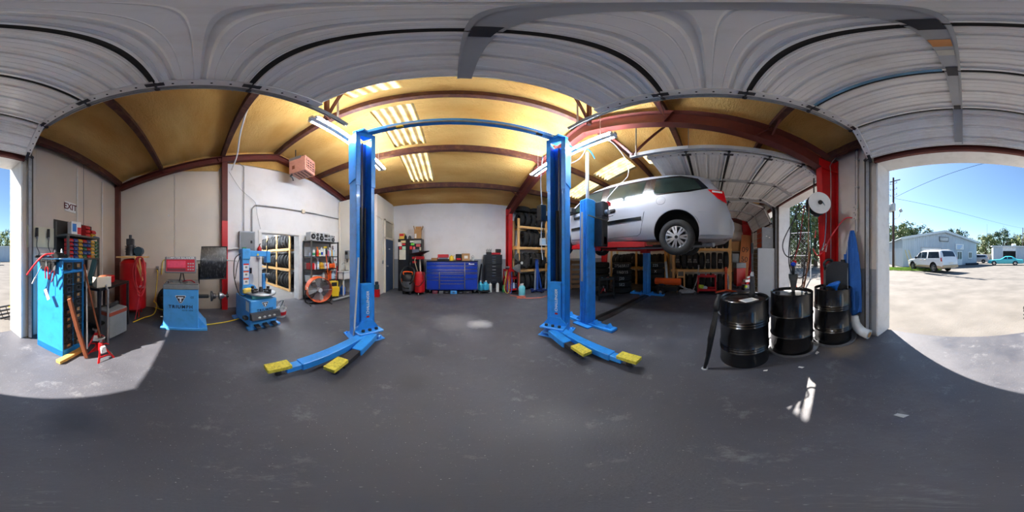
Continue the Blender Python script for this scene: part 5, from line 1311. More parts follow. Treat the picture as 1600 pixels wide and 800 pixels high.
bottle(.14, z, .27, .06, mat('brown_jug', (140, 84, 66), .5), PLBLACK, 'brown jug on the low shelf behind the fan', 'jug')
mb = MB(); mb.box(-.05, .05, -.1, .1, 0, .3, .006); mb.build('carton', mat('box_orange', (222, 84, 30), .6), loc=on(.32, z), rot=(0, 0, 90), label='tall orange box on the low supply shelf', cat='box')
bottle(.47, z, .3, .075, LBL, LGREY, 'clear gallon jug at the right of the low shelf', 'jug')
mb = MB(); mb.ob((0, 0, .06), (.2, .25, .12), (0, 0, 0), .02); mb.build('grey_crate', DGREY, loc=on(-.45, SHZ[0]), label='dark grey crate on the bottom supply shelf', cat='crate')
# orange drum fan
F = thing('drum_fan', 'big orange drum fan on a black stand in front of the shelf', 'fan', (-3.38, 3.12, 0), 66)
Tz = Matrix.Translation((0, 0, .42)) @ Matrix.Rotation(R(90), 4, 'X')
mb = MB(); mb.lathe([(.345, -.15), (.352, -.16), (.36, -.15), (.355, -.05), (.355, .05), (.36, .15), (.352, .16), (.345, .15), (.342, 0)], 40, Tz, close=True); mb.build('drum', ORANGE, F)
for q, nm in ((-.15, 'front_grille'), (.15, 'rear_grille')):
    mb = MB()
    for r_ in [.05+.028*k for k in range(11)]: mb.tube([Tz @ Vector((r_*math.cos(a), r_*math.sin(a), -q)) for a in [2*PI*k/32 for k in range(32)]], .0022, 4, closed=True)
    for k in range(8): a = 2*PI*k/8; mb.tube([Tz @ Vector((.03*math.cos(a), .03*math.sin(a), -q)), Tz @ Vector((.345*math.cos(a), .345*math.sin(a), -q))], .004, 4)
    mb.build(nm, GALV, F)['kind'] = 'stuff'
for k in range(4):
    mb = MB()
    def bl(u, v, k=k):
        r_ = .06+.26*u; a = 2*PI*k/4+(v-.5)*(1.15-.3*u); return Tz @ Vector((r_*math.cos(a), r_*math.sin(a), (v-.5)*.12))
    mb.grid(bl, 6, 6); mb.build('blade', GREY, F)
mb = MB(); mb.cyl(Tz @ Vector((0, 0, -.1)), Tz @ Vector((0, 0, .165)), .06, n=16); mb.build('hub', LGREY, F)
mb = MB(); mb.tube(smooth_path([(-.37, 0, .42), (-.39, 0, .2), (-.34, 0, .03), (0, 0, .025), (.34, 0, .03), (.39, 0, .2), (.37, 0, .42)], 5), .016, 8); mb.build('stand', PLBLACK, F)
for x in (-.3, .3):
    mb = MB(); mb.tube([(x, -.25, .015), (x, .25, .015)], .015, 8); mb.build('stand_foot', PLBLACK, F)
mb = MB(); mb.ob((-.34, -.08, .45), (.03, .1, .12), (0, 0, 0), .006); mb.build('switch_box', PAPER, F)
# mop bucket, brooms, sink
t = thing('mop_bucket', 'yellow mop bucket with wringer beside the orange fan', 'bucket', (-3.56, 3.92, 0), 60)
mb = MB(); mb.prism([(-.15, .06), (.15, .06), (.18, .36), (-.18, .36)], -.13, .13, 'y'); mb.build('bucket_body', YELLOW, t)
mb = MB(); mb.prism([(-.1, .36), (.14, .36), (.15, .55), (-.12, .55)], -.1, .1, 'y'); mb.build('wringer', mat('wring_yellow', (214, 184, 60), .5), t)
mb = MB(); mb.tube([(.1, 0, .5), (.16, 0, .66), (.05, 0, .7)], .012, 6); mb.box(-.08, .1, -.11, -.1, .4, .52); mb.build('wringer_lever', PLBLACK, t)
for x in (-.12, .12):
    for y in (-.1, .1):
        mb = MB(); mb.cyl((x, y-.012, .03), (x, y+.012, .03), .03, n=12); mb.build('caster', PLBLACK, t)
t = thing('push_broom', 'push broom with an orange handle leaning on the shelf', 'broom', (-3.5, 3.72, 0))
mb = MB(); mb.tube([(0, 0, .1), (-.12, -.06, 1.42)], .013, 8); mb.build('handle', ORANGE, t); mb = MB(); mb.ob((.0, .02, .09), (.06, .4, .05), (0, 0, 10), .01); mb.build('broom_head', DKSTEEL, t)
mb = MB(); mb.ob((.0, .02, .035), (.05, .38, .07), (0, 0, 10)); mb.build('bristles', PLBLACK, t)
mb = MB(); mb.tube([(-3.52, 4.02, .42), (-3.64, 4.22, 1.02)], .012, 8); mb.build('mop', RED, label='short red mop stick standing in the yellow bucket', cat='mop')
mb = MB(); mb.tube([(-3.2, 3.5, .045), (-3.16, 4.25, .045)], .04, 12); mb.build('floor_tube', GREY, label='grey tube lying on the floor before the mop bucket', cat='tube')
t = thing('utility_sink', 'white plastic utility sink in the corner by the office', 'sink', (-3.72, 4.58, 0))
mb = MB(); mb.box(-.3, .3, -.28, -.26, .55, .84); mb.box(-.3, .3, .24, .26, .55, .84); mb.box(-.3, -.28, -.28, .26, .55, .84); mb.box(.28, .3, -.28, .26, .55, .84); mb.box(-.3, .3, -.28, .26, .55, .57); mb.build('basin', WHITE, t)
mb = MB(); mb.box(-.32, .32, -.3, -.27, .81, .85, .008); mb.box(-.32, .32, .24, .27, .81, .85, .008); mb.box(-.32, -.28, -.3, .27, .81, .85, .008); mb.box(.28, .32, -.3, .27, .81, .85, .008); mb.build('rim', WHITE, t)
for x in (-.27, .27):
    for y in (-.25, .22):
        mb = MB(); mb.box(x-.02, x+.02, y-.02, y+.02, 0, .56); mb.build('leg', WHITE, t)
mb = MB(); mb.tube(smooth_path([(0, .2, .84), (0, .2, 1.05), (0, .1, 1.12), (0, .0, 1.05)], 4), .012, 8); mb.build('faucet', CHROME, t)
mb = MB(); mb.lathe([(0, 0), (.1, 0), (.1, .08), (.095, .1), (.1, .12), (.1, .24), (.04, .3), (.03, .34), (0, .34)], 18); mb.build('water_jug', mat('water_blue', (50, 100, 190), .15), loc=(-3.62, 4.5, 0), label='blue water jug standing under the utility sink', cat='jug')
for i, (y, h_) in enumerate(((4.42, 1.75), (4.62, 1.1))):
    mb = MB(); mb.tube([(-3.98+i*.03, y, 0), (-4.05, y+.03, h_)], .016, 8); mb.build('pole', PLBLACK, label=('tall black pole leaning in the corner by the sink', 'shorter black pole leaning behind the utility sink')[i], cat='pole')

# ================================================================ BACK WALL
t = thing('fuel_can', 'red can with dark green lid at the office corner', 'can', (-2.42, 4.78, 0))
mb = MB(); mb.box(-.09, .09, -.07, .07, 0, .26, .015); mb.build('can_body', RED, t); mb = MB(); mb.box(-.07, .07, -.06, .06, .26, .42, .02); mb.build('upper_crate', mat('crate_green', (30, 62, 70), .5), t)
mb = MB(); mb.box(-.05, .05, -.05, .05, .42, .52, .02); mb.build('lid', mat('crate_navy', (30, 40, 62), .5), t)
BC = thing('locker_cabinet', 'black two door storage cabinet covered with stickers', 'cabinet', (-1.64, 6.2, 0))
mb = MB(); mb.box(-.47, .47, -.2, .22, 0, 2.03, .006); mb.build('body', BLACK, BC)
for s in (-1, 1):
    mb = MB(); mb.box(min(s*.005, s*.46), max(s*.005, s*.46), -.222, -.2, .05, 2.0, .005); o = mb.build('door', mat('cabinet_black', (22, 22, 25), .3, 0, .1, 4, coat=.3), BC)
    if s > 0:
        mb = MB(); mb.box(.02, .05, -.25, -.222, 1.0, 1.12, .006); mb.build('handle', CHROME, o)
stk = [(-.38, 1.83, .16, .16, PAPER), (-.25, 1.92, .2, .09, mat('st_cream', (222, 200, 150), .6)), (-.24, 1.82, .16, .06, TXTRED), (-.36, 1.68, .1, .1, TXTRED), (-.22, 1.68, .14, .12, mat('st_mint', (170, 215, 190), .6)),
       (.1, 1.92, .16, .07, PAPER), (.3, 1.9, .3, .12, mat('st_grey', (176, 178, 170), .6)), (.12, 1.82, .14, .08, mat('st_green', (110, 220, 70), .6)), (.06, 1.68, .1, .12, TXTRED), (.18, 1.67, .08, .1, mat('st_pink', (220, 110, 120), .6)),
       (.34, 1.77, .16, .1, mat('st_rose', (200, 90, 90), .6)), (.24, 1.55, .26, .14, mat('st_slate', (90, 100, 120), .6)), (.42, 1.64, .06, .12, mat('st_sand', (190, 190, 160), .6)), (-.28, 1.42, .26, .38, mat('st_sheet', (214, 208, 190), .7)),
       (.2, 1.14, .16, .08, TXTRED), (.16, 1.3, .12, .08, TXTRED)]
for x, z, w_, h_, m in stk:
    mb = MB(); mb.box(x-w_/2, x+w_/2, -.2245, -.221, z-h_/2, z+h_/2); mb.build('sticker', m, BC)
mb = MB(); mb.box(-.1, .1, -.08, .08, 0, .24, .004); t = mb.build('carton', mat('box_yellow', (226, 190, 80), .6), loc=(-2.0, 6.2, 2.03), label='yellow and red printed box on the black cabinet', cat='box')
mb = MB(); mb.box(-.09, .09, -.083, -.08, .13, .22); mb.build('print', TXTRED, t)
bottle(0, 0, .2, .05, PLBLACK, LGREY, 'black spray bottle on the black cabinet beside yellow box', 'spray', at=(-1.84, 6.14, 2.03))
bottle(0, 0, .18, .055, DGREY, TXTWHITE, 'grey spray bottle nearest the carton on the black cabinet', 'spray', at=(-1.68, 6.16, 2.03))
t = thing('carton', 'tall open cardboard box standing on the black cabinet', 'box', (-1.36, 6.2, 2.03), 4)
mb = MB(); mb.box(-.13, .13, -.11, .11, 0, .38); mb.build('box_body', CARD, t)
for a, p in (((0, -14, 0), (-.15, 0, .45)), ((0, 22, 0), (.17, 0, .43)), ((-20, 0, 0), (0, .14, .45))):
    mb = MB(); mb.ob(p, (.006, .2, .16) if a[1] else (.24, .006, .16), a); mb.build('flap', CARD, t)
mb = MB(); mb.box(-.11, -.04, -.112, -.11, .03, .2); mb.build('label', PAPER, t)
# shop vacuum
t = thing('shop_vacuum', 'black and steel shop vacuum with orange handle before the cabinet', 'vacuum', (-1.58, 5.62, 0))
mb = MB(); mb.lathe([(0, .12), (.2, .12), (.22, .16), (.22, .48), (.2, .5), (0, .5)], 26); mb.build('drum', STEEL, t)
mb = MB(); mb.lathe([(.23, .48), (.24, .54), (.22, .64), (.15, .72), (0, .74)], 26); mb.build('lid', PLBLACK, t)
mb = MB(); mb.tube(smooth_path([(-.16, -.06, .7), (-.15, -.08, .8), (.15, -.08, .8), (.16, -.06, .7)], 4), .022, 8); mb.build('handle', ORANGE, t)
for s in (-1, 1):
    mb = MB(); mb.ob((s*.22, -.08, .5), (.05, .05, .12), bev=.01); mb.build('latch', ORANGE, t)
mb = MB(); mb.tube(smooth_path([(.1, -.2, .4), (.2, -.26, .5), (.24, -.1, .85), (.0, .05, .98), (-.2, .0, .9), (-.26, -.15, .6), (-.1, -.28, .3), (.1, -.28, .25)], 5), .028, 8); mb.build('hose', PLBLACK, t)
for a in range(4):
    mb = MB(); x, y = .2*math.cos(a*PI/2+.6), .2*math.sin(a*PI/2+.6); mb.cyl((x-.012, y, .04), (x+.012, y, .04), .04, n=12); mb.box(x-.03, x+.03, y-.03, y+.03, .06, .13, .008); mb.build('caster', PLBLACK, t)
# waste oil drain
t = thing('oil_drain', 'red waste oil drainer with a black tilted pan on top', 'oil drain', (-1.17, 5.62, 0))
mb = MB(); mb.lathe([(0, .08), (.16, .08), (.185, .11), (.185, .74), (.16, .8), (.05, .82), (0, .82)], 26); mb.build('tank', RED, t)
mb = MB(); mb.cyl((.02, .04, .8), (.0, .02, 1.35), .025, n=10); mb.build('mast', OFFWHITE, t)
mb = MB(); mb.tube(smooth_path([(-.05, -.1, .82), (-.14, -.15, 1.2), (-.1, -.05, 1.33)], 5), .014, 6); mb.build('hose', mat('hose_tan', (190, 160, 120), .5), t)
mb = MB(); mb.lathe([(.03, 0), (.2, .06), (.34, .1), (.35, .12), (.2, .08), (.03, .02)], 24, Matrix.Translation((.02, 0, 1.38)) @ Matrix.Rotation(R(-9), 4, 'Y')); mb.build('pan', PLBLACK, t)
mb = MB(); mb.box(-.14, .16, -.1, .1, 1.25, 1.36, .02); mb.build('pan_guard', RED, t)
mb = MB(); mb.tube(smooth_path([(.12, -.12, .82), (.2, -.2, .6), (.05, -.24, .35), (-.15, -.22, .4), (-.2, -.1, .7)], 5), .013, 6); mb.build('drain_hose', PLBLACK, t)
for a in range(3):
    mb = MB(); x, y = .17*math.cos(a*2.09+.5), .17*math.sin(a*2.09+.5); mb.cyl((x-.012, y, .04), (x+.012, y, .04), .04, n=12); mb.build('caster', GREY, t)
mb = MB(); mb.ob((0, 0, .25), (.14, .2, .5), (0, 6, 20), .02); mb.ob((0, 0, .55), (.1, .12, .12), (0, 6, 20), .03); mb.build('pressure_sprayer', PLBLACK, loc=(-.98, 6.0, 0), label='black pump sprayer between the red drainer and blue chest', cat='sprayer')
# blue tool chest
TCst = thing('tool_chest', 'wide blue roller tool chest with many drawers', 'tool chest', (-.03, 5.76, 0))
mb = MB(); mb.box(-.92, .92, .02, .6, .14, 1.17); mb.build('body', CHESTBLUE, TCst)
mb = MB(); mb.box(-.925, .925, .0, .61, 1.165, 1.2, .006); mb.build('top_mat', PLBLACK, TCst)
def cx(p): return -.92+1.84*(p-60)/705
def cz(p): return 1.165-1.0*(p-250)/375
rows = [(62, 574, a, b) for a, b in ((258, 296), (298, 350), (352, 382))] + [(62, 228, a, b) for a, b in ((384, 402), (404, 448), (450, 490), (492, 622))] + \
       [(248, 572, a, b) for a, b in ((384, 404), (406, 448), (450, 494), (496, 538), (540, 622))] + [(590, 752, a, b) for a, b in ((258, 296), (298, 344), (346, 386), (388, 404), (406, 474), (476, 622))]
for a, b, c, d in rows:
    x0, x1, z1, z0 = cx(a)+.004, cx(b)-.004, cz(c)-.003, cz(d)+.003
    mb = MB(); mb.box(x0, x1, -.012, .03, z0, z1, .004); o = mb.build('drawer', CHESTBLUE, TCst)
    mb = MB(); mb.box(x0, x1, -.028, -.01, z1-.02, z1-.006, .003); mb.build('drawer_pull', CHROME, o)
for p, a in ((238, 384), (582, 256), (758, 250), (58, 250)):
    mb = MB(); mb.box(cx(p)-.014, cx(p)+.014, -.016, .03, cz(622), cz(a), .003); mb.build('trim_strip', CHROME, TCst)
mb = MB(); mb.prism([(cx(635), cz(286)), (cx(712), cz(286)), (cx(712), cz(276)), (cx(656), cz(276)), (cx(650), cz(266)), (cx(638), cz(266))], -.016, -.011, 'y'); mb.build('name_plate', TXTWHITE, TCst)
for x in (-.8, .8):
    for y in (.08, .52):
        mb = MB(); mb.cyl((x-.025, y, .065), (x+.025, y, .065), .065, n=16); mb.build('caster', PLBLACK, TCst)
        mb = MB(); mb.box(x-.04, x+.04, y-.03, y+.03, .1, .15); mb.build('caster_fork', STEEL, TCst)
ZT = 1.2
t = thing('tool_case', 'red flat tool case on a black tray on the blue chest', 'case', (-.36, 5.98, ZT))
mb = MB(); mb.box(-.22, .22, -.13, .13, 0, .06, .015); mb.build('tray', PLBLACK, t); mb = MB(); mb.box(-.16, .17, -.1, .1, .06, .11, .01); mb.build('riser', GREY, t)
mb = MB(); mb.box(-.2, .2, -.12, .12, .11, .23, .02); mb.build('lid', mat('case_red', (196, 52, 60), .5), t)
mb = MB(); mb.ob((0, 0, .05), (.24, .16, .1), bev=.01); mb.build('carton', CARD, loc=(-.68, 6.0, ZT), label='flat brown box at the left of the blue chest top', cat='box')
mb = MB(); mb.lathe([(0, 0), (.022, 0), (.022, .1), (.012, .13), (0, .13)], 12); mb.build('spray_can', RED, loc=(-.55, 5.88, ZT), label='small red aerosol can on the blue chest', cat='can')
bottle(0, 0, .2, .08, YELLOW, YELLOW, 'yellow funnel jug standing on the blue tool chest', at=(-.06, 5.9, ZT))
t = thing('battery_charger', 'black battery charger with red front on the blue chest', 'charger', (.2, 5.98, ZT))
mb = MB(); mb.box(-.11, .11, -.1, .1, 0, .24, .025); mb.build('case', PLBLACK, t); mb = MB(); mb.box(-.08, .08, -.106, -.098, .02, .09, .004); mb.build('front_panel', RED, t)
mb = MB(); mb.tube(smooth_path([(-.12, -.05, .02), (-.2, -.08, .1), (-.16, -.05, .2)], 4), .014, 6); mb.build('cable', YELLOW, t)
t = thing('carton', 'cardboard box with a white label on the blue chest', 'box', (.46, 5.98, ZT))
mb = MB(); mb.box(-.14, .14, -.12, .12, 0, .26, .004); mb.build('box_body', CARD, t); mb = MB(); mb.box(-.06, .07, -.122, -.119, .08, .18); mb.build('label', PAPER, t)
t = thing('paint_tin', 'small white tin and papers at the right chest end', 'tin', (.72, 5.95, ZT))
mb = MB(); mb.cyl((0, 0, 0), (0, 0, .15), .05, n=16); mb.build('tin_body', LGREY, t); mb = MB(); mb.tube(smooth_path([(-.05, 0, .12), (0, .03, .2), (.05, 0, .12)], 4), .005, 6); mb.build('handle', PLBLACK, t)
for i, (x, w_, h_, m, nm) in enumerate(((-.62, .18, .14, mat('case_plum', (110, 46, 66), .5), 'plum coloured'), (-.4, .14, .12, GREY, 'grey'), (-.2, .22, .13, PLBLACK, 'black'), (.05, .24, .15, BLUE2, 'blue'), (.3, .2, .12, BLACK, 'scuffed black'), (.55, .3, .12, DKSTEEL, 'wide dark steel'))):
    t = thing('tool_case', nm + ' tool case pushed under the blue chest', 'case', (x-.03, 5.92, 0))
    mb = MB(); mb.box(-w_/2, w_/2, -.15, .15, 0, h_*.8, .01); mb.build('case_body', m, t); mb = MB(); mb.box(-.04, .04, -.165, -.15, h_*.4, h_*.6); mb.build('latch', STEEL, t)
# black tool chest on a base
t = thing('tool_chest', 'black stacked tool chest with chrome handles by the red column', 'tool chest', (1.55, 6.08, 0))
CH2 = mat('chest_black', (34, 36, 42), .4, .1, .1, 5)
mb = MB(); mb.box(-.33, .33, 0, .34, .3, 1.05, .008); mb.build('body', CH2, t)
mb = MB(); mb.box(-.34, .34, -.01, .34, 1.05, 1.42, .01); mb.build('top_box', CH2, t)
for z0, z1 in ((.33, .55), (.56, .66), (.67, .77), (.78, .90), (.91, 1.03), (1.07, 1.13), (1.14, 1.2), (1.21, 1.28), (1.29, 1.38)):
    mb = MB(); mb.box(-.31, .31, -.025, .005, z0, z1, .004); o = mb.build('drawer', CH2, t)
    mb = MB(); mb.box(-.07, .07, -.04, -.025, (z0+z1)/2-.006, (z0+z1)/2+.008, .002); mb.build('handle', CHROME, o)
for x in (-.28, .28):
    mb = MB(); mb.box(x-.03, x+.03, .05, .3, 0, .3); mb.build('leg', BLACK, t)
t = thing('screwdriver_rack', 'rack of black handled screwdrivers on the black chest', 'rack', (1.38, 6.2, 1.42))
mb = MB(); mb.box(-.1, .1, -.06, .06, 0, .1, .01); mb.build('holder', PLBLACK, t)
for i in range(6):
    mb = MB(); mb.tube([(-.08+.032*i, -.02+.01*(i % 3), .06), (-.1+.04*i, -.02, .2+.03*(i % 2))], .011, 6); mb.build('screwdriver', GREY if i % 2 else PLBLACK, t)
mb = MB(); mb.ob((0, 0, .04), (.36, .18, .08), (0, 0, 0), .03); mb.build('rag', mat('rag_red', (196, 40, 54), .85), loc=(1.66, 6.2, 1.42), label='red shop rag lying on the black tool chest', cat='rag')
mb = MB(); mb.box(-.1, .1, -.08, .08, 0, .14, .02); mb.build('battery_box', PLBLACK, loc=(1.76, 6.2, 1.5), label='black box on the red rag at chest right', cat='box')
mb = MB(); mb.bar((.98, 6.28, .02), (1.12, 6.38, 1.05), .05, .03, bev=.006); mb.build('pry_bar', BLACK, label='black bar leaning between the blue and black chests', cat='bar')
for i, (x, nm) in enumerate(((1.0, 'bright cyan jug on the floor nearest the blue chest'), (1.2, 'bright cyan jug on the floor further from the blue chest'))):
    bottle(0, 0, .36, .1, TEAL, WHITE, nm, 'jug', at=(x, 5.86, .1))
mb = MB(); mb.box(-.22, .22, -.14, .14, .06, .1, .01)
t = mb.build('dolly', PLBLACK, loc=(1.1, 5.84, 0), label='black dolly carrying the two cyan jugs', cat='dolly')
for x in (-.17, .17):
    for y in (-.1, .1):
        mb = MB(); mb.cyl((x-.01, y, .032), (x+.01, y, .032), .032, n=12); mb.build('caster', GREY, t)
for i, (x, nm) in enumerate(((1.38, 'white gas cylinder left under the black chest'), (1.66, 'white gas cylinder right under the black chest'))):
    t = thing('gas_cylinder', nm, 'cylinder', (x, 5.94, 0)); mb = MB(); mb.lathe([(0, 0), (.06, 0), (.06, .3), (.02, .34), (0, .34)], 16); mb.build('cylinder_body', MILK, t)
    mb = MB(); mb.cyl((0, 0, .33), (0, 0, .38), .018, n=8); mb.build('valve', STEEL, t)
bottle(0, 0, .3, .055, GREEN, PLBLACK, 'green bottle on the floor below hanging hoses', at=(1.86, 5.8, 0))
# red service cart, hoses, fan, tank
def cart(name, label, loc, rz, m, w_, d_, h_, trays, wheel=True):
    t = thing(name, label, 'cart', loc, rz)
    for x in (-w_/2, w_/2):
        for y in (-d_/2, d_/2):
            mb = MB(); mb.box(x-.018, x+.018, y-.018, y+.018, .09, h_); mb.build('post', m, t)
            mb = MB(); mb.cyl((x-.012, y, .045), (x+.012, y, .045), .045, n=12); mb.build('caster', PLBLACK, t)
    for z in trays:
        mb = MB(); a, b = w_/2+.02, d_/2+.02
        mb.box(-a, a, -b, b, z, z+.012); mb.box(-a, a, -b, -b+.012, z, z+.08); mb.box(-a, a, b-.012, b, z, z+.08); mb.box(-a, -a+.012, -b, b, z, z+.08); mb.box(a-.012, a, -b, b, z, z+.08)
        mb.build('tray', m, t)
    return t
cart('service_cart', 'red service cart loaded with bottles beside the red column', (2.12, 5.72, 0), 5, RED, .4, .42, .86, (.1, .52, .8))
for i, (x, h_, m, c, nm) in enumerate(((1.98, .3, TEAL, PLBLACK, 'teal'), (2.08, .26, mat('wat_blue', (60, 120, 190), .4), WHITE, 'sky blue'), (2.19, .3, LBL, CHESTBLUE, 'pale blue'), (2.28, .24, DKBLUE, WHITE, 'navy blue'))):
    bottle(0, 0, h_, .045, m, c, nm + ' bottle on the bottom tray of the red cart', at=(x, 5.62, .115))
t = thing('bench_vise', 'grey steel vise clamp on the red cart corner', 'vise', (1.97, 5.7, .88))
mb = MB(); mb.box(-.06, .06, -.04, .04, 0, .06, .01); mb.build('base', DKSTEEL, t); mb = MB(); mb.cyl((-.08, 0, .08), (.08, 0, .08), .03, n=10); mb.build('jaws', STEEL, t)
for i, (m, x, nm) in enumerate(((mat('h_yel', (200, 190, 90), .5), 1.84, 'yellow green'), (mat('h_red', (170, 50, 50), .5), 1.9, 'dull red'), (mat('h_blu', (50, 90, 170), .5), 1.95, 'dark blue'))):
    mb = MB(); mb.tube(smooth_path([(x+.06, 5.52, .86), (x, 5.5, .6), (x-.06, 5.48, .2), (x+.02, 5.46, .03), (x+.1, 5.46, .1), (x+.12, 5.48, .5), (x+.1, 5.5, .8)], 5), .013, 6)
    mb.build('charging_hose', m, label=nm + ' charging hose looped over the red cart side', cat='hose')
P = thing('pedestal_fan', 'grey pedestal fan with wire cage before the tyre rack', 'fan', (2.27, 5.38, 0), 12)
Tz = Matrix.Translation((0, -.1, 1.13)) @ Matrix.Rotation(R(90), 4, 'X')
mb = MB()
for r_ in [.06+.05*k for k in range(7)]: mb.tube([Tz @ Vector((r_*math.cos(a), r_*math.sin(a), .1-.25*(r_-.2)**2)) for a in [2*PI*k/28 for k in range(28)]], .0025, 4, closed=True)
for k in range(24): a = 2*PI*k/24; mb.tube([Tz @ Vector((q*math.cos(a), q*math.sin(a), .1-.25*(q-.2)**2)) for q in (.06, .2, .38)]+[Tz @ Vector((.38*math.cos(a), .38*math.sin(a), -.06))], .002, 4)
mb.build('cage', DKSTEEL, P)['kind'] = 'stuff'
for k in range(3):
    mb = MB()
    def bl(u, v, k=k):
        r_ = .05+.29*u; a = 2*PI*k/3+(v-.5)*1.0; return Tz @ Vector((r_*math.cos(a), r_*math.sin(a), (v-.5)*.1))
    mb.grid(bl, 5, 5); mb.build('blade', DGREY, P)
mb = MB(); mb.cyl(Tz @ Vector((0, 0, .11)), Tz @ Vector((0, 0, .13)), .05, n=16); mb.build('badge', LGREY, P)
mb = MB(); mb.cyl(Tz @ Vector((0, 0, -.2)), Tz @ Vector((0, 0, -.03)), .08, n=16); mb.build('motor', PLBLACK, P)
mb = MB(); mb.cyl((0, .05, .03), (0, .05, 1.1), .02, n=10); mb.build('pole', PLBLACK, P)
mb = MB(); mb.lathe([(0, 0), (.24, 0), (.24, .02), (.05, .05), (0, .05)], 24, Matrix.Translation((0, .05, 0))); mb.build('base', PLBLACK, P)
t = thing('refrigerant_tank', 'turquoise refrigerant tank on the floor by the pedestal fan', 'tank', (2.28, 5.08, 0))
mb = MB(); mb.lathe([(0, .02), (.1, .02), (.115, .06), (.115, .28), (.08, .34), (0, .36)], 20); mb.build('tank_body', mat('turq', (110, 195, 205), .4), t); mb = MB(); mb.box(-.06, .06, -.015, .015, .35, .42, .006); mb.build('valve_guard', LGREY, t)
mb = MB(); mb.lathe([(.1, 0), (.11, 0), (.11, .03), (.1, .03)], 20); mb.build('foot_ring', LGREY, t)
mb = MB(); mb.tube(smooth_path([(1.9, 5.2, .01), (2.1, 4.9, .01), (1.95, 4.75, .01), (2.15, 4.7, .012), (2.3, 4.85, .01), (2.05, 4.95, .012), (2.2, 4.65, .01), (2.7, 4.5, .01), (3.1, 4.6, .01), (3.6, 4.4, .01)], 6), .009, 6)
mb.build('extension_cord', mat('cord_orange', (220, 96, 50), .5), label='orange extension cord snaking over the dark floor', cat='cord')
# tyre rack against the back wall
t = thing('tyre_rack', 'tall pine tyre rack against the back wall', 'rack', (3.75, 6.05, 0))
for x in (-1.3, -.05, 1.2):
    for y in (-.28, .26):
        mb = MB(); mb.box(x-.045, x+.045, y-.02, y+.02, 0, 2.85); mb.build('post', WOODZ, t)
for z in (.8, 1.68, 2.5):
    for y in (-.3, .28):
        mb = MB(); mb.box(-1.35, 1.25, y-.02, y+.02, z-.045, z+.045); mb.build('rail', WOODX, t)
mb = MB(); mb.box(-1.42, -1.36, -.35, .3, 1.62, 1.75); mb.build('end_block', WOOD, t)
for j, (z, nm, n_t) in enumerate(((.0, 'floor', 9), (.86, 'lower', 9), (1.73, 'middle', 5), (2.55, 'top', 9))):
    for i in range(n_t):
        sc = random.uniform(.92, 1.02)
        tyre((2.62+i*.25+(.15 if j == 2 else 0), 6.05, z+.33*sc), (0, 90, random.uniform(-7, 7)), 'tyre, %s from the red column on the %s level of the back rack' % (ORD[i], nm), sc, 'tyres on the back rack')
for i, x in enumerate((2.75, 3.4)):
    tyre((x, 6.05, 3.3), (random.uniform(-5, 5), 4, 0), ('tyre lying flat on top of the back rack nearest the red column', 'tyre lying flat on top of the back rack nearer the lift post')[i], .95)
tyre((3.2, 6.0, 2.28), (65, 20, 0), 'tyre tilted at an angle on the middle level of the back rack', .95)
# blue shop jacks
def shop_press(label, loc, rz, h_):
    t = thing('transmission_jack', label, 'jack', loc, rz)
    mb = MB(); mb.box(-.28, .28, -.05, .05, .04, .1, .008); mb.box(-.05, .05, -.3, .3, .04, .1, .008); mb.build('base', DKBLUE, t)
    for x, y in ((-.26, 0), (.26, 0), (0, -.28), (0, .28)):
        mb = MB(); mb.cyl((x-.015, y, .04), (x+.015, y, .04), .04, n=12); mb.build('caster', PLBLACK, t)
    mb = MB(); mb.box(-.045, .045, -.045, .045, .1, h_, .006); mb.build('mast', mat('jack_blue', (40, 80, 160), .45), t)
    mb = MB(); mb.bar((.26, 0, .1), (.03, 0, h_*.8), .05, .05); mb.build('brace', mat('jack_blue', (40, 80, 160), .45), t)
    mb = MB(); mb.cyl((-.12, 0, .1), (-.08, 0, h_*.7), .035, n=12); mb.build('ram', GALV, t)
    mb = MB(); mb.bar((-.02, -.02, h_*.55), (.1, .02, h_*.9), .03, .03); mb.build('strap', YELLOW, t)
    mb = MB(); mb.box(-.14, .14, -.08, .08, h_, h_+.04, .006); mb.build('saddle', DKSTEEL, t)
shop_press('dark blue transmission jack with yellow strap by the tyre rack', (3.02, 5.35, 0), 20, 1.25)
shop_press('dark blue engine jack nearer the right lift post', (3.45, 5.2, 0), -30, 1.1)
t = thing('tv_monitor', 'small white framed screen hanging by the tyre rack', 'monitor', (3.55, 5.68, 1.95), -8)
mb = MB(); mb.box(-.2, .2, -.02, .02, -.15, .15, .008); mb.build('frame', WHITE, t); mb = MB(); mb.box(-.17, .17, -.024, -.018, -.12, .12); mb.build('screen', LBL, t)
mb = MB(); mb.bar((0, .02, .1), (0, .06, .6), .03, .02); mb.build('bracket', PLBLACK, t)
t = thing('pallet', 'rough wooden pallet standing on end behind the lifts', 'pallet', (4.35, 4.95, 0), -35)
for i in range(6):
    mb = MB(); mb.box(-.45, .45, -.02, .0, .06+i*.2, .18+i*.2); mb.build('slat', mat('pallet_wood', (150, 116, 84), .8, 0, .2, 5), t)
for x in (-.42, 0, .42):
    mb = MB(); mb.box(x-.04, x+.04, 0, .09, .0, 1.2); mb.build('stringer', mat('pallet_wood', (150, 116, 84), .8, 0, .2, 5), t)

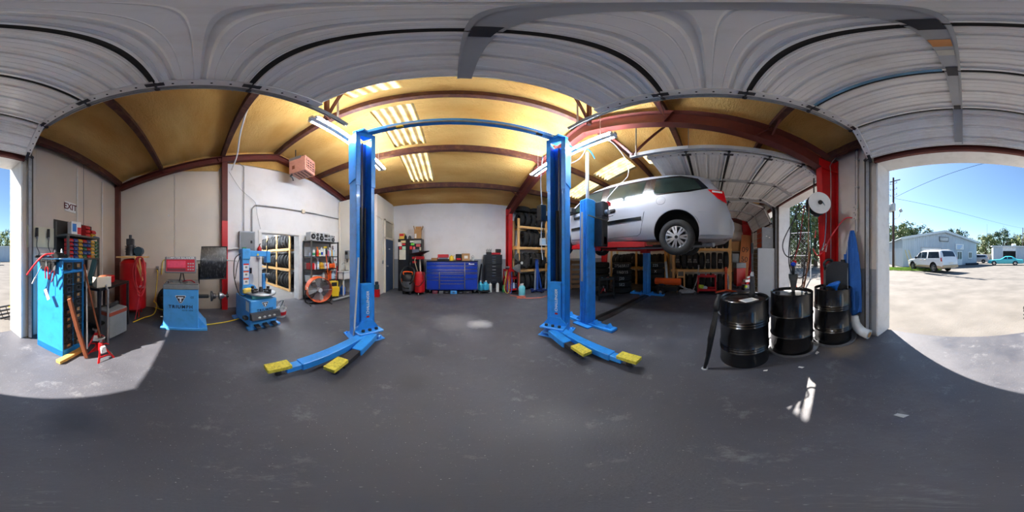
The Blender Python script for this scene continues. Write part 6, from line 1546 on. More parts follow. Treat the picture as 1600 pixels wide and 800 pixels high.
# ================================================================ VAN BAY
t = cart('utility_cart', 'black plastic utility cart with tools under the van', (4.12, 3.12, 0), -25, PLBLACK, .5, .4, .68, (.14, .62))
for nm, lab, a, b, m, z in (('socket_wrench', 'red handled tool on the black cart', (4.2, 3.0), (4.34, 3.1), RED, .66), ('hand_tool', 'blue and silver tool on the black cart', (3.98, 3.1), (4.14, 3.18), BLUE2, .66), ('hand_tool', 'steel wrench on the black cart edge', (4.05, 3.0), (4.18, 3.02), STEEL, .66)):
    mb = MB(); mb.bar((*a, z), (*b, z+.01), .045, .03, bev=.008); mb.build(nm, m, label=lab, cat='tool')
jack_stand('grey jack stand on the bottom tray of the black cart', (4.12, 3.12, .155), 40, .8)
for nm, x, y, n_t, txts in (('tall tyre stack with chalk numbers beside the black cart', 5.28, 3.12, 5, ['', 'SE2', 'J20', '1/60/15', '27565R17']), ('tyre stack behind the far van lift post', 6.12, 2.1, 5, ['', '', '', 'X', '225']), ('tyre stack partly hidden behind the chalked stack', 5.15, 4.05, 5, [''] * 5)):
    for i in range(n_t):
        o = tyre((x+random.uniform(-.012, .012), y+random.uniform(-.012, .012), .115+i*.225), (0, 0, random.uniform(0, 90)), '%s tyre of the %s' % (['bottom', 'second lowest', 'middle', 'second highest', 'topmost'][i], nm), 1.12)
        o.scale = (1.1, 1.1, 1.08)
        if txts[i]:
            o.rotation_euler.z = 0; a = math.degrees(math.atan2(-y, -x))
            text('chalk_mark', txts[i], .13, CHALK, o, (.332*math.cos(R(a)), .332*math.sin(R(a)), 0), (90, 0, a+90), bend=.34)
mb = MB(); mb.bar((6.0, 1.55, .05), (6.28, 1.72, 1.15), .09, .03, bev=.004); mb.build('ladder_rail', GALV, label='grey metal ramp leaning by the far lift post', cat='ramp')
# torpedo heater
t = thing('torpedo_heater', 'orange torpedo heater on two wheels near the tyre rack', 'heater', (5.48, 1.42, 0), 90)
Ty = Matrix.Translation((0, 0, .48)) @ Matrix.Rotation(R(90), 4, 'Y')
mb = MB(); mb.lathe([(.0, -.46), (.1, -.46), (.11, -.46), (.12, -.44), (.12, .42), (.11, .45), (.1, .45), (.1, -.3)], 26, Ty); mb.build('barrel', ORANGE, t)
mb = MB(); mb.cyl((.445, 0, .48), (.47, 0, .48), .105, n=20); mb.build('fan_guard', BLACK, t)
mb = MB(); mb.box(-.36, .42, -.13, .13, .16, .33, .03); mb.build('fuel_tank', BLACK, t)
mb = MB(); mb.box(.1, .3, -.1, .1, .33, .4, .01); mb.build('control_box', PLBLACK, t)
mb = MB(); mb.ob((.0, -.118, .52), (.3, .008, .05)); mb.build('label', PAPER, t)
mb = MB(); mb.ob((.0, -.1165, .52), (.34, .008, .07)); mb.build('label_border', PLBLACK, t)
for y in (-.19, .19):
    mb = MB(); mb.lathe([(.05, -.03), (.12, -.035), (.13, -.02), (.13, .02), (.12, .035), (.05, .03)], 20, Matrix.Translation((.2, y, .13)) @ Matrix.Rotation(R(90), 4, 'X')); mb.build('wheel', RUBBER, t)
    mb = MB(); mb.cyl((.2, y-.03, .13), (.2, y+.03, .13), .055, n=14); mb.build('hubcap', LGREY, t)
mb = MB(); mb.tube([(-.3, -.12, .17), (-.42, -.12, .3), (-.42, .12, .3), (-.3, .12, .17)], .014, 6); mb.tube([(-.3, 0, .17), (-.34, 0, .01)], .014, 6); mb.build('frame_handle', BLACK, t)
# tyre racks along the end of the bay
def rack(label, x, y0, y1, posts, tiers, top, tag_, n, sc0, skip=()):
    t = thing('tyre_rack', label, 'rack', (x, (y0+y1)/2, 0)); h_ = (y1-y0)/2
    for p in posts:
        for q in (0, .56):
            mb = MB(); mb.box(q-.02, q+.02, p-.05, p+.05, 0, top); mb.build('post', WOODZ, t)
    for z in tiers[1:]:
        for q in (-.03, .59):
            mb = MB(); mb.box(q-.02, q+.02, -h_, h_, z-.05, z+.04); mb.build('rail', WOOD, t)
    return t
rack('pine tyre rack behind the red tool cart', 6.14, -.86, 1.46, (-1.1, 1.06), (.0, .82, 1.62), 2.45, 0, 9, 1)
for j, (z, nm) in enumerate(((.0, 'floor'), (.86, 'middle'), (1.66, 'top'))):
    for i in range(9):
        sc = random.uniform(.96, 1.03)
        o = tyre((6.42, -.66+i*.235, z+.33*sc), (90, 0, random.uniform(-5, 5)), 'tyre, %s from the orange hoist, %s level behind the red cart' % (ORD[i], nm), sc, 'tyres behind the red cart')
        if j == 1 and i in (1, 3, 5, 6, 8):
            text('chalk_mark', '225\n6516', .08, CHALK, o, (-.331, 0, 0), (90, -90, -90))
rack('long pine tyre rack in the dark corner past the van', 7.1, 1.9, 4.9, (-1.45, 0, 1.45), (.0, .80, 1.66), 1.75, 0, 12, 1)
for j, (z, nm) in enumerate(((.0, 'floor'), (.84, 'upper'))):
    for i in range(12):
        sc = random.uniform(.93, 1.03)
        tyre((7.38, 2.08+i*.24, z+.33*sc), (90, 0, random.uniform(-8, 8)), 'tyre, %s from the near end on the %s level of the dark corner rack' % (ORD[i], nm), sc, 'tyres in the dark corner')
t = thing('wood_stand', 'small wooden frame with mesh beside the orange heater', 'frame', (5.98, 1.05, 0), -80)
for x in (-.14, .14):
    mb = MB(); mb.bar((x, 0, 0), (x*.85, .08, .82), .05, .04); mb.build('leg', WOODZ, t)
for z in (.55, .8):
    mb = MB(); mb.box(-.14, .14, .04, .08, z, z+.06); mb.build('cross_bar', WOODX, t)
mb = MB(); mb.ob((0, .055, .68), (.22, .012, .2), (-5, 0, 0)); mb.build('panel', DGREY, t)
# floor jack
t = thing('floor_jack', 'silver trolley floor jack with upright handle by the red cart', 'jack', (5.75, .78, 0), -75)
for y in (-.12, .12):
    mb = MB(); mb.prism([(-.3, .05), (.3, .05), (.3, .1), (.1, .17), (-.25, .14)], y-.008, y+.008, 'y'); mb.build('side_plate', GALV, t)
for x, y in ((-.26, -.15), (-.26, .15), (.26, -.15), (.26, .15)):
    mb = MB(); mb.cyl((x, y-.02, .05), (x, y+.02, .05), .05, n=12); mb.build('wheel', DKSTEEL, t)
mb = MB(); mb.bar((.1, 0, .12), (-.24, 0, .3), .08, .05); mb.build('lift_arm', GALV, t)
mb = MB(); mb.cyl((-.25, 0, .29), (-.25, 0, .33), .06, n=14); mb.build('saddle', STEEL, t)
mb = MB(); mb.tube([(.22, 0, .12), (.36, 0, .5), (.42, 0, 1.0)], .018, 8); mb.build('handle', LGREY, t)
mb = MB(); mb.ball((.42, 0, 1.02), .035); mb.build('handle_grip', STEEL, t)
tyre((5.88, .45, .16), (68, 0, 20), 'small dark hand truck wheel leaning near the red cart', .48)
# red cart
t = cart('service_cart', 'bright red two tray tool cart before the tyre rack', (5.86, .08, 0), -90, RED, .62, .4, .66, (.13, .62))
t2 = thing('buffing_machine', 'lime and grey power tool on the bottom cart tray', 'power tool', (5.82, .25, .145), -70)
mb = MB(); mb.ob((-.04, 0, .12), (.2, .13, .14), (0, 10, 0), .04); mb.build('housing', mat('lime_tool', (190, 214, 60), .5), t2); mb = MB(); mb.ball((.1, 0, .07), (.1, .08, .07)); mb.build('head', LGREY, t2)
mb = MB(); mb.tube([(.05, 0, .05), (.22, .02, .02)], .012, 6); mb.build('cord', PLBLACK, t2)
for i, (y, h_, m, nm) in enumerate(((.36, .16, STEEL, 'steel'), (.12, .13, LGREY, 'grey'), (-.06, .15, PLBLACK, 'black'), (-.22, .1, WHITE, 'white'))):
    bottle(0, 0, h_, .03, m, PLBLACK, nm + ' oil can on the top tray of the red cart', at=(5.86, y, .632), nm='oil_can')
t = thing('engine_hoist', 'orange engine hoist folded at the tyre rack end', 'hoist', (6.02, -.62, 0), -90)
HO = mat('hoist_orange', (214, 82, 40), .45, 0, .1, 6)
mb = MB(); mb.box(-.04, .04, -.04, .04, .08, .95, .005); mb.build('mast', HO, t); mb = MB(); mb.bar((0, 0, .95), (.0, -.12, .72), .07, .05); mb.build('boom', HO, t)
for x in (-.4, .34):
    mb = MB(); mb.bar((0, 0, .09), (x, -.28, .07), .06, .06); mb.build('leg', HO, t)
mb = MB(); mb.cyl((.09, 0, .12), (.06, -.02, .7), .025, n=10); mb.build('ram', GALV, t)
mb = MB(); mb.ob((0, -.03, .86), (.12, .1, .1), (0, 0, 20), .02); mb.build('pivot', HO, t)
for x in (-.4, .34):
    mb = MB(); mb.cyl((x-.015, -.28, .04), (x+.015, -.28, .04), .04, n=12); mb.build('caster', PLBLACK, t)
# red machine, board, extinguisher near the far door
t = thing('welding_cabinet', 'red cabinet with a grey lid near the far door', 'cabinet', (6.9, -1.3, 0), -80)
mb = MB(); mb.box(-.2, .2, -.2, .2, .1, .86, .01); mb.build('body', RED, t); mb = MB(); mb.box(-.22, .22, -.22, .22, .86, 1.08, .02); mb.build('lid', GREY, t)
for x in (-.16, .16):
    mb = MB(); mb.cyl((x, -.18, .05), (x, -.14, .05), .05, n=12); mb.build('wheel', PLBLACK, t)
t = thing('engine_crane', 'jumble of red and white crane parts before the far door', 'machine', (6.45, -1.62, 0), -70)
mb = MB(); mb.bar((-.2, 0, .1), (.2, 0, .9), .12, .1, bev=.01); mb.build('boom', RED, t); mb = MB(); mb.box(-.25, .28, -.1, .1, .32, .42, .01); mb.build('frame', WHITE, t)
mb = MB(); mb.box(.02, .2, -.1, .1, .1, .75, .02); mb.build('housing', RED, t); mb = MB(); mb.cyl((-.2, -.12, .5), (.24, -.14, .62), .04, n=12); mb.build('ram', LGREY, t)
mb = MB(); mb.box(-.3, -.1, -.16, .1, .06, .22, .02); mb.build('motor', GREY, t); mb = MB(); mb.ball((-.26, -.15, .16), .06); mb.build('lamp', mat('lime_tool', (190, 214, 60), .5), t)
mb = MB(); mb.ob((0, 0, .03), (.6, .24, .05)); mb.build('base', DKSTEEL, t)
t = thing('spray_board', 'brown plywood board with spray painted digits by the far column', 'board', (7.85, -1.62, 0), rot=(0, 5, -90))
mb = MB(); mb.box(-.24, .24, 0, .02, 0, 2.42); mb.build('board', PLY, t)
text('painted_digits', '60', .36, mat('spray_black', (60, 44, 36), .8), t, (0, -.002, 1.7), (90, 180, 0)); text('painted_digits', '50', .36, mat('spray_black', (60, 44, 36), .8), t, (0, -.002, 1.2), (90, 0, 0))
t = thing('fire_extinguisher', 'small red fire extinguisher on the tan end wall', 'extinguisher', (8.42, -1.02, 2.05))
mb = MB(); mb.lathe([(0, 0), (.08, 0), (.08, .36), (.03, .42), (0, .42)], 16); mb.build('cylinder', RED, t); mb = MB(); mb.bar((-.05, 0, .44), (.06, 0, .46), .03, .03); mb.build('handle', PLBLACK, t)
mb = MB(); mb.box(-.25, .25, -.15, .15, 0, .5, .008); mb.build('carton', CARD, loc=(8.2, -1.35, 1.6), rot=(0, 0, 90), label='brown carton on the dark shelf by the end wall', cat='box')
t = thing('storage_shelf', 'dark shelf unit with grey bins against the end wall', 'shelf', (8.15, -1.35, 0), -90)
for z in (.5, 1.05, 1.57):
    mb = MB(); mb.box(-.4, .4, -.25, .25, z, z+.03); mb.build('shelf_board', DGREY, t)
for x in (-.38, .38):
    for y in (-.23, .23):
        mb = MB(); mb.box(x-.02, x+.02, y-.02, y+.02, 0, 1.6); mb.build('post', BLACK, t)
mb = MB(); mb.box(-.18, .18, -.18, .18, 0, .42, .02); mb.build('storage_bin', GREY, loc=(8.1, -1.3, 1.08), label='grey plastic bin on the middle end shelf', cat='bin')
mb = MB(); mb.box(-.16, .16, -.16, .16, 0, .4, .02); mb.build('storage_bin', WHITE, loc=(8.1, -1.4, .53), label='white plastic bin on the low end shelf', cat='bin')
# grey drawer cabinet and bolt bin
t = thing('drawer_cabinet', 'pale grey steel cabinet with small bronze drawers by the jamb', 'cabinet', (5.33, -1.82, 0), 180)
LG2 = mat('cab_grey', (176, 182, 186), .45, 0, .04, 4)
mb = MB(); mb.box(-.36, .4, -.3, .32, 0, 1.62, .006); mb.build('body', LG2, t)
for r_ in range(11):
    for c_ in range(3):
        mb = MB(); mb.box(-.33+.24*c_, -.12+.24*c_, -.32, -.3, .1+r_*.135, .215+r_*.135, .004); o = mb.build('drawer', mat('bronze_drawer', (106, 92, 66), .5, .2, .2, 9), t)
        mb = MB(); mb.box(-.25+.24*c_, -.2+.24*c_, -.335, -.32, .15+r_*.135, .165+r_*.135); mb.build('drawer_pull', STEEL, o)
t = thing('bolt_bin', 'grey bolt bin with red pigeonholes on the pale cabinet', 'bin rack', (5.3, -1.88, 1.62), 180)
mb = MB(); mb.box(-.22, .3, -.2, .2, 0, .7, .006); mb.build('body', GREY, t)
for r_ in range(4):
    for c_ in range(2):
        mb = MB(); mb.box(-.2+.24*c_, .01+.24*c_, -.215, -.2, .04+r_*.165, .18+r_*.165); mb.build('pigeonhole', mat('bin_rust', (190, 76, 50), .6), t)
for i in range(2):
    mb = MB(); mb.ob((.302, -.04+.1*i, .4-.04*i), (.004, .05, .02)); mb.build('sticker', PAPER, t)
mb = MB(); mb.tube(smooth_path([(4.86, -1.5, .15), (4.7, -1.4, .04), (4.6, -1.5, .1), (4.75, -1.55, .16)], 4), .05, 8); mb.build('blue_tarp_roll', DKBLUE, label='dark blue bundle on the floor before the pale cabinet', cat='bundle')

# ================================================================ OIL DRUMS
def drum_profile(ribs):
    p = [(0, .84), (.26, .84), (.272, .845), (.274, .872), (.283, .88), (.291, .872), (.288, .855)]
    def g(zc, n):
        q = []
        for i in range(n): zz = zc+(n-1)*.016-i*.032; q += [(.287, zz+.016), (.2965, zz), (.287, zz-.016)]
        return q
    for zc, n in ribs: p += g(zc, n)
    return p+[(.287, .03), (.291, .018), (.288, 0), (.27, .0), (.268, .02), (0, .02)]
def drum(label, x, y, ribs, rz, z=0):
    t = thing('oil_drum', label, 'drum', (x, y, z), rz)
    mb = MB(); mb.lathe(drum_profile(ribs), 56); mb.build('drum_body', DRUM, t, smooth=50)
    mb = MB(); mb.cyl((.19, .05, .84), (.19, .05, .86), .035, n=16); mb.cyl((.19, .05, .86), (.19, .05, .868), .024, n=8); mb.build('bung', DKSTEEL, t)
    mb = MB(); mb.cyl((-.18, -.06, .84), (-.18, -.06, .857), .022, n=14); mb.build('vent_plug', DKSTEEL, t)
    return t
D1 = drum('black oil drum with a hand pump, furthest from the main door', 1.90, -.42, ((.60, 3), (.25, 3)), 100)
D2 = drum('black oil drum with a funnel, middle of the three', 1.93, -1.075, ((.58, 1), (.28, 1)), 40, .012)
D3 = drum('black oil drum with a jerry can, nearest the blue overalls', 1.82, -1.73, ((.60, 3), (.25, 3)), 0, .012)
for x, y, lab in ((1.97, -1.10, 'round drip tray under the funnel drum'), (1.84, -1.74, 'round drip tray under the jerry can drum')):
    mb = MB(); mb.lathe([(0, .0), (.36, .0), (.375, .045), (.37, .046), (.355, .01), (0, .01)], 40); mb.build('drip_tray', GALV, loc=(x, y, 0), label='silver ' + lab, cat='tray')
t = thing('drum_pump', 'upright grey hand pump standing in the first drum', 'pump', (2.03, -.55, .84))
mb = MB(); mb.cyl((0, 0, 0), (0, 0, .035), .045, n=16); mb.build('collar', PLBLACK, t); mb = MB(); mb.cyl((0, 0, .03), (0, 0, .27), .035, .03, n=14); mb.build('barrel', DKSTEEL, t)
mb = MB(); mb.cyl((0, 0, .27), (0, 0, .32), .02, n=10); mb.ob((.02, 0, .3), (.08, .03, .03), (0, 30, 0), .008); mb.build('spout_joint', LGREY, t); mb = MB(); mb.tube([(0, 0, .3), (.005, 0, .46), (.0, 0, .6)], .013, 8); mb.build('rod', DKSTEEL, t)
mb = MB(); mb.cyl((0, 0, .56), (0, 0, .7), .017, n=10); mb.build('grip', PLBLACK, t)
mb = MB(); mb.ob((0, 0, 0), (.13, .2, .002), (0, 0, 25)); o = mb.build('paper_sheet', PAPER, loc=(1.85, -.46, .8425), label='white printed paper lying on the first drum', cat='paper')
mb = MB(); mb.ob((0, 0, .0015), (.1, .15, .001), (0, 0, 25)); mb.build('print', LGREY, o)
t = thing('funnel_stack', 'grey spout funnel stuck in the middle drum', 'funnel', (2.04, -1.16, .852))
mb = MB(); mb.lathe([(.02, 0), (.03, .02), (.055, .16), (.06, .17), (.056, .172), (.05, .16), (.02, .03)], 18); mb.build('lower_cone', DGREY, t)
mb = MB(); mb.lathe([(.045, .14), (.066, .2), (.07, .25), (.074, .255), (.066, .255), (.04, .15)], 18); mb.build('upper_cone', DGREY, t)
t = thing('oil_bottle', 'oil bottle with blue cap upended into the funnel', 'bottle', (2.04, -1.16, 1.09))
mb = MB(); mb.lathe([(.012, 0), (.02, .02), (.026, .1), (.022, .13), (0, .14)], 14); mb.build('bottle_neck', PLBLACK, t)
mb = MB(); mb.ball((0, 0, .16), (.042, .042, .034)); mb.build('cap', CHESTBLUE, t)
mb = MB(); mb.ob((.02, -.04, .19), (.05, .04, .045), (0, 20, 30), .012); mb.build('nozzle', RED, t)
t = thing('jerry_can', 'big black plastic jerry can on the third drum', 'jerry can', (1.86, -1.83, .852), 62)
JC = mat('jerry_black', (24, 25, 27), .45, 0, .12, 8)
mb = MB(); mb.prism([(-.17, 0), (.17, 0), (.185, .02), (.185, .29), (.14, .37), (.08, .43), (-.05, .43), (-.185, .40), (-.185, .02)], -.085, .085, 'y'); mb.build('can_body', JC, t)
for x in (-.1, .0, .1):
    mb = MB(); mb.bar((x-.02, -.088, .07), (x+.02, -.088, .3), .03, .012, (0, 1, 0), .004); mb.build('rib', JC, t)
mb = MB(); mb.tube(smooth_path([(.17, 0, .3), (.19, 0, .4), (.13, 0, .46), (.05, 0, .44)], 5), .022, 10); mb.build('handle', JC, t)
mb = MB(); mb.cyl((-.12, 0, .41), (-.12, 0, .46), .035, n=14); mb.build('cap', PLBLACK, t)
t = thing('funnel', 'bright blue plastic funnel on the third drum', 'funnel', (1.67, -1.66, .86), rot=(0, 18, 40))
mb = MB(); mb.lathe([(.012, 0), (.02, .03), (.085, .1), (.09, .1), (.09, .125), (.084, .125), (.08, .1), (.014, .03)], 24); mb.build('funnel_body', mat('funnel_blue', (30, 110, 205), .35), t)
mb = MB(); mb.ob((.1, 0, .11), (.04, .03, .01)); mb.build('tab', mat('funnel_blue', (30, 110, 205), .35), t)
# black folded lever leaning on the first drum
t = thing('drum_trolley_leg', 'black bent steel leg leaning against the first drum', 'lever', (0, 0, 0))
A, B_ = Vector((1.655, .045, .012)), Vector((1.76, -.105, .95))
def lp(f, o=(0, 0, 0)): return A.lerp(B_, f)+Vector(o)
mb = MB(); mb.tube(smooth_path([lp(0), lp(.25, (-.01, .0, 0)), lp(.45, (-.03, .01, 0)), lp(.7, (-.01, .0, 0)), lp(1)], 5), [.018]*5+[.024]*5+[.03]*5+[.026]*5+[.018], 8); mb.build('lever_arm', BLACK, t)
mb = MB(); mb.tube(smooth_path([lp(.05, (.01, -.015, 0)), lp(.4, (.01, -.02, 0)), lp(.62, (.0, -.015, 0)), lp(.8)], 5), .012, 8); mb.build('side_rod', DKSTEEL, t)
mb = MB(); mb.tube(smooth_path([lp(.8, (-.02, .0, 0)), lp(.88, (-.03, .01, 0)), lp(.99, (-.01, .0, 0))], 4), [.02, .03, .034, .036, .034, .03, .026, .02, .014], 8); mb.build('grip', PLBLACK, t)
mb = MB(); mb.tube([lp(.78, (.03*math.cos(a), -.03+.02*math.sin(a), .03*math.sin(a))) for a in [2*PI*k/12 for k in range(12)]], .006, 6, closed=True); mb.build('ring', STEEL, t)
mb = MB(); mb.cyl((1.655, .045, 0), (1.655, .045, .012), .035, n=12); mb.build('foot', LGREY, t)

# ================================================================ WALL BY THE MAIN DOOR
t = thing('wall_pipe', 'painted riser pipe with valves on the front wall', 'pipe', (1.69, -2.155, 0))
mb = MB(); mb.tube([(0, 0, 1.78), (0, 0, 3.5)], .018, 10); mb.build('riser', WALLT, t)
for z in (2.02, 2.12, 2.22):
    mb = MB(); mb.cyl((0, 0, z-.03), (0, 0, z+.03), .03, n=12); mb.cyl((0, 0, z), (.05, .03, z), .012, n=8); mb.build('valve', WALLT, t)
for z in (2.6, 3.2):
    mb = MB(); mb.box(-.03, .03, -.04, .02, z-.01, z+.01); mb.build('clamp', LGREY, t)
mb = MB(); mb.cyl((0, 0, 3.42), (0, 0, 3.5), .024, n=10); mb.build('fitting', mat('fit_violet', (110, 90, 130), .4), t)
mb = MB(); mb.tube(smooth_path([(1.74, -2.1, 2.02), (1.85, -2.02, 2.0), (2.0, -1.9, 1.75), (2.12, -1.78, 1.45), (2.2, -1.72, 1.38), (2.25, -1.66, 1.5)], 6), .011, 6)
mb.build('air_hose', REDHOSE, label='pale red air hose from the wall valve to the column', cat='hose')
# blue overalls
def cloth(u, v):
    a = 2*PI*u; z = 1.79-1.45*v; w_ = .035+.15*min(1, (v*1.9)**.8)+.02*math.sin(v*3); d_ = .03+.05*min(1, v*2)
    x = w_*math.cos(a)*(1+.10*math.sin(a*5+v*5)); y = d_*math.sin(a)*(1+.22*math.sin(a*7+v*3))
    if v > .72 and math.cos(a) < -.1: z += (v-.72)*.0
    return (x, y, z+(.12*(v > .9)*math.cos(a)))
t = thing('overalls', 'blue work overalls hanging on the wall pipe', 'overalls', (1.71, -2.06, 0), 170)
CLO = mat('cloth_blue', (34, 92, 168), .85, 0, .12, 6, bump=.4, bscale=18)
mb = MB(); mb.grid(cloth, 40, 24); mb.build('garment', CLO, t, smooth=60)
mb = MB(); mb.grid(lambda u, v: (.06+.05*math.cos(2*PI*u)+.03*v, -.06+.035*math.sin(2*PI*u), 1.5-1.0*v), 14, 12); mb.build('sleeve', CLO, t, smooth=60)
mb = MB(); mb.grid(lambda u, v: (-.11+.045*math.cos(2*PI*u)-.02*v, -.045+.03*math.sin(2*PI*u), 1.4-.95*v), 14, 12); mb.build('sleeve', CLO, t, smooth=60)
mb = MB(); mb.tube([(.0, -.10, 1.6), (.02, -.115, 1.2), (.03, -.115, .8)], .006, 6); mb.build('zip', LGREY, t)
# rolled plastic
t = thing('plastic_roll', 'roll of clear wrinkled plastic on the floor by the jamb', 'roll', (0, 0, 0))
mb = MB(); mb.tube(smooth_path([(1.66, -2.05, .36), (1.60, -2.02, .22), (1.5, -2.03, .12), (1.36, -2.04, .085)], 5), [.06, .075, .07, .08, .075, .08, .078, .085, .08, .085, .08, .084, .08, .085, .083, .083], 14); mb.build('sheet_roll', CLEARPL, t)
mb = MB(); mb.cyl((1.38, -2.04, .087), (1.352, -2.042, .083), .05, n=14); mb.build('core', CARD, t)
# hose reel and hoses on the red column
RL = thing('hose_reel', 'white faced hose reel on the bright red column', 'hose reel', (2.03, -1.60, 2.22), -18)
Tr = Matrix.Rotation(R(-90), 4, 'Y')
for x, m, nm in ((-.09, WHITE, 'front_disc'), (.06, DKSTEEL, 'rear_disc')):
    mb = MB(); mb.lathe([(.02, 0), (.06, .008), (.1, .004), (.18, .008), (.185, .0), (.18, -.008), (.02, -.006)], 36, Matrix.Translation((x, 0, 0)) @ Tr); mb.build(nm, m, RL)
mb = MB(); mb.cyl((-.08, 0, 0), (.06, 0, 0), .1, n=24); mb.build('spool', DKSTEEL, RL)
for i in range(4):
    mb = MB(); mb.tube([(-.065+.035*i, .12*math.cos(a), .12*math.sin(a)) for a in [2*PI*k/24 for k in range(24)]], .016, 6, closed=True); mb.build('wound_hose', PLBLACK, RL)
mb = MB(); mb.box(.06, .085, -.05, .05, -.2, .12, .005); mb.bar((.07, 0, -.1), (.2, -.08, -.1), .06, .02); mb.build('bracket', DKSTEEL, RL)
mb = MB(); mb.cyl((-.1, 0, 0), (-.12, 0, 0), .035, n=14); mb.build('hub', PLBLACK, RL)
mb = MB(); mb.cyl((.05, .05, .1), (.05, .05, .5), .012, n=8); mb.build('hanger_rod', BLACK, RL)
def loopy(label, pts, r, m):
    mb = MB(); mb.tube(smooth_path(pts, 7), r, 7); return mb.build('air_hose', m, label=label, cat='hose')
def L_(f, z, o=0):      # f = 0 at the reel, 1 = furthest away from it
    return (2.12+.26*f+o, -1.48+.32*f+o*.6, z)
loopy('black air hose in a short wide loop under the reel', [L_(.15, 2.2), L_(.5, 2.0), L_(.98, 1.62), L_(.95, 1.42), L_(.7, 1.35), L_(.45, 1.48), L_(.42, 1.8), L_(.5, 2.1), L_(.25, 2.25)], .009, PLBLACK)
loopy('black air hose in a long loop reaching below the reel', [L_(.3, 2.2, .02), L_(.62, 1.8, .02), L_(.72, 1.3, .02), L_(.55, 1.06, .02), L_(.25, 1.02, .02), L_(-.05, 1.15, .02), L_(-.15, 1.5, .02), L_(-.1, 1.9, .02), L_(.05, 2.2, .02)], .009, PLBLACK)
loopy('dark red air hose looping down to the drum bottle', [L_(.2, 2.2, -.02), L_(.3, 1.9, -.02), L_(.42, 1.55, -.02), L_(.7, 1.2, -.02), (2.1, -1.2, 1.27)], .009, mat('hose_maroon', (120, 34, 40), .5))
loopy('tan and red hose hanging in the lowest loop', [L_(.05, 2.2, -.03), L_(.08, 1.7, -.03), L_(.1, 1.2, -.03), L_(.3, .92, -.03), L_(.6, .86, -.03), (2.12, -1.22, 1.1)], .008, mat('hose_tan2', (150, 110, 86), .5))
loopy('green air hose loop close to the red column', [L_(-.05, 2.15, 0), L_(-.1, 1.8), L_(-.14, 1.4), L_(-.3, 1.3), (2.3, -1.7, 1.35)], .008, mat('hose_green', (30, 96, 80), .5))
loopy('grey blue air hose curving across the reel face to column', [(1.92, -1.60, 2.24), (1.93, -1.68, 2.12), (2.0, -1.74, 1.85), (2.06, -1.76, 1.6), (2.14, -1.74, 1.45)], .008, mat('hose_slate', (90, 130, 150), .5))
t = thing('column_sign', 'small white torn sticker on the red column', 'sticker', (2.165, -1.86, 1.52), -90)
mb = MB(); mb.ob((0, 0, 0), (.1, .004, .14), (0, 14, 0)); mb.build('sheet', PAPER, t); mb = MB(); mb.ob((.0, -.003, .0), (.05, .003, .05), (0, 40, 0)); mb.build('print', TXTRED, t)
mb = MB(); mb.tube([(2.36, -1.36, .0), (2.3, -1.66, 1.5)], .016, 8); mb.build('broom_pole', OLDWOOD, label='brown wooden pole leaning on the red column', cat='pole')
mb = MB(); mb.tube([(2.42, -1.42, .0), (2.33, -1.60, 1.52)], .012, 8); mb.build('metal_pole', DKSTEEL, label='dark metal rod leaning beside the brown pole', cat='pole')
t = thing('air_coupler', 'black air coupler hanging on the red column edge', 'coupler', (2.24, -1.70, 1.62))
mb = MB(); mb.cyl((0, 0, -.14), (0, 0, .06), .016, n=8); mb.build('coupler_body', PLBLACK, t); mb = MB(); mb.tube([(0, 0, .05), (0, -.02, .2)], .009, 6); mb.build('whip_hose', REDHOSE, t)
pipe('thin grey conduit bending over the red column top', [(2.1, -2.1, 3.45), (2.18, -2.0, 3.2), (2.14, -1.98, 2.9), (2.14, -1.98, 1.0)], .008, GREY, 4, 6)
for i, (x, y, r_) in enumerate(((.35, -.85, .02), (1.42, -.9, .015), (1.52, -.55, .012), (1.6, -1.25, .02))):
    mb = MB(); mb.prism([(-r_*2, -r_), (r_*1.6, -r_*.8), (r_*2.2, r_*.6), (-r_, r_)], 0, .003, 'z'); mb.build('leaf', PAPER if i else mat('leaf_pale', (180, 186, 190), .8), loc=(x, y, .001), rot=(0, 0, 40*i), label='pale scrap %s on the dark floor' % ('nearest the camera', 'in front of the drip trays', 'near the sunny patch', 'beside the third drum')[i], cat='scrap')

# ================================================================ OUTSIDE
def gpos(phi, d): return (d*math.sin(R(phi)), d*math.cos(R(phi)))
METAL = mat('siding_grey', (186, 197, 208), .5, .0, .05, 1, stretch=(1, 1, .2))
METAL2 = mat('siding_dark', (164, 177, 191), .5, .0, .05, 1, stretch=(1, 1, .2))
ROOFM = mat('roof_metal', (200, 206, 212), .4, .2, .05, 2)
FRAMEW = mat('frame_white', (232, 234, 236), .5)
def siding(mb, x0, x1, y, zf0, zf1, pitch=.3, d=.03, ax='x'):
    """ribbed sheet from x0..x1 at y; zf give bottom and top"""
    n = max(1, int(abs(x1-x0)/pitch)); v = []; f = []
    us = []
    for i in range(n):
        a = x0+(x1-x0)*i/n; b = x0+(x1-x0)*(i+1)/n; us += [(a, 0), (a+(b-a)*.7, 0), (a+(b-a)*.76, -d), (a+(b-a)*.94, -d)]
    us.append((x1, 0))
    for u, o in us:
        for z in (zf0(u), zf1(u)): v.append((u, y+o, z) if ax == 'x' else (y+o, u, z))
    for i in range(len(us)-1): f.append((2*i, 2*i+2, 2*i+3, 2*i+1))
    mb.add(v, f)
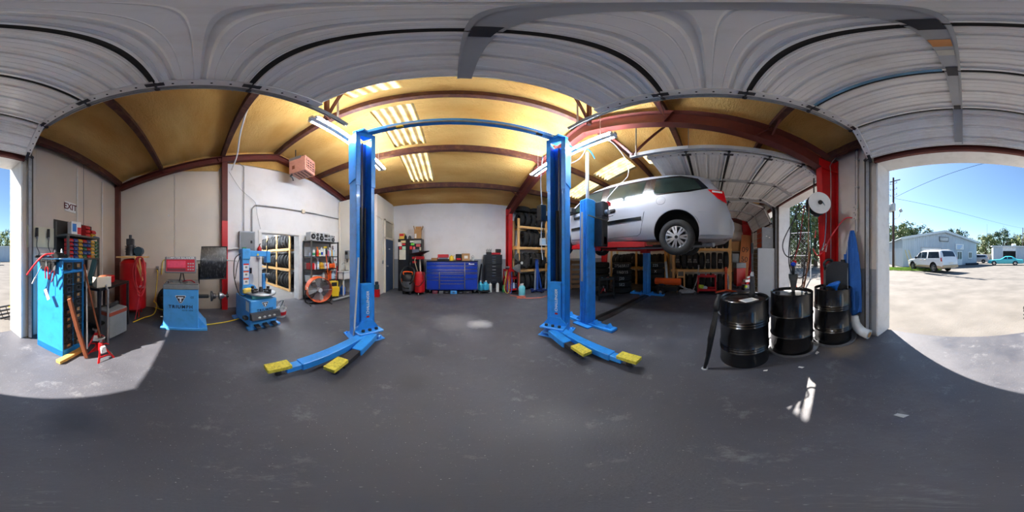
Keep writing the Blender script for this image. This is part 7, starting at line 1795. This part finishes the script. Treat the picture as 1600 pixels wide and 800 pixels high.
# building with gable front: local x along the front wall (0..12.4), front faces local -y
a = Vector((7.73, -19.1)); b = Vector((-1.9, -26.9)); ang = math.degrees(math.atan2((a-b).y, (a-b).x))
G1 = thing('metal_building', 'grey metal building with a gable roof across the yard', 'building', (a.x, a.y, 0), ang+180); Wd = (a-b).length
def gtop(x): return 3.6+1.25*(1-abs(x-Wd/2)/(Wd/2))
mb = MB(); siding(mb, 0, Wd, 0, lambda x: 0, gtop); mb.build('front_siding', METAL, G1, smooth=0)
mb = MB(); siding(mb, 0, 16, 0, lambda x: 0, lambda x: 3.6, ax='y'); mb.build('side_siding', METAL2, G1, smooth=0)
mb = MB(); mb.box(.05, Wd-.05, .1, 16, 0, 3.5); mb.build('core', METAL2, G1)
for s in (0, 1):
    x0, x1 = (-.25, Wd/2) if s == 0 else (Wd/2, Wd+.25)
    mb = MB(); z0 = gtop(max(0, min(Wd, x0))) - (.05 if s == 0 else 0); z1 = gtop(max(0, min(Wd, x1)))-(.05 if s else 0)
    mb.add([(x0, -.3, z0), (x1, -.3, z1), (x1, 16, z1), (x0, 16, z0), (x0, -.3, z0+.12), (x1, -.3, z1+.12), (x1, 16, z1+.12), (x0, 16, z0+.12)], [(0, 1, 2, 3), (4, 5, 6, 7), (0, 1, 5, 4), (3, 2, 6, 7), (0, 3, 7, 4), (1, 2, 6, 5)]); mb.build('roof', ROOFM, G1)
    mb = MB(); mb.bar((x0, -.32, z0+.02), (x1, -.32, z1+.02), .05, .3, (0, 0, 1)); mb.build('fascia', ROOFM, G1)
o = thing('roll_door', None, None, (2.6, -.04, 0)); o.parent = G1
mb = MB(); mb.box(0, 3.0, -.02, .02, 0, 2.45); mb.build('door_leaf', FRAMEW, o)
for i in range(1, 5):
    mb = MB(); mb.box(0, 3.0, -.03, -.015, i*.49-.01, i*.49+.01); mb.build('door_groove', LGREY, o)
for x in (-.08, 3.0):
    mb = MB(); mb.box(x, x+.08, -.05, .02, 0, 2.55); mb.build('door_frame', LGREY, o)
mb = MB(); mb.box(-.08, 3.08, -.05, .02, 2.45, 2.55); mb.build('door_frame', LGREY, o)
for x, z, w_, h_, nm in ((8.35, 0, .95, 2.1, 'entry_door'), (10.55, .95, .8, 1.1, 'window'), (6.5, 1.5, .9, .6, 'window')):
    o = thing(nm, None, None, (x, -.05, z)); o.parent = G1
    mb = MB(); mb.box(0, w_, -.03, .02, 0, h_); mb.build('frame', FRAMEW, o); mb = MB(); mb.box(.1, w_/2-.03, -.04, -.02, .15 if z else .9, h_-.12); mb.build('pane', CLEARGL, o)
    mb = MB(); mb.box(w_/2+.03, w_-.1, -.04, -.02, .15 if z else .9, h_-.12); mb.build('pane', CLEARGL, o)
o = thing('gable_sign', None, None, (6.05, -.1, 3.75)); o.parent = G1
mb = MB(); mb.box(-.75, .75, -.04, .04, -.32, .32); mb.build('board', mat('sign_brown', (98, 92, 88), .6), o); mb = MB(); mb.box(-.68, .68, -.05, -.03, -.25, .25); mb.build('sign_face', mat('sign_face', (190, 194, 196), .5, 0, .2, 3), o)
o = thing('door_sign', None, None, (8.8, -.1, 2.75)); o.parent = G1
mb = MB(); mb.box(-.75, .75, -.04, .04, -.42, .42); mb.build('board', FRAMEW, o)
for i in range(3):
    mb = MB(); mb.box(-.5, .5-.2*i, -.05, -.04, .12-.2*i, .2-.2*i); mb.build('sign_lines', BLUE2, o)
mb = MB(); mb.box(9.6, 12.2, -.8, -.4, .0, .3, .1); mb.build('flower_bed', mat('bed_dark', (50, 58, 70), .9, 0, .3, 3), G1)
# second building: front wall at local y = 0 facing the workshop
G2 = thing('metal_building', 'low grey metal building with an open bay beyond the teal car', 'building', (-11.9, -36.8, 0), -6.5)
for x0, x1 in ((-6.0, .1), (3.2, 5.4)):
    mb = MB(); siding(mb, x0, x1, 0, lambda x: 0, lambda x: 3.55, .35, -.03); mb.build('front_siding', METAL, G2, smooth=0)
mb = MB(); siding(mb, .1, 3.2, 0, lambda x: 2.55, lambda x: 3.55, .35, -.03); mb.build('bay_header', FRAMEW, G2, smooth=0)
for a_ in ((-6.0, 5.4, -8.2, -8.0), (-6.0, -5.8, -8, -.1), (5.2, 5.4, -8, -.1)):
    mb = MB(); mb.box(a_[0], a_[1], a_[2], a_[3], 0, 3.6); mb.build('rear_wall', METAL2, G2)
mb = MB(); mb.add([(-6.3, .35, 3.5), (5.7, .35, 3.5), (5.7, -8.3, 4.0), (-6.3, -8.3, 4.0), (-6.3, .35, 3.78), (5.7, .35, 3.78), (5.7, -8.3, 4.2), (-6.3, -8.3, 4.2)], [(0, 1, 2, 3), (4, 5, 6, 7), (0, 1, 5, 4), (3, 2, 6, 7), (0, 3, 7, 4), (1, 2, 6, 5)]); mb.build('roof', ROOFM, G2)
for x in (.0, 3.2):
    mb = MB(); mb.box(x-.06, x+.06, -.1, .08, 0, 2.6); mb.build('bay_frame', FRAMEW, G2)
mb = MB(); mb.box(.7, 1.3, -2.6, -2.2, 0, 1.5, .02); mb.build('locker', DKBLUE, G2)
mb = MB(); mb.box(2.0, 2.7, -3, -2.4, 0, 1.2, .02); mb.build('crate', FRAMEW, G2)
mb = MB(); mb.box(-.6, .4, -4, -3, 3.9, 4.5, .05); mb.build('roof_unit', FRAMEW, G2)
mb = MB(); mb.box(5.3, 5.45, .03, .15, 0, 3.5); mb.build('downpipe', FRAMEW, G2)
# vehicles in the yard
SUVW = mat('suv_white', (226, 228, 230), .3, .05, .02, 3, coat=.6); SUVT = mat('suv_tan', (186, 164, 134), .4, .1, .04, 3, coat=.4)
DKGL = mat('tint_glass', (24, 34, 48), .08, 0, .1, 3, coat=.6)
Sv = Car('suv', 'white and tan sport utility vehicle parked across the yard', 'car', (5.32, -16.72, -.02), 142.6, 5.2, 1.98,
         [(0, .72), (.08, .98), (.5, 1.08), (1.3, 1.16), (1.62, 1.42), (1.95, 1.74), (2.3, 1.87), (3.0, 1.92), (4.4, 1.92), (4.75, 1.86), (4.95, 1.6), (5.1, 1.2), (5.2, .8)], .34, 1.14, .17, (.98, 4.05), .39, .47, SUVW, az=.43, lower=SUVT)
Sv.side('side_window', DKGL, [(1.62, 1.2), (2.35, 1.2), (2.35, 1.74), (2.05, 1.72)]); Sv.side('side_window', DKGL, [(2.42, 1.2), (3.15, 1.2), (3.15, 1.76), (2.42, 1.76)])
Sv.side('side_window', DKGL, [(3.35, 1.2), (4.82, 1.22), (4.62, 1.75), (3.35, 1.76)]); Sv.across('windshield', DKGL, 1.36, 2.2); Sv.across('rear_glass', DKGL, 4.8, 5.05)
Sv.line('door_seam', GREY, [(2.38, 1.76), (2.38, .45)]); Sv.line('door_seam', GREY, [(3.25, 1.76), (3.2, .6)]); Sv.line('door_seam', GREY, [(1.5, 1.15), (1.48, .5)])
Sv.side('tail_light', TAILRED, [(4.98, .95), (5.12, .95), (5.08, 1.25), (4.95, 1.25)], off=.015); Sv.side('headlight', HEADL, [(.05, .85), (.35, .88), (.35, 1.0), (.12, 1.0)], off=.012)
for x in (2.5, 1.9):
    for sd in (-1, 1):
        mb = MB(); mb.ob((x+.5, sd*(Sv.hw(x, 1.05)+.015), 1.05), (.18, .03, .05), bev=.008); mb.build('door_handle', SUVT, Sv.t)
for sd in (-1, 1):
    mb = MB(); mb.ob((1.72, sd*(Sv.hw(1.7, 1.2)+.12), 1.25), (.12, .2, .2), bev=.03); mb.build('mirror', PLBLACK, Sv.t)
    mb = MB(); mb.tube([(2.3, sd*.68, 1.93), (2.4, sd*.68, 1.97), (4.4, sd*.68, 1.97), (4.5, sd*.68, 1.93)], .02, 6); mb.build('roof_rail', GREY, Sv.t)
    mb = MB(); mb.box(1.5, 3.5, sd*.93-.07, sd*.93+.07, .33, .38, .01); mb.build('running_board', PLBLACK, Sv.t)
mb = MB(); mb.box(5.12, 5.3, -.9, .9, .42, .66, .05); mb.build('rear_bumper', SUVT, Sv.t); mb = MB(); mb.box(5.3, 5.31, -.2, .2, .75, .88); mb.build('licence_plate', PAPER, Sv.t)
Sv.wheels(.25, .24, 'five')
TEALP = mat('teal_car', (70, 196, 206), .3, .05, .03, 3, coat=.6)
Tc = Car('sedan', 'teal classic sedan parked in front of the low building', 'car', (-3.47, -24.3, -.03), 166.7, 5.3, 1.95,
         [(0, .66), (.1, .8), (.6, .86), (1.75, .92), (2.0, 1.02), (2.45, 1.32), (2.7, 1.38), (3.4, 1.38), (3.65, 1.32), (4.15, .98), (4.4, .93), (5.1, .88), (5.3, .7)], .28, .88, .26, (.92, 4.0), .33, .38, TEALP, az=.34)
Tc.side('side_window', DKGL, [(2.2, .96), (2.82, .96), (2.8, 1.28), (2.52, 1.27)]); Tc.side('side_window', DKGL, [(2.92, .96), (3.65, .98), (3.48, 1.27), (2.9, 1.28)])
Tc.across('windshield', DKGL, 2.02, 2.5); Tc.across('rear_glass', DKGL, 3.64, 4.1); Tc.line('door_seam', GREY, [(2.1, .9), (2.08, .35)]); Tc.line('door_seam', GREY, [(3.0, .95), (2.98, .32)]); Tc.line('chrome_strip', CHROME, [(.4, .6), (4.9, .6)], r=.012)
mb = MB(); mb.box(-.06, .08, -.85, .85, .38, .52, .04); mb.build('front_bumper', CHROME, Tc.t); mb = MB(); mb.box(5.22, 5.36, -.85, .85, .38, .52, .04); mb.build('rear_bumper', CHROME, Tc.t)
Tc.side('headlight', HEADL, [(.03, .55), (.12, .55), (.12, .7), (.05, .7)], off=.012); Tc.side('tail_light', TAILRED, [(5.2, .55), (5.28, .55), (5.26, .72), (5.18, .72)], off=.012)
Tc.wheels(.2, .2, 'five', m=CHROME)
SILV2 = mat('van_grey', (176, 178, 184), .3, .3, .02, 3, coat=.5)
def plain_van(label, loc, rz, paint):
    v_ = Car('minivan', label, 'van', loc, rz, 5.0, 1.95, [(0, .62), (.06, .74), (.25, .86), (.7, .98), (1.05, 1.06), (1.45, 1.32), (1.85, 1.58), (2.15, 1.68), (2.6, 1.73), (4.3, 1.7), (4.65, 1.6), (4.85, 1.2), (5.0, .65)], .27, 1.02, .2, (1.0, 4.0), .33, .4, paint, az=.36)
    v_.side('side_window', DKGL, [(1.6, 1.1), (2.5, 1.12), (2.5, 1.55), (2.0, 1.53)]); v_.side('side_window', DKGL, [(2.6, 1.12), (4.5, 1.18), (4.35, 1.52), (2.6, 1.55)]); v_.across('windshield', DKGL, 1.1, 2.05); v_.across('rear_glass', DKGL, 4.66, 4.82)
    v_.side('tail_light', TAILRED, [(4.8, .95), (4.92, .9), (4.86, 1.15), (4.75, 1.15)], off=.012); v_.line('door_seam', GREY, [(2.55, 1.5), (2.55, .4)])
    v_.wheels(.2, .2, 'five'); return v_
plain_van('silver grey minivan half hidden behind the gabled building', (.3, -32.6, -.03), 170, SILV2)
plain_van('pale blue white car parked beyond the chain link gate', (25.2, -11.0, -.03), 45, mat('car_paleblue', (190, 208, 226), .3, 0, .02, 3, coat=.5))
plain_van('dark grey blue car parked beyond the trees by the gate', (22.4, -17.6, -.03), 35, mat('car_slate', (60, 78, 100), .3, 0, .02, 3, coat=.5))
# utility poles and wires
POLE = mat('pole_wood', (74, 52, 50), .85, 0, .15, 5, stretch=(4, 4, .4))
def upole(label, x, y, h_, full=True):
    t = thing('utility_pole', label, 'pole', (x, y, -.03))
    mb = MB(); mb.cyl((0, 0, 0), (0, 0, h_), .15, .11, 14); mb.build('shaft', POLE, t)
    if full:
        mb = MB(); mb.bar((-.9, .1, h_-.5), (.5, -.1, h_-.5), .08, .1); mb.build('crossarm', POLE, t)
        for z in (h_-.9, h_-1.7, h_-2.5):
            mb = MB(); mb.bar((-.5, .1, z), (.5, -.1, z), .05, .06); mb.build('bracket', GALV, t)
            for s in (-.45, .45):
                mb = MB(); mb.cyl((s, -.1*s*2, z), (s, -.1*s*2, z+.25), .05, .03, 8); mb.build('insulator', LGREY, t)
        for dx, dy in ((.4, -.05), (-.15, .35)):
            mb = MB(); mb.lathe([(0, 0), (.26, 0), (.28, .05), (.28, .85), (.2, .95), (0, .98)], 18, Matrix.Translation((dx, dy, h_-4.6))); mb.build('transformer', LGREY, t)
        mb = MB(); mb.tube(smooth_path([(0, 0, h_-5.6), (-.8, .3, h_-5.4), (-1.0, .4, h_-5.0)], 4), .03, 6); mb.ob((-1.1, .42, h_-4.7), (.35, .2, .4), (0, 30, 0), .05); mb.build('street_lamp', LGREY, t)
    return t
upole('dark wooden utility pole with transformers left of the gabled building', 8.1, -17.2, 11.3)
upole('plain wooden utility pole out of sight beside the workshop', -16.5, -4.2, 11.5, False); upole('distant wooden utility pole behind the low building', -17, -46, 10.0, False)
def wire(label, a_, b_, sag):
    a_, b_ = Vector(a_), Vector(b_)
    mb = MB(); mb.tube([a_.lerp(b_, f)-Vector((0, 0, sag*4*f*(1-f))) for f in [k/24 for k in range(25)]], .018, 5); mb.build('power_line', mat('wire_black', (24, 25, 27), 1.0, spec=0), label=label, cat='wire')
wire('overhead wire rising to the right across the sky', (8.1, -17.2, 8.4), (-16.5, -4.2, 11.3), .35)
wire('overhead wire falling to the right behind the low building', (8.1, -17.2, 8.4), (-17, -46, 9.8), .6)
mb = MB()
for k in range(3): mb.tube([(-20+.3*math.cos(k*2.09), -148+.3*math.sin(k*2.09), 0), (-20, -148, 31)], .07, 5)
mb.build('radio_mast', LGREY, label='thin distant radio mast above the trees', cat='mast')
# trees
LEAF = [mat('leaf_a', (84, 104, 62), .7, 0, .3, 1.5), mat('leaf_b', (108, 122, 74), .7, 0, .3, 1.5), mat('leaf_c', (62, 88, 62), .7, 0, .3, 1.5)]
BARK = mat('bark', (88, 74, 62), .9, 0, .2, 4)
def tree(name, label, x, y, h_, rx, z0, n, leaf, mi, seed, group=None):
    rn = random.Random(seed); t = thing(name, label, 'tree', (x, y, -.05), group=group)
    mb = MB(); mb.tube([(0, 0, 0), (.1, .05, h_*.25), (.0, .1, h_*.5), (.1, 0, h_*.75)], [rx*.07, rx*.055, rx*.04, rx*.015], 8)
    br = []
    for k in range(6):
        a = rn.uniform(0, 6.28); q = (rx*.6*math.cos(a), rx*.6*math.sin(a), z0+(h_-z0)*rn.uniform(.3, .8)); br.append(q)
        mb.tube([(0, .05, h_*.35), (q[0]*.5, q[1]*.5, (h_*.35+q[2])/2+.2), q], [rx*.035, rx*.022, rx*.008], 6)
    mb.build('trunk', BARK, t)
    mb = MB(); v = []; f = []
    cl = []
    for k in range(int(n/45)):
        while True:
            p = Vector((rn.uniform(-1, 1), rn.uniform(-1, 1), rn.uniform(-1, 1)))
            if .35 < p.length < 1: break
        cl.append(Vector((p.x*rx, p.y*rx, z0+(h_-z0)*(p.z*.5+.5))))
    for c in cl:
        rr = rx*.26
        for j in range(45):
            d = Vector((rn.gauss(0, 1), rn.gauss(0, 1), rn.gauss(0, .8))).normalized()*rr*rn.uniform(.3, 1)
            q = c+d; nn = (d.normalized()+Vector((rn.uniform(-.6, .6), rn.uniform(-.6, .6), rn.uniform(-.2, .9)))).normalized()
            a_ = nn.orthogonal().normalized(); b_ = nn.cross(a_); s_ = leaf*rn.uniform(.6, 1.2); o = len(v)
            v += [q-a_*s_*.5, q+b_*s_*.32, q+a_*s_*.5, q-b_*s_*.32]; f.append((o, o+1, o+2, o+3))
    mb.add(v, f); mb.build('crown', LEAF[mi], t, smooth=0)['kind'] = 'stuff'
def T_(phi, d): return d*math.sin(R(phi)), d*math.cos(R(phi))
trees = [(153.5, 40, 10.5, 4.5, 2, 3200, .5, 1, 'pale leafy tree far left behind the gabled building'), (158.5, 44, 10.6, 4.2, 2, 3000, .5, 1, 'thin pale tree behind the utility pole'), (163.5, 46, 10.4, 4.4, 2, 3400, .5, 2, 'round dark tree behind the gable building left slope'),
         (177, 52, 10.6, 4.8, 2, 3400, .55, 2, 'round dark tree showing over the gable ridge'), (187.2, 58, 9.2, 5.0, 1, 3200, .6, 1, 'pale olive tree right of the gabled building'), (193.5, 62, 11.6, 6.0, 1, 3600, .65, 2, 'broad dark tree behind the low building'),
         (199.5, 60, 9.6, 4.6, 1, 3000, .6, 1, 'olive tree at the right behind the low building'), (205, 56, 11.0, 5.5, 1, 3200, .6, 0, 'green tree past the low building end'), (212, 50, 9.5, 5, 1, 2600, .6, 0, 'green tree hidden past the main door jamb'),
         (118.5, 21, 8.4, 3.8, 1.5, 3600, .3, 0, 'green tree behind the gate nearest the white jamb'), (123, 19, 8.0, 3.2, 1.2, 3600, .28, 1, 'light green tree behind the middle of the gate'), (127.5, 22, 9.5, 4, 1.2, 3800, .3, 2, 'dark green tree behind the hose reel'), (132, 20, 8.4, 3.4, 1.5, 2600, .3, 0, 'green tree behind the red column'),
         (113, 24, 8.6, 4.2, 1.2, 3000, .32, 1, 'light green tree seen under the half raised door'), (109.5, 22, 7.6, 3.6, 1.2, 2600, .32, 2, 'dark green tree under the half raised door')]
for i, (ph, d_, h_, rx, z0, n, lf, mi, lab) in enumerate(trees):
    x, y = T_(ph, d_); tree('tree', lab, x, y, h_, rx, z0, n, lf, mi, 100+i, 'trees outside the workshop')
for i, (ph, d_) in enumerate(((119.5, 15.5), (124.5, 15), (129.5, 16))):
    x, y = T_(ph, d_+9); tree('shrub', ('bright low shrub at the left behind the gate', 'bright low shrub in the middle behind the gate', 'bright low shrub at the right behind the gate')[i], x, y, 2.6, 2.0, .2, 1600, .22, 1, 300+i, 'shrubs behind the gate')
# grass strip
def in_strip(rn): return rn.uniform(1.5, 10.5), rn.uniform(-17.5, -14.2)
rn = random.Random(5); v = []; f = []
for k in range(9000):
    x, y = in_strip(rn)
    if (y+15.9)**2*.35+((x-6.5)/4.2)**2 > 1.0: continue
    h_ = rn.uniform(.04, .14); a = rn.uniform(0, 6.28); o = len(v)
    v += [(x-.03*math.cos(a), y-.03*math.sin(a), -.02), (x+.03*math.cos(a), y+.03*math.sin(a), -.02), (x+rn.uniform(-.05, .05), y+rn.uniform(-.05, .05), h_)]; f.append((o, o+1, o+2))
mb = MB(); mb.add(v, f); mb.build('grass', mat('grass_green', (150, 178, 84), .8, 0, .3, .8), smooth=0, label='strip of short yellow green grass by the pole', cat='grass', kind='stuff')
# yellow posts leaning at the building
for i, (x, y) in enumerate(((6.35, -18.2), (5.95, -18.35))):
    mb = MB(); mb.tube([(x, y, -.02), (x+.85, y-.45, 2.1)], .035, 8); mb.build('yellow_post', YELLOW, label=('yellow post leaning on the gabled building nearest the corner', 'yellow post leaning on the gabled building nearer the white door')[i], cat='post')
# chain link fence beside the pole
def fence(label, a_, b_, h_, posts, mesh_m=None, step=.22, top=True):
    t = thing('chain_link_fence', label, 'fence', (0, 0, 0)); a_, b_ = Vector(a_), Vector(b_)
    for k in range(posts):
        p = a_.lerp(b_, k/(posts-1)); mb = MB(); mb.cyl(p, p+Vector((0, 0, h_)), .035, n=8); mb.build('fence_post', WHITE if top else GALV, t)
    for z in ([h_, .1, h_*.5] if top else [h_]):
        mb = MB(); mb.tube([a_+Vector((0, 0, z)), b_+Vector((0, 0, z))], .025, 6); mb.build('fence_rail', WHITE if top else GALV, t)
    mb = MB(); L = (b_-a_).length; d = (b_-a_)/L; n = int((L+h_)/step)
    for k in range(n):
        s_ = k*step
        for sg in (1, -1):
            p0s, p0z = (s_, 0) if s_ <= L else (L, s_-L); p1s, p1z = (s_-h_, h_) if s_ >= h_ else (0, s_)
            if sg < 0: p0s, p1s = L-p0s, L-p1s
            mb.tube([a_+d*p0s+Vector((0, 0, p0z)), a_+d*p1s+Vector((0, 0, p1z))], .006, 3, cap=False)
    mb.build('wire_mesh', GALV, t)['kind'] = 'stuff'
    return t
fence('chain link fence by the utility pole', (12.5, -17.5, -.03), (8.5, -18.7, -.03), 2.0, 4, top=False)
fence('white framed chain link gate outside the van bay', (9.6, -4.6, -.03), (8.0, -5.75, -.03), 2.85, 2, step=.3)
fence('long chain link fence behind the yard gate', (34, -6.5, -.03), (16, -27, -.03), 1.9, 9, top=False, step=.5)
mb = MB()
t = thing('board_fence', 'weathered wooden fence behind the silver minivan', 'fence', (-9.5, -45, -.03), 4)
for k in range(60):
    mb = MB(); mb.box(k*.2, k*.2+.18, -.02, .02, 0, 1.9+.05*math.sin(k*2.3)); mb.build('fence_board', mat('fence_wood', (170, 160, 148), .9, 0, .1, 3), t)
# traffic cone
t = thing('traffic_cone', 'orange traffic cone with white bands outside the van bay', 'cone', (5.73, -3.27, -.03))
mb = MB(); mb.box(-.19, .19, -.19, .19, 0, .03, .008); mb.build('base', ORANGE, t); mb = MB(); mb.lathe([(.15, .03), (.028, .72), (0, .72)], 24); mb.build('cone_body', ORANGE, t)
for z in (.28, .48):
    r0 = .15-.122*(z-.03)/.69; r1 = .15-.122*(z+.1-.03)/.69
    mb = MB(); mb.lathe([(r0+.003, z), (r1+.003, z+.1)], 24); mb.build('reflective_band', WHITE, t)
# yellow lattice upright and black steel rack outside the main door
t = thing('lattice_upright', 'yellow lattice rack upright just outside the main door', 'upright', (-1.85, -3.95, -.03), 20)
for x in (-.05, .05):
    mb = MB(); mb.box(x-.012, x+.012, -.03, .03, 0, 2.0); mb.build('rail', YELLOW, t)
for k in range(13):
    mb = MB(); mb.bar((-.05, 0, .08+k*.15), (.05, 0, .16+k*.15), .012, .02); mb.build('lattice_bar', YELLOW, t)
mb = MB(); mb.box(-.1, .1, -.06, .06, 0, .03); mb.build('base_plate', YELLOW, t)
t = thing('steel_rack', 'black steel ladder rack lying outside the main door', 'rack', (-1.95, -3.35, .12), 10)
for z in (-.14, -.05, .04, .13):
    mb = MB(); mb.box(-.5, .75, -.02, .02, z-.014, z+.014); mb.build('rail', BLACK, t)
for k in range(8):
    mb = MB(); mb.bar((-.45+.16*k, 0, -.13), (-.36+.16*k, 0, .12), .014, .014); mb.build('brace', DKSTEEL, t)
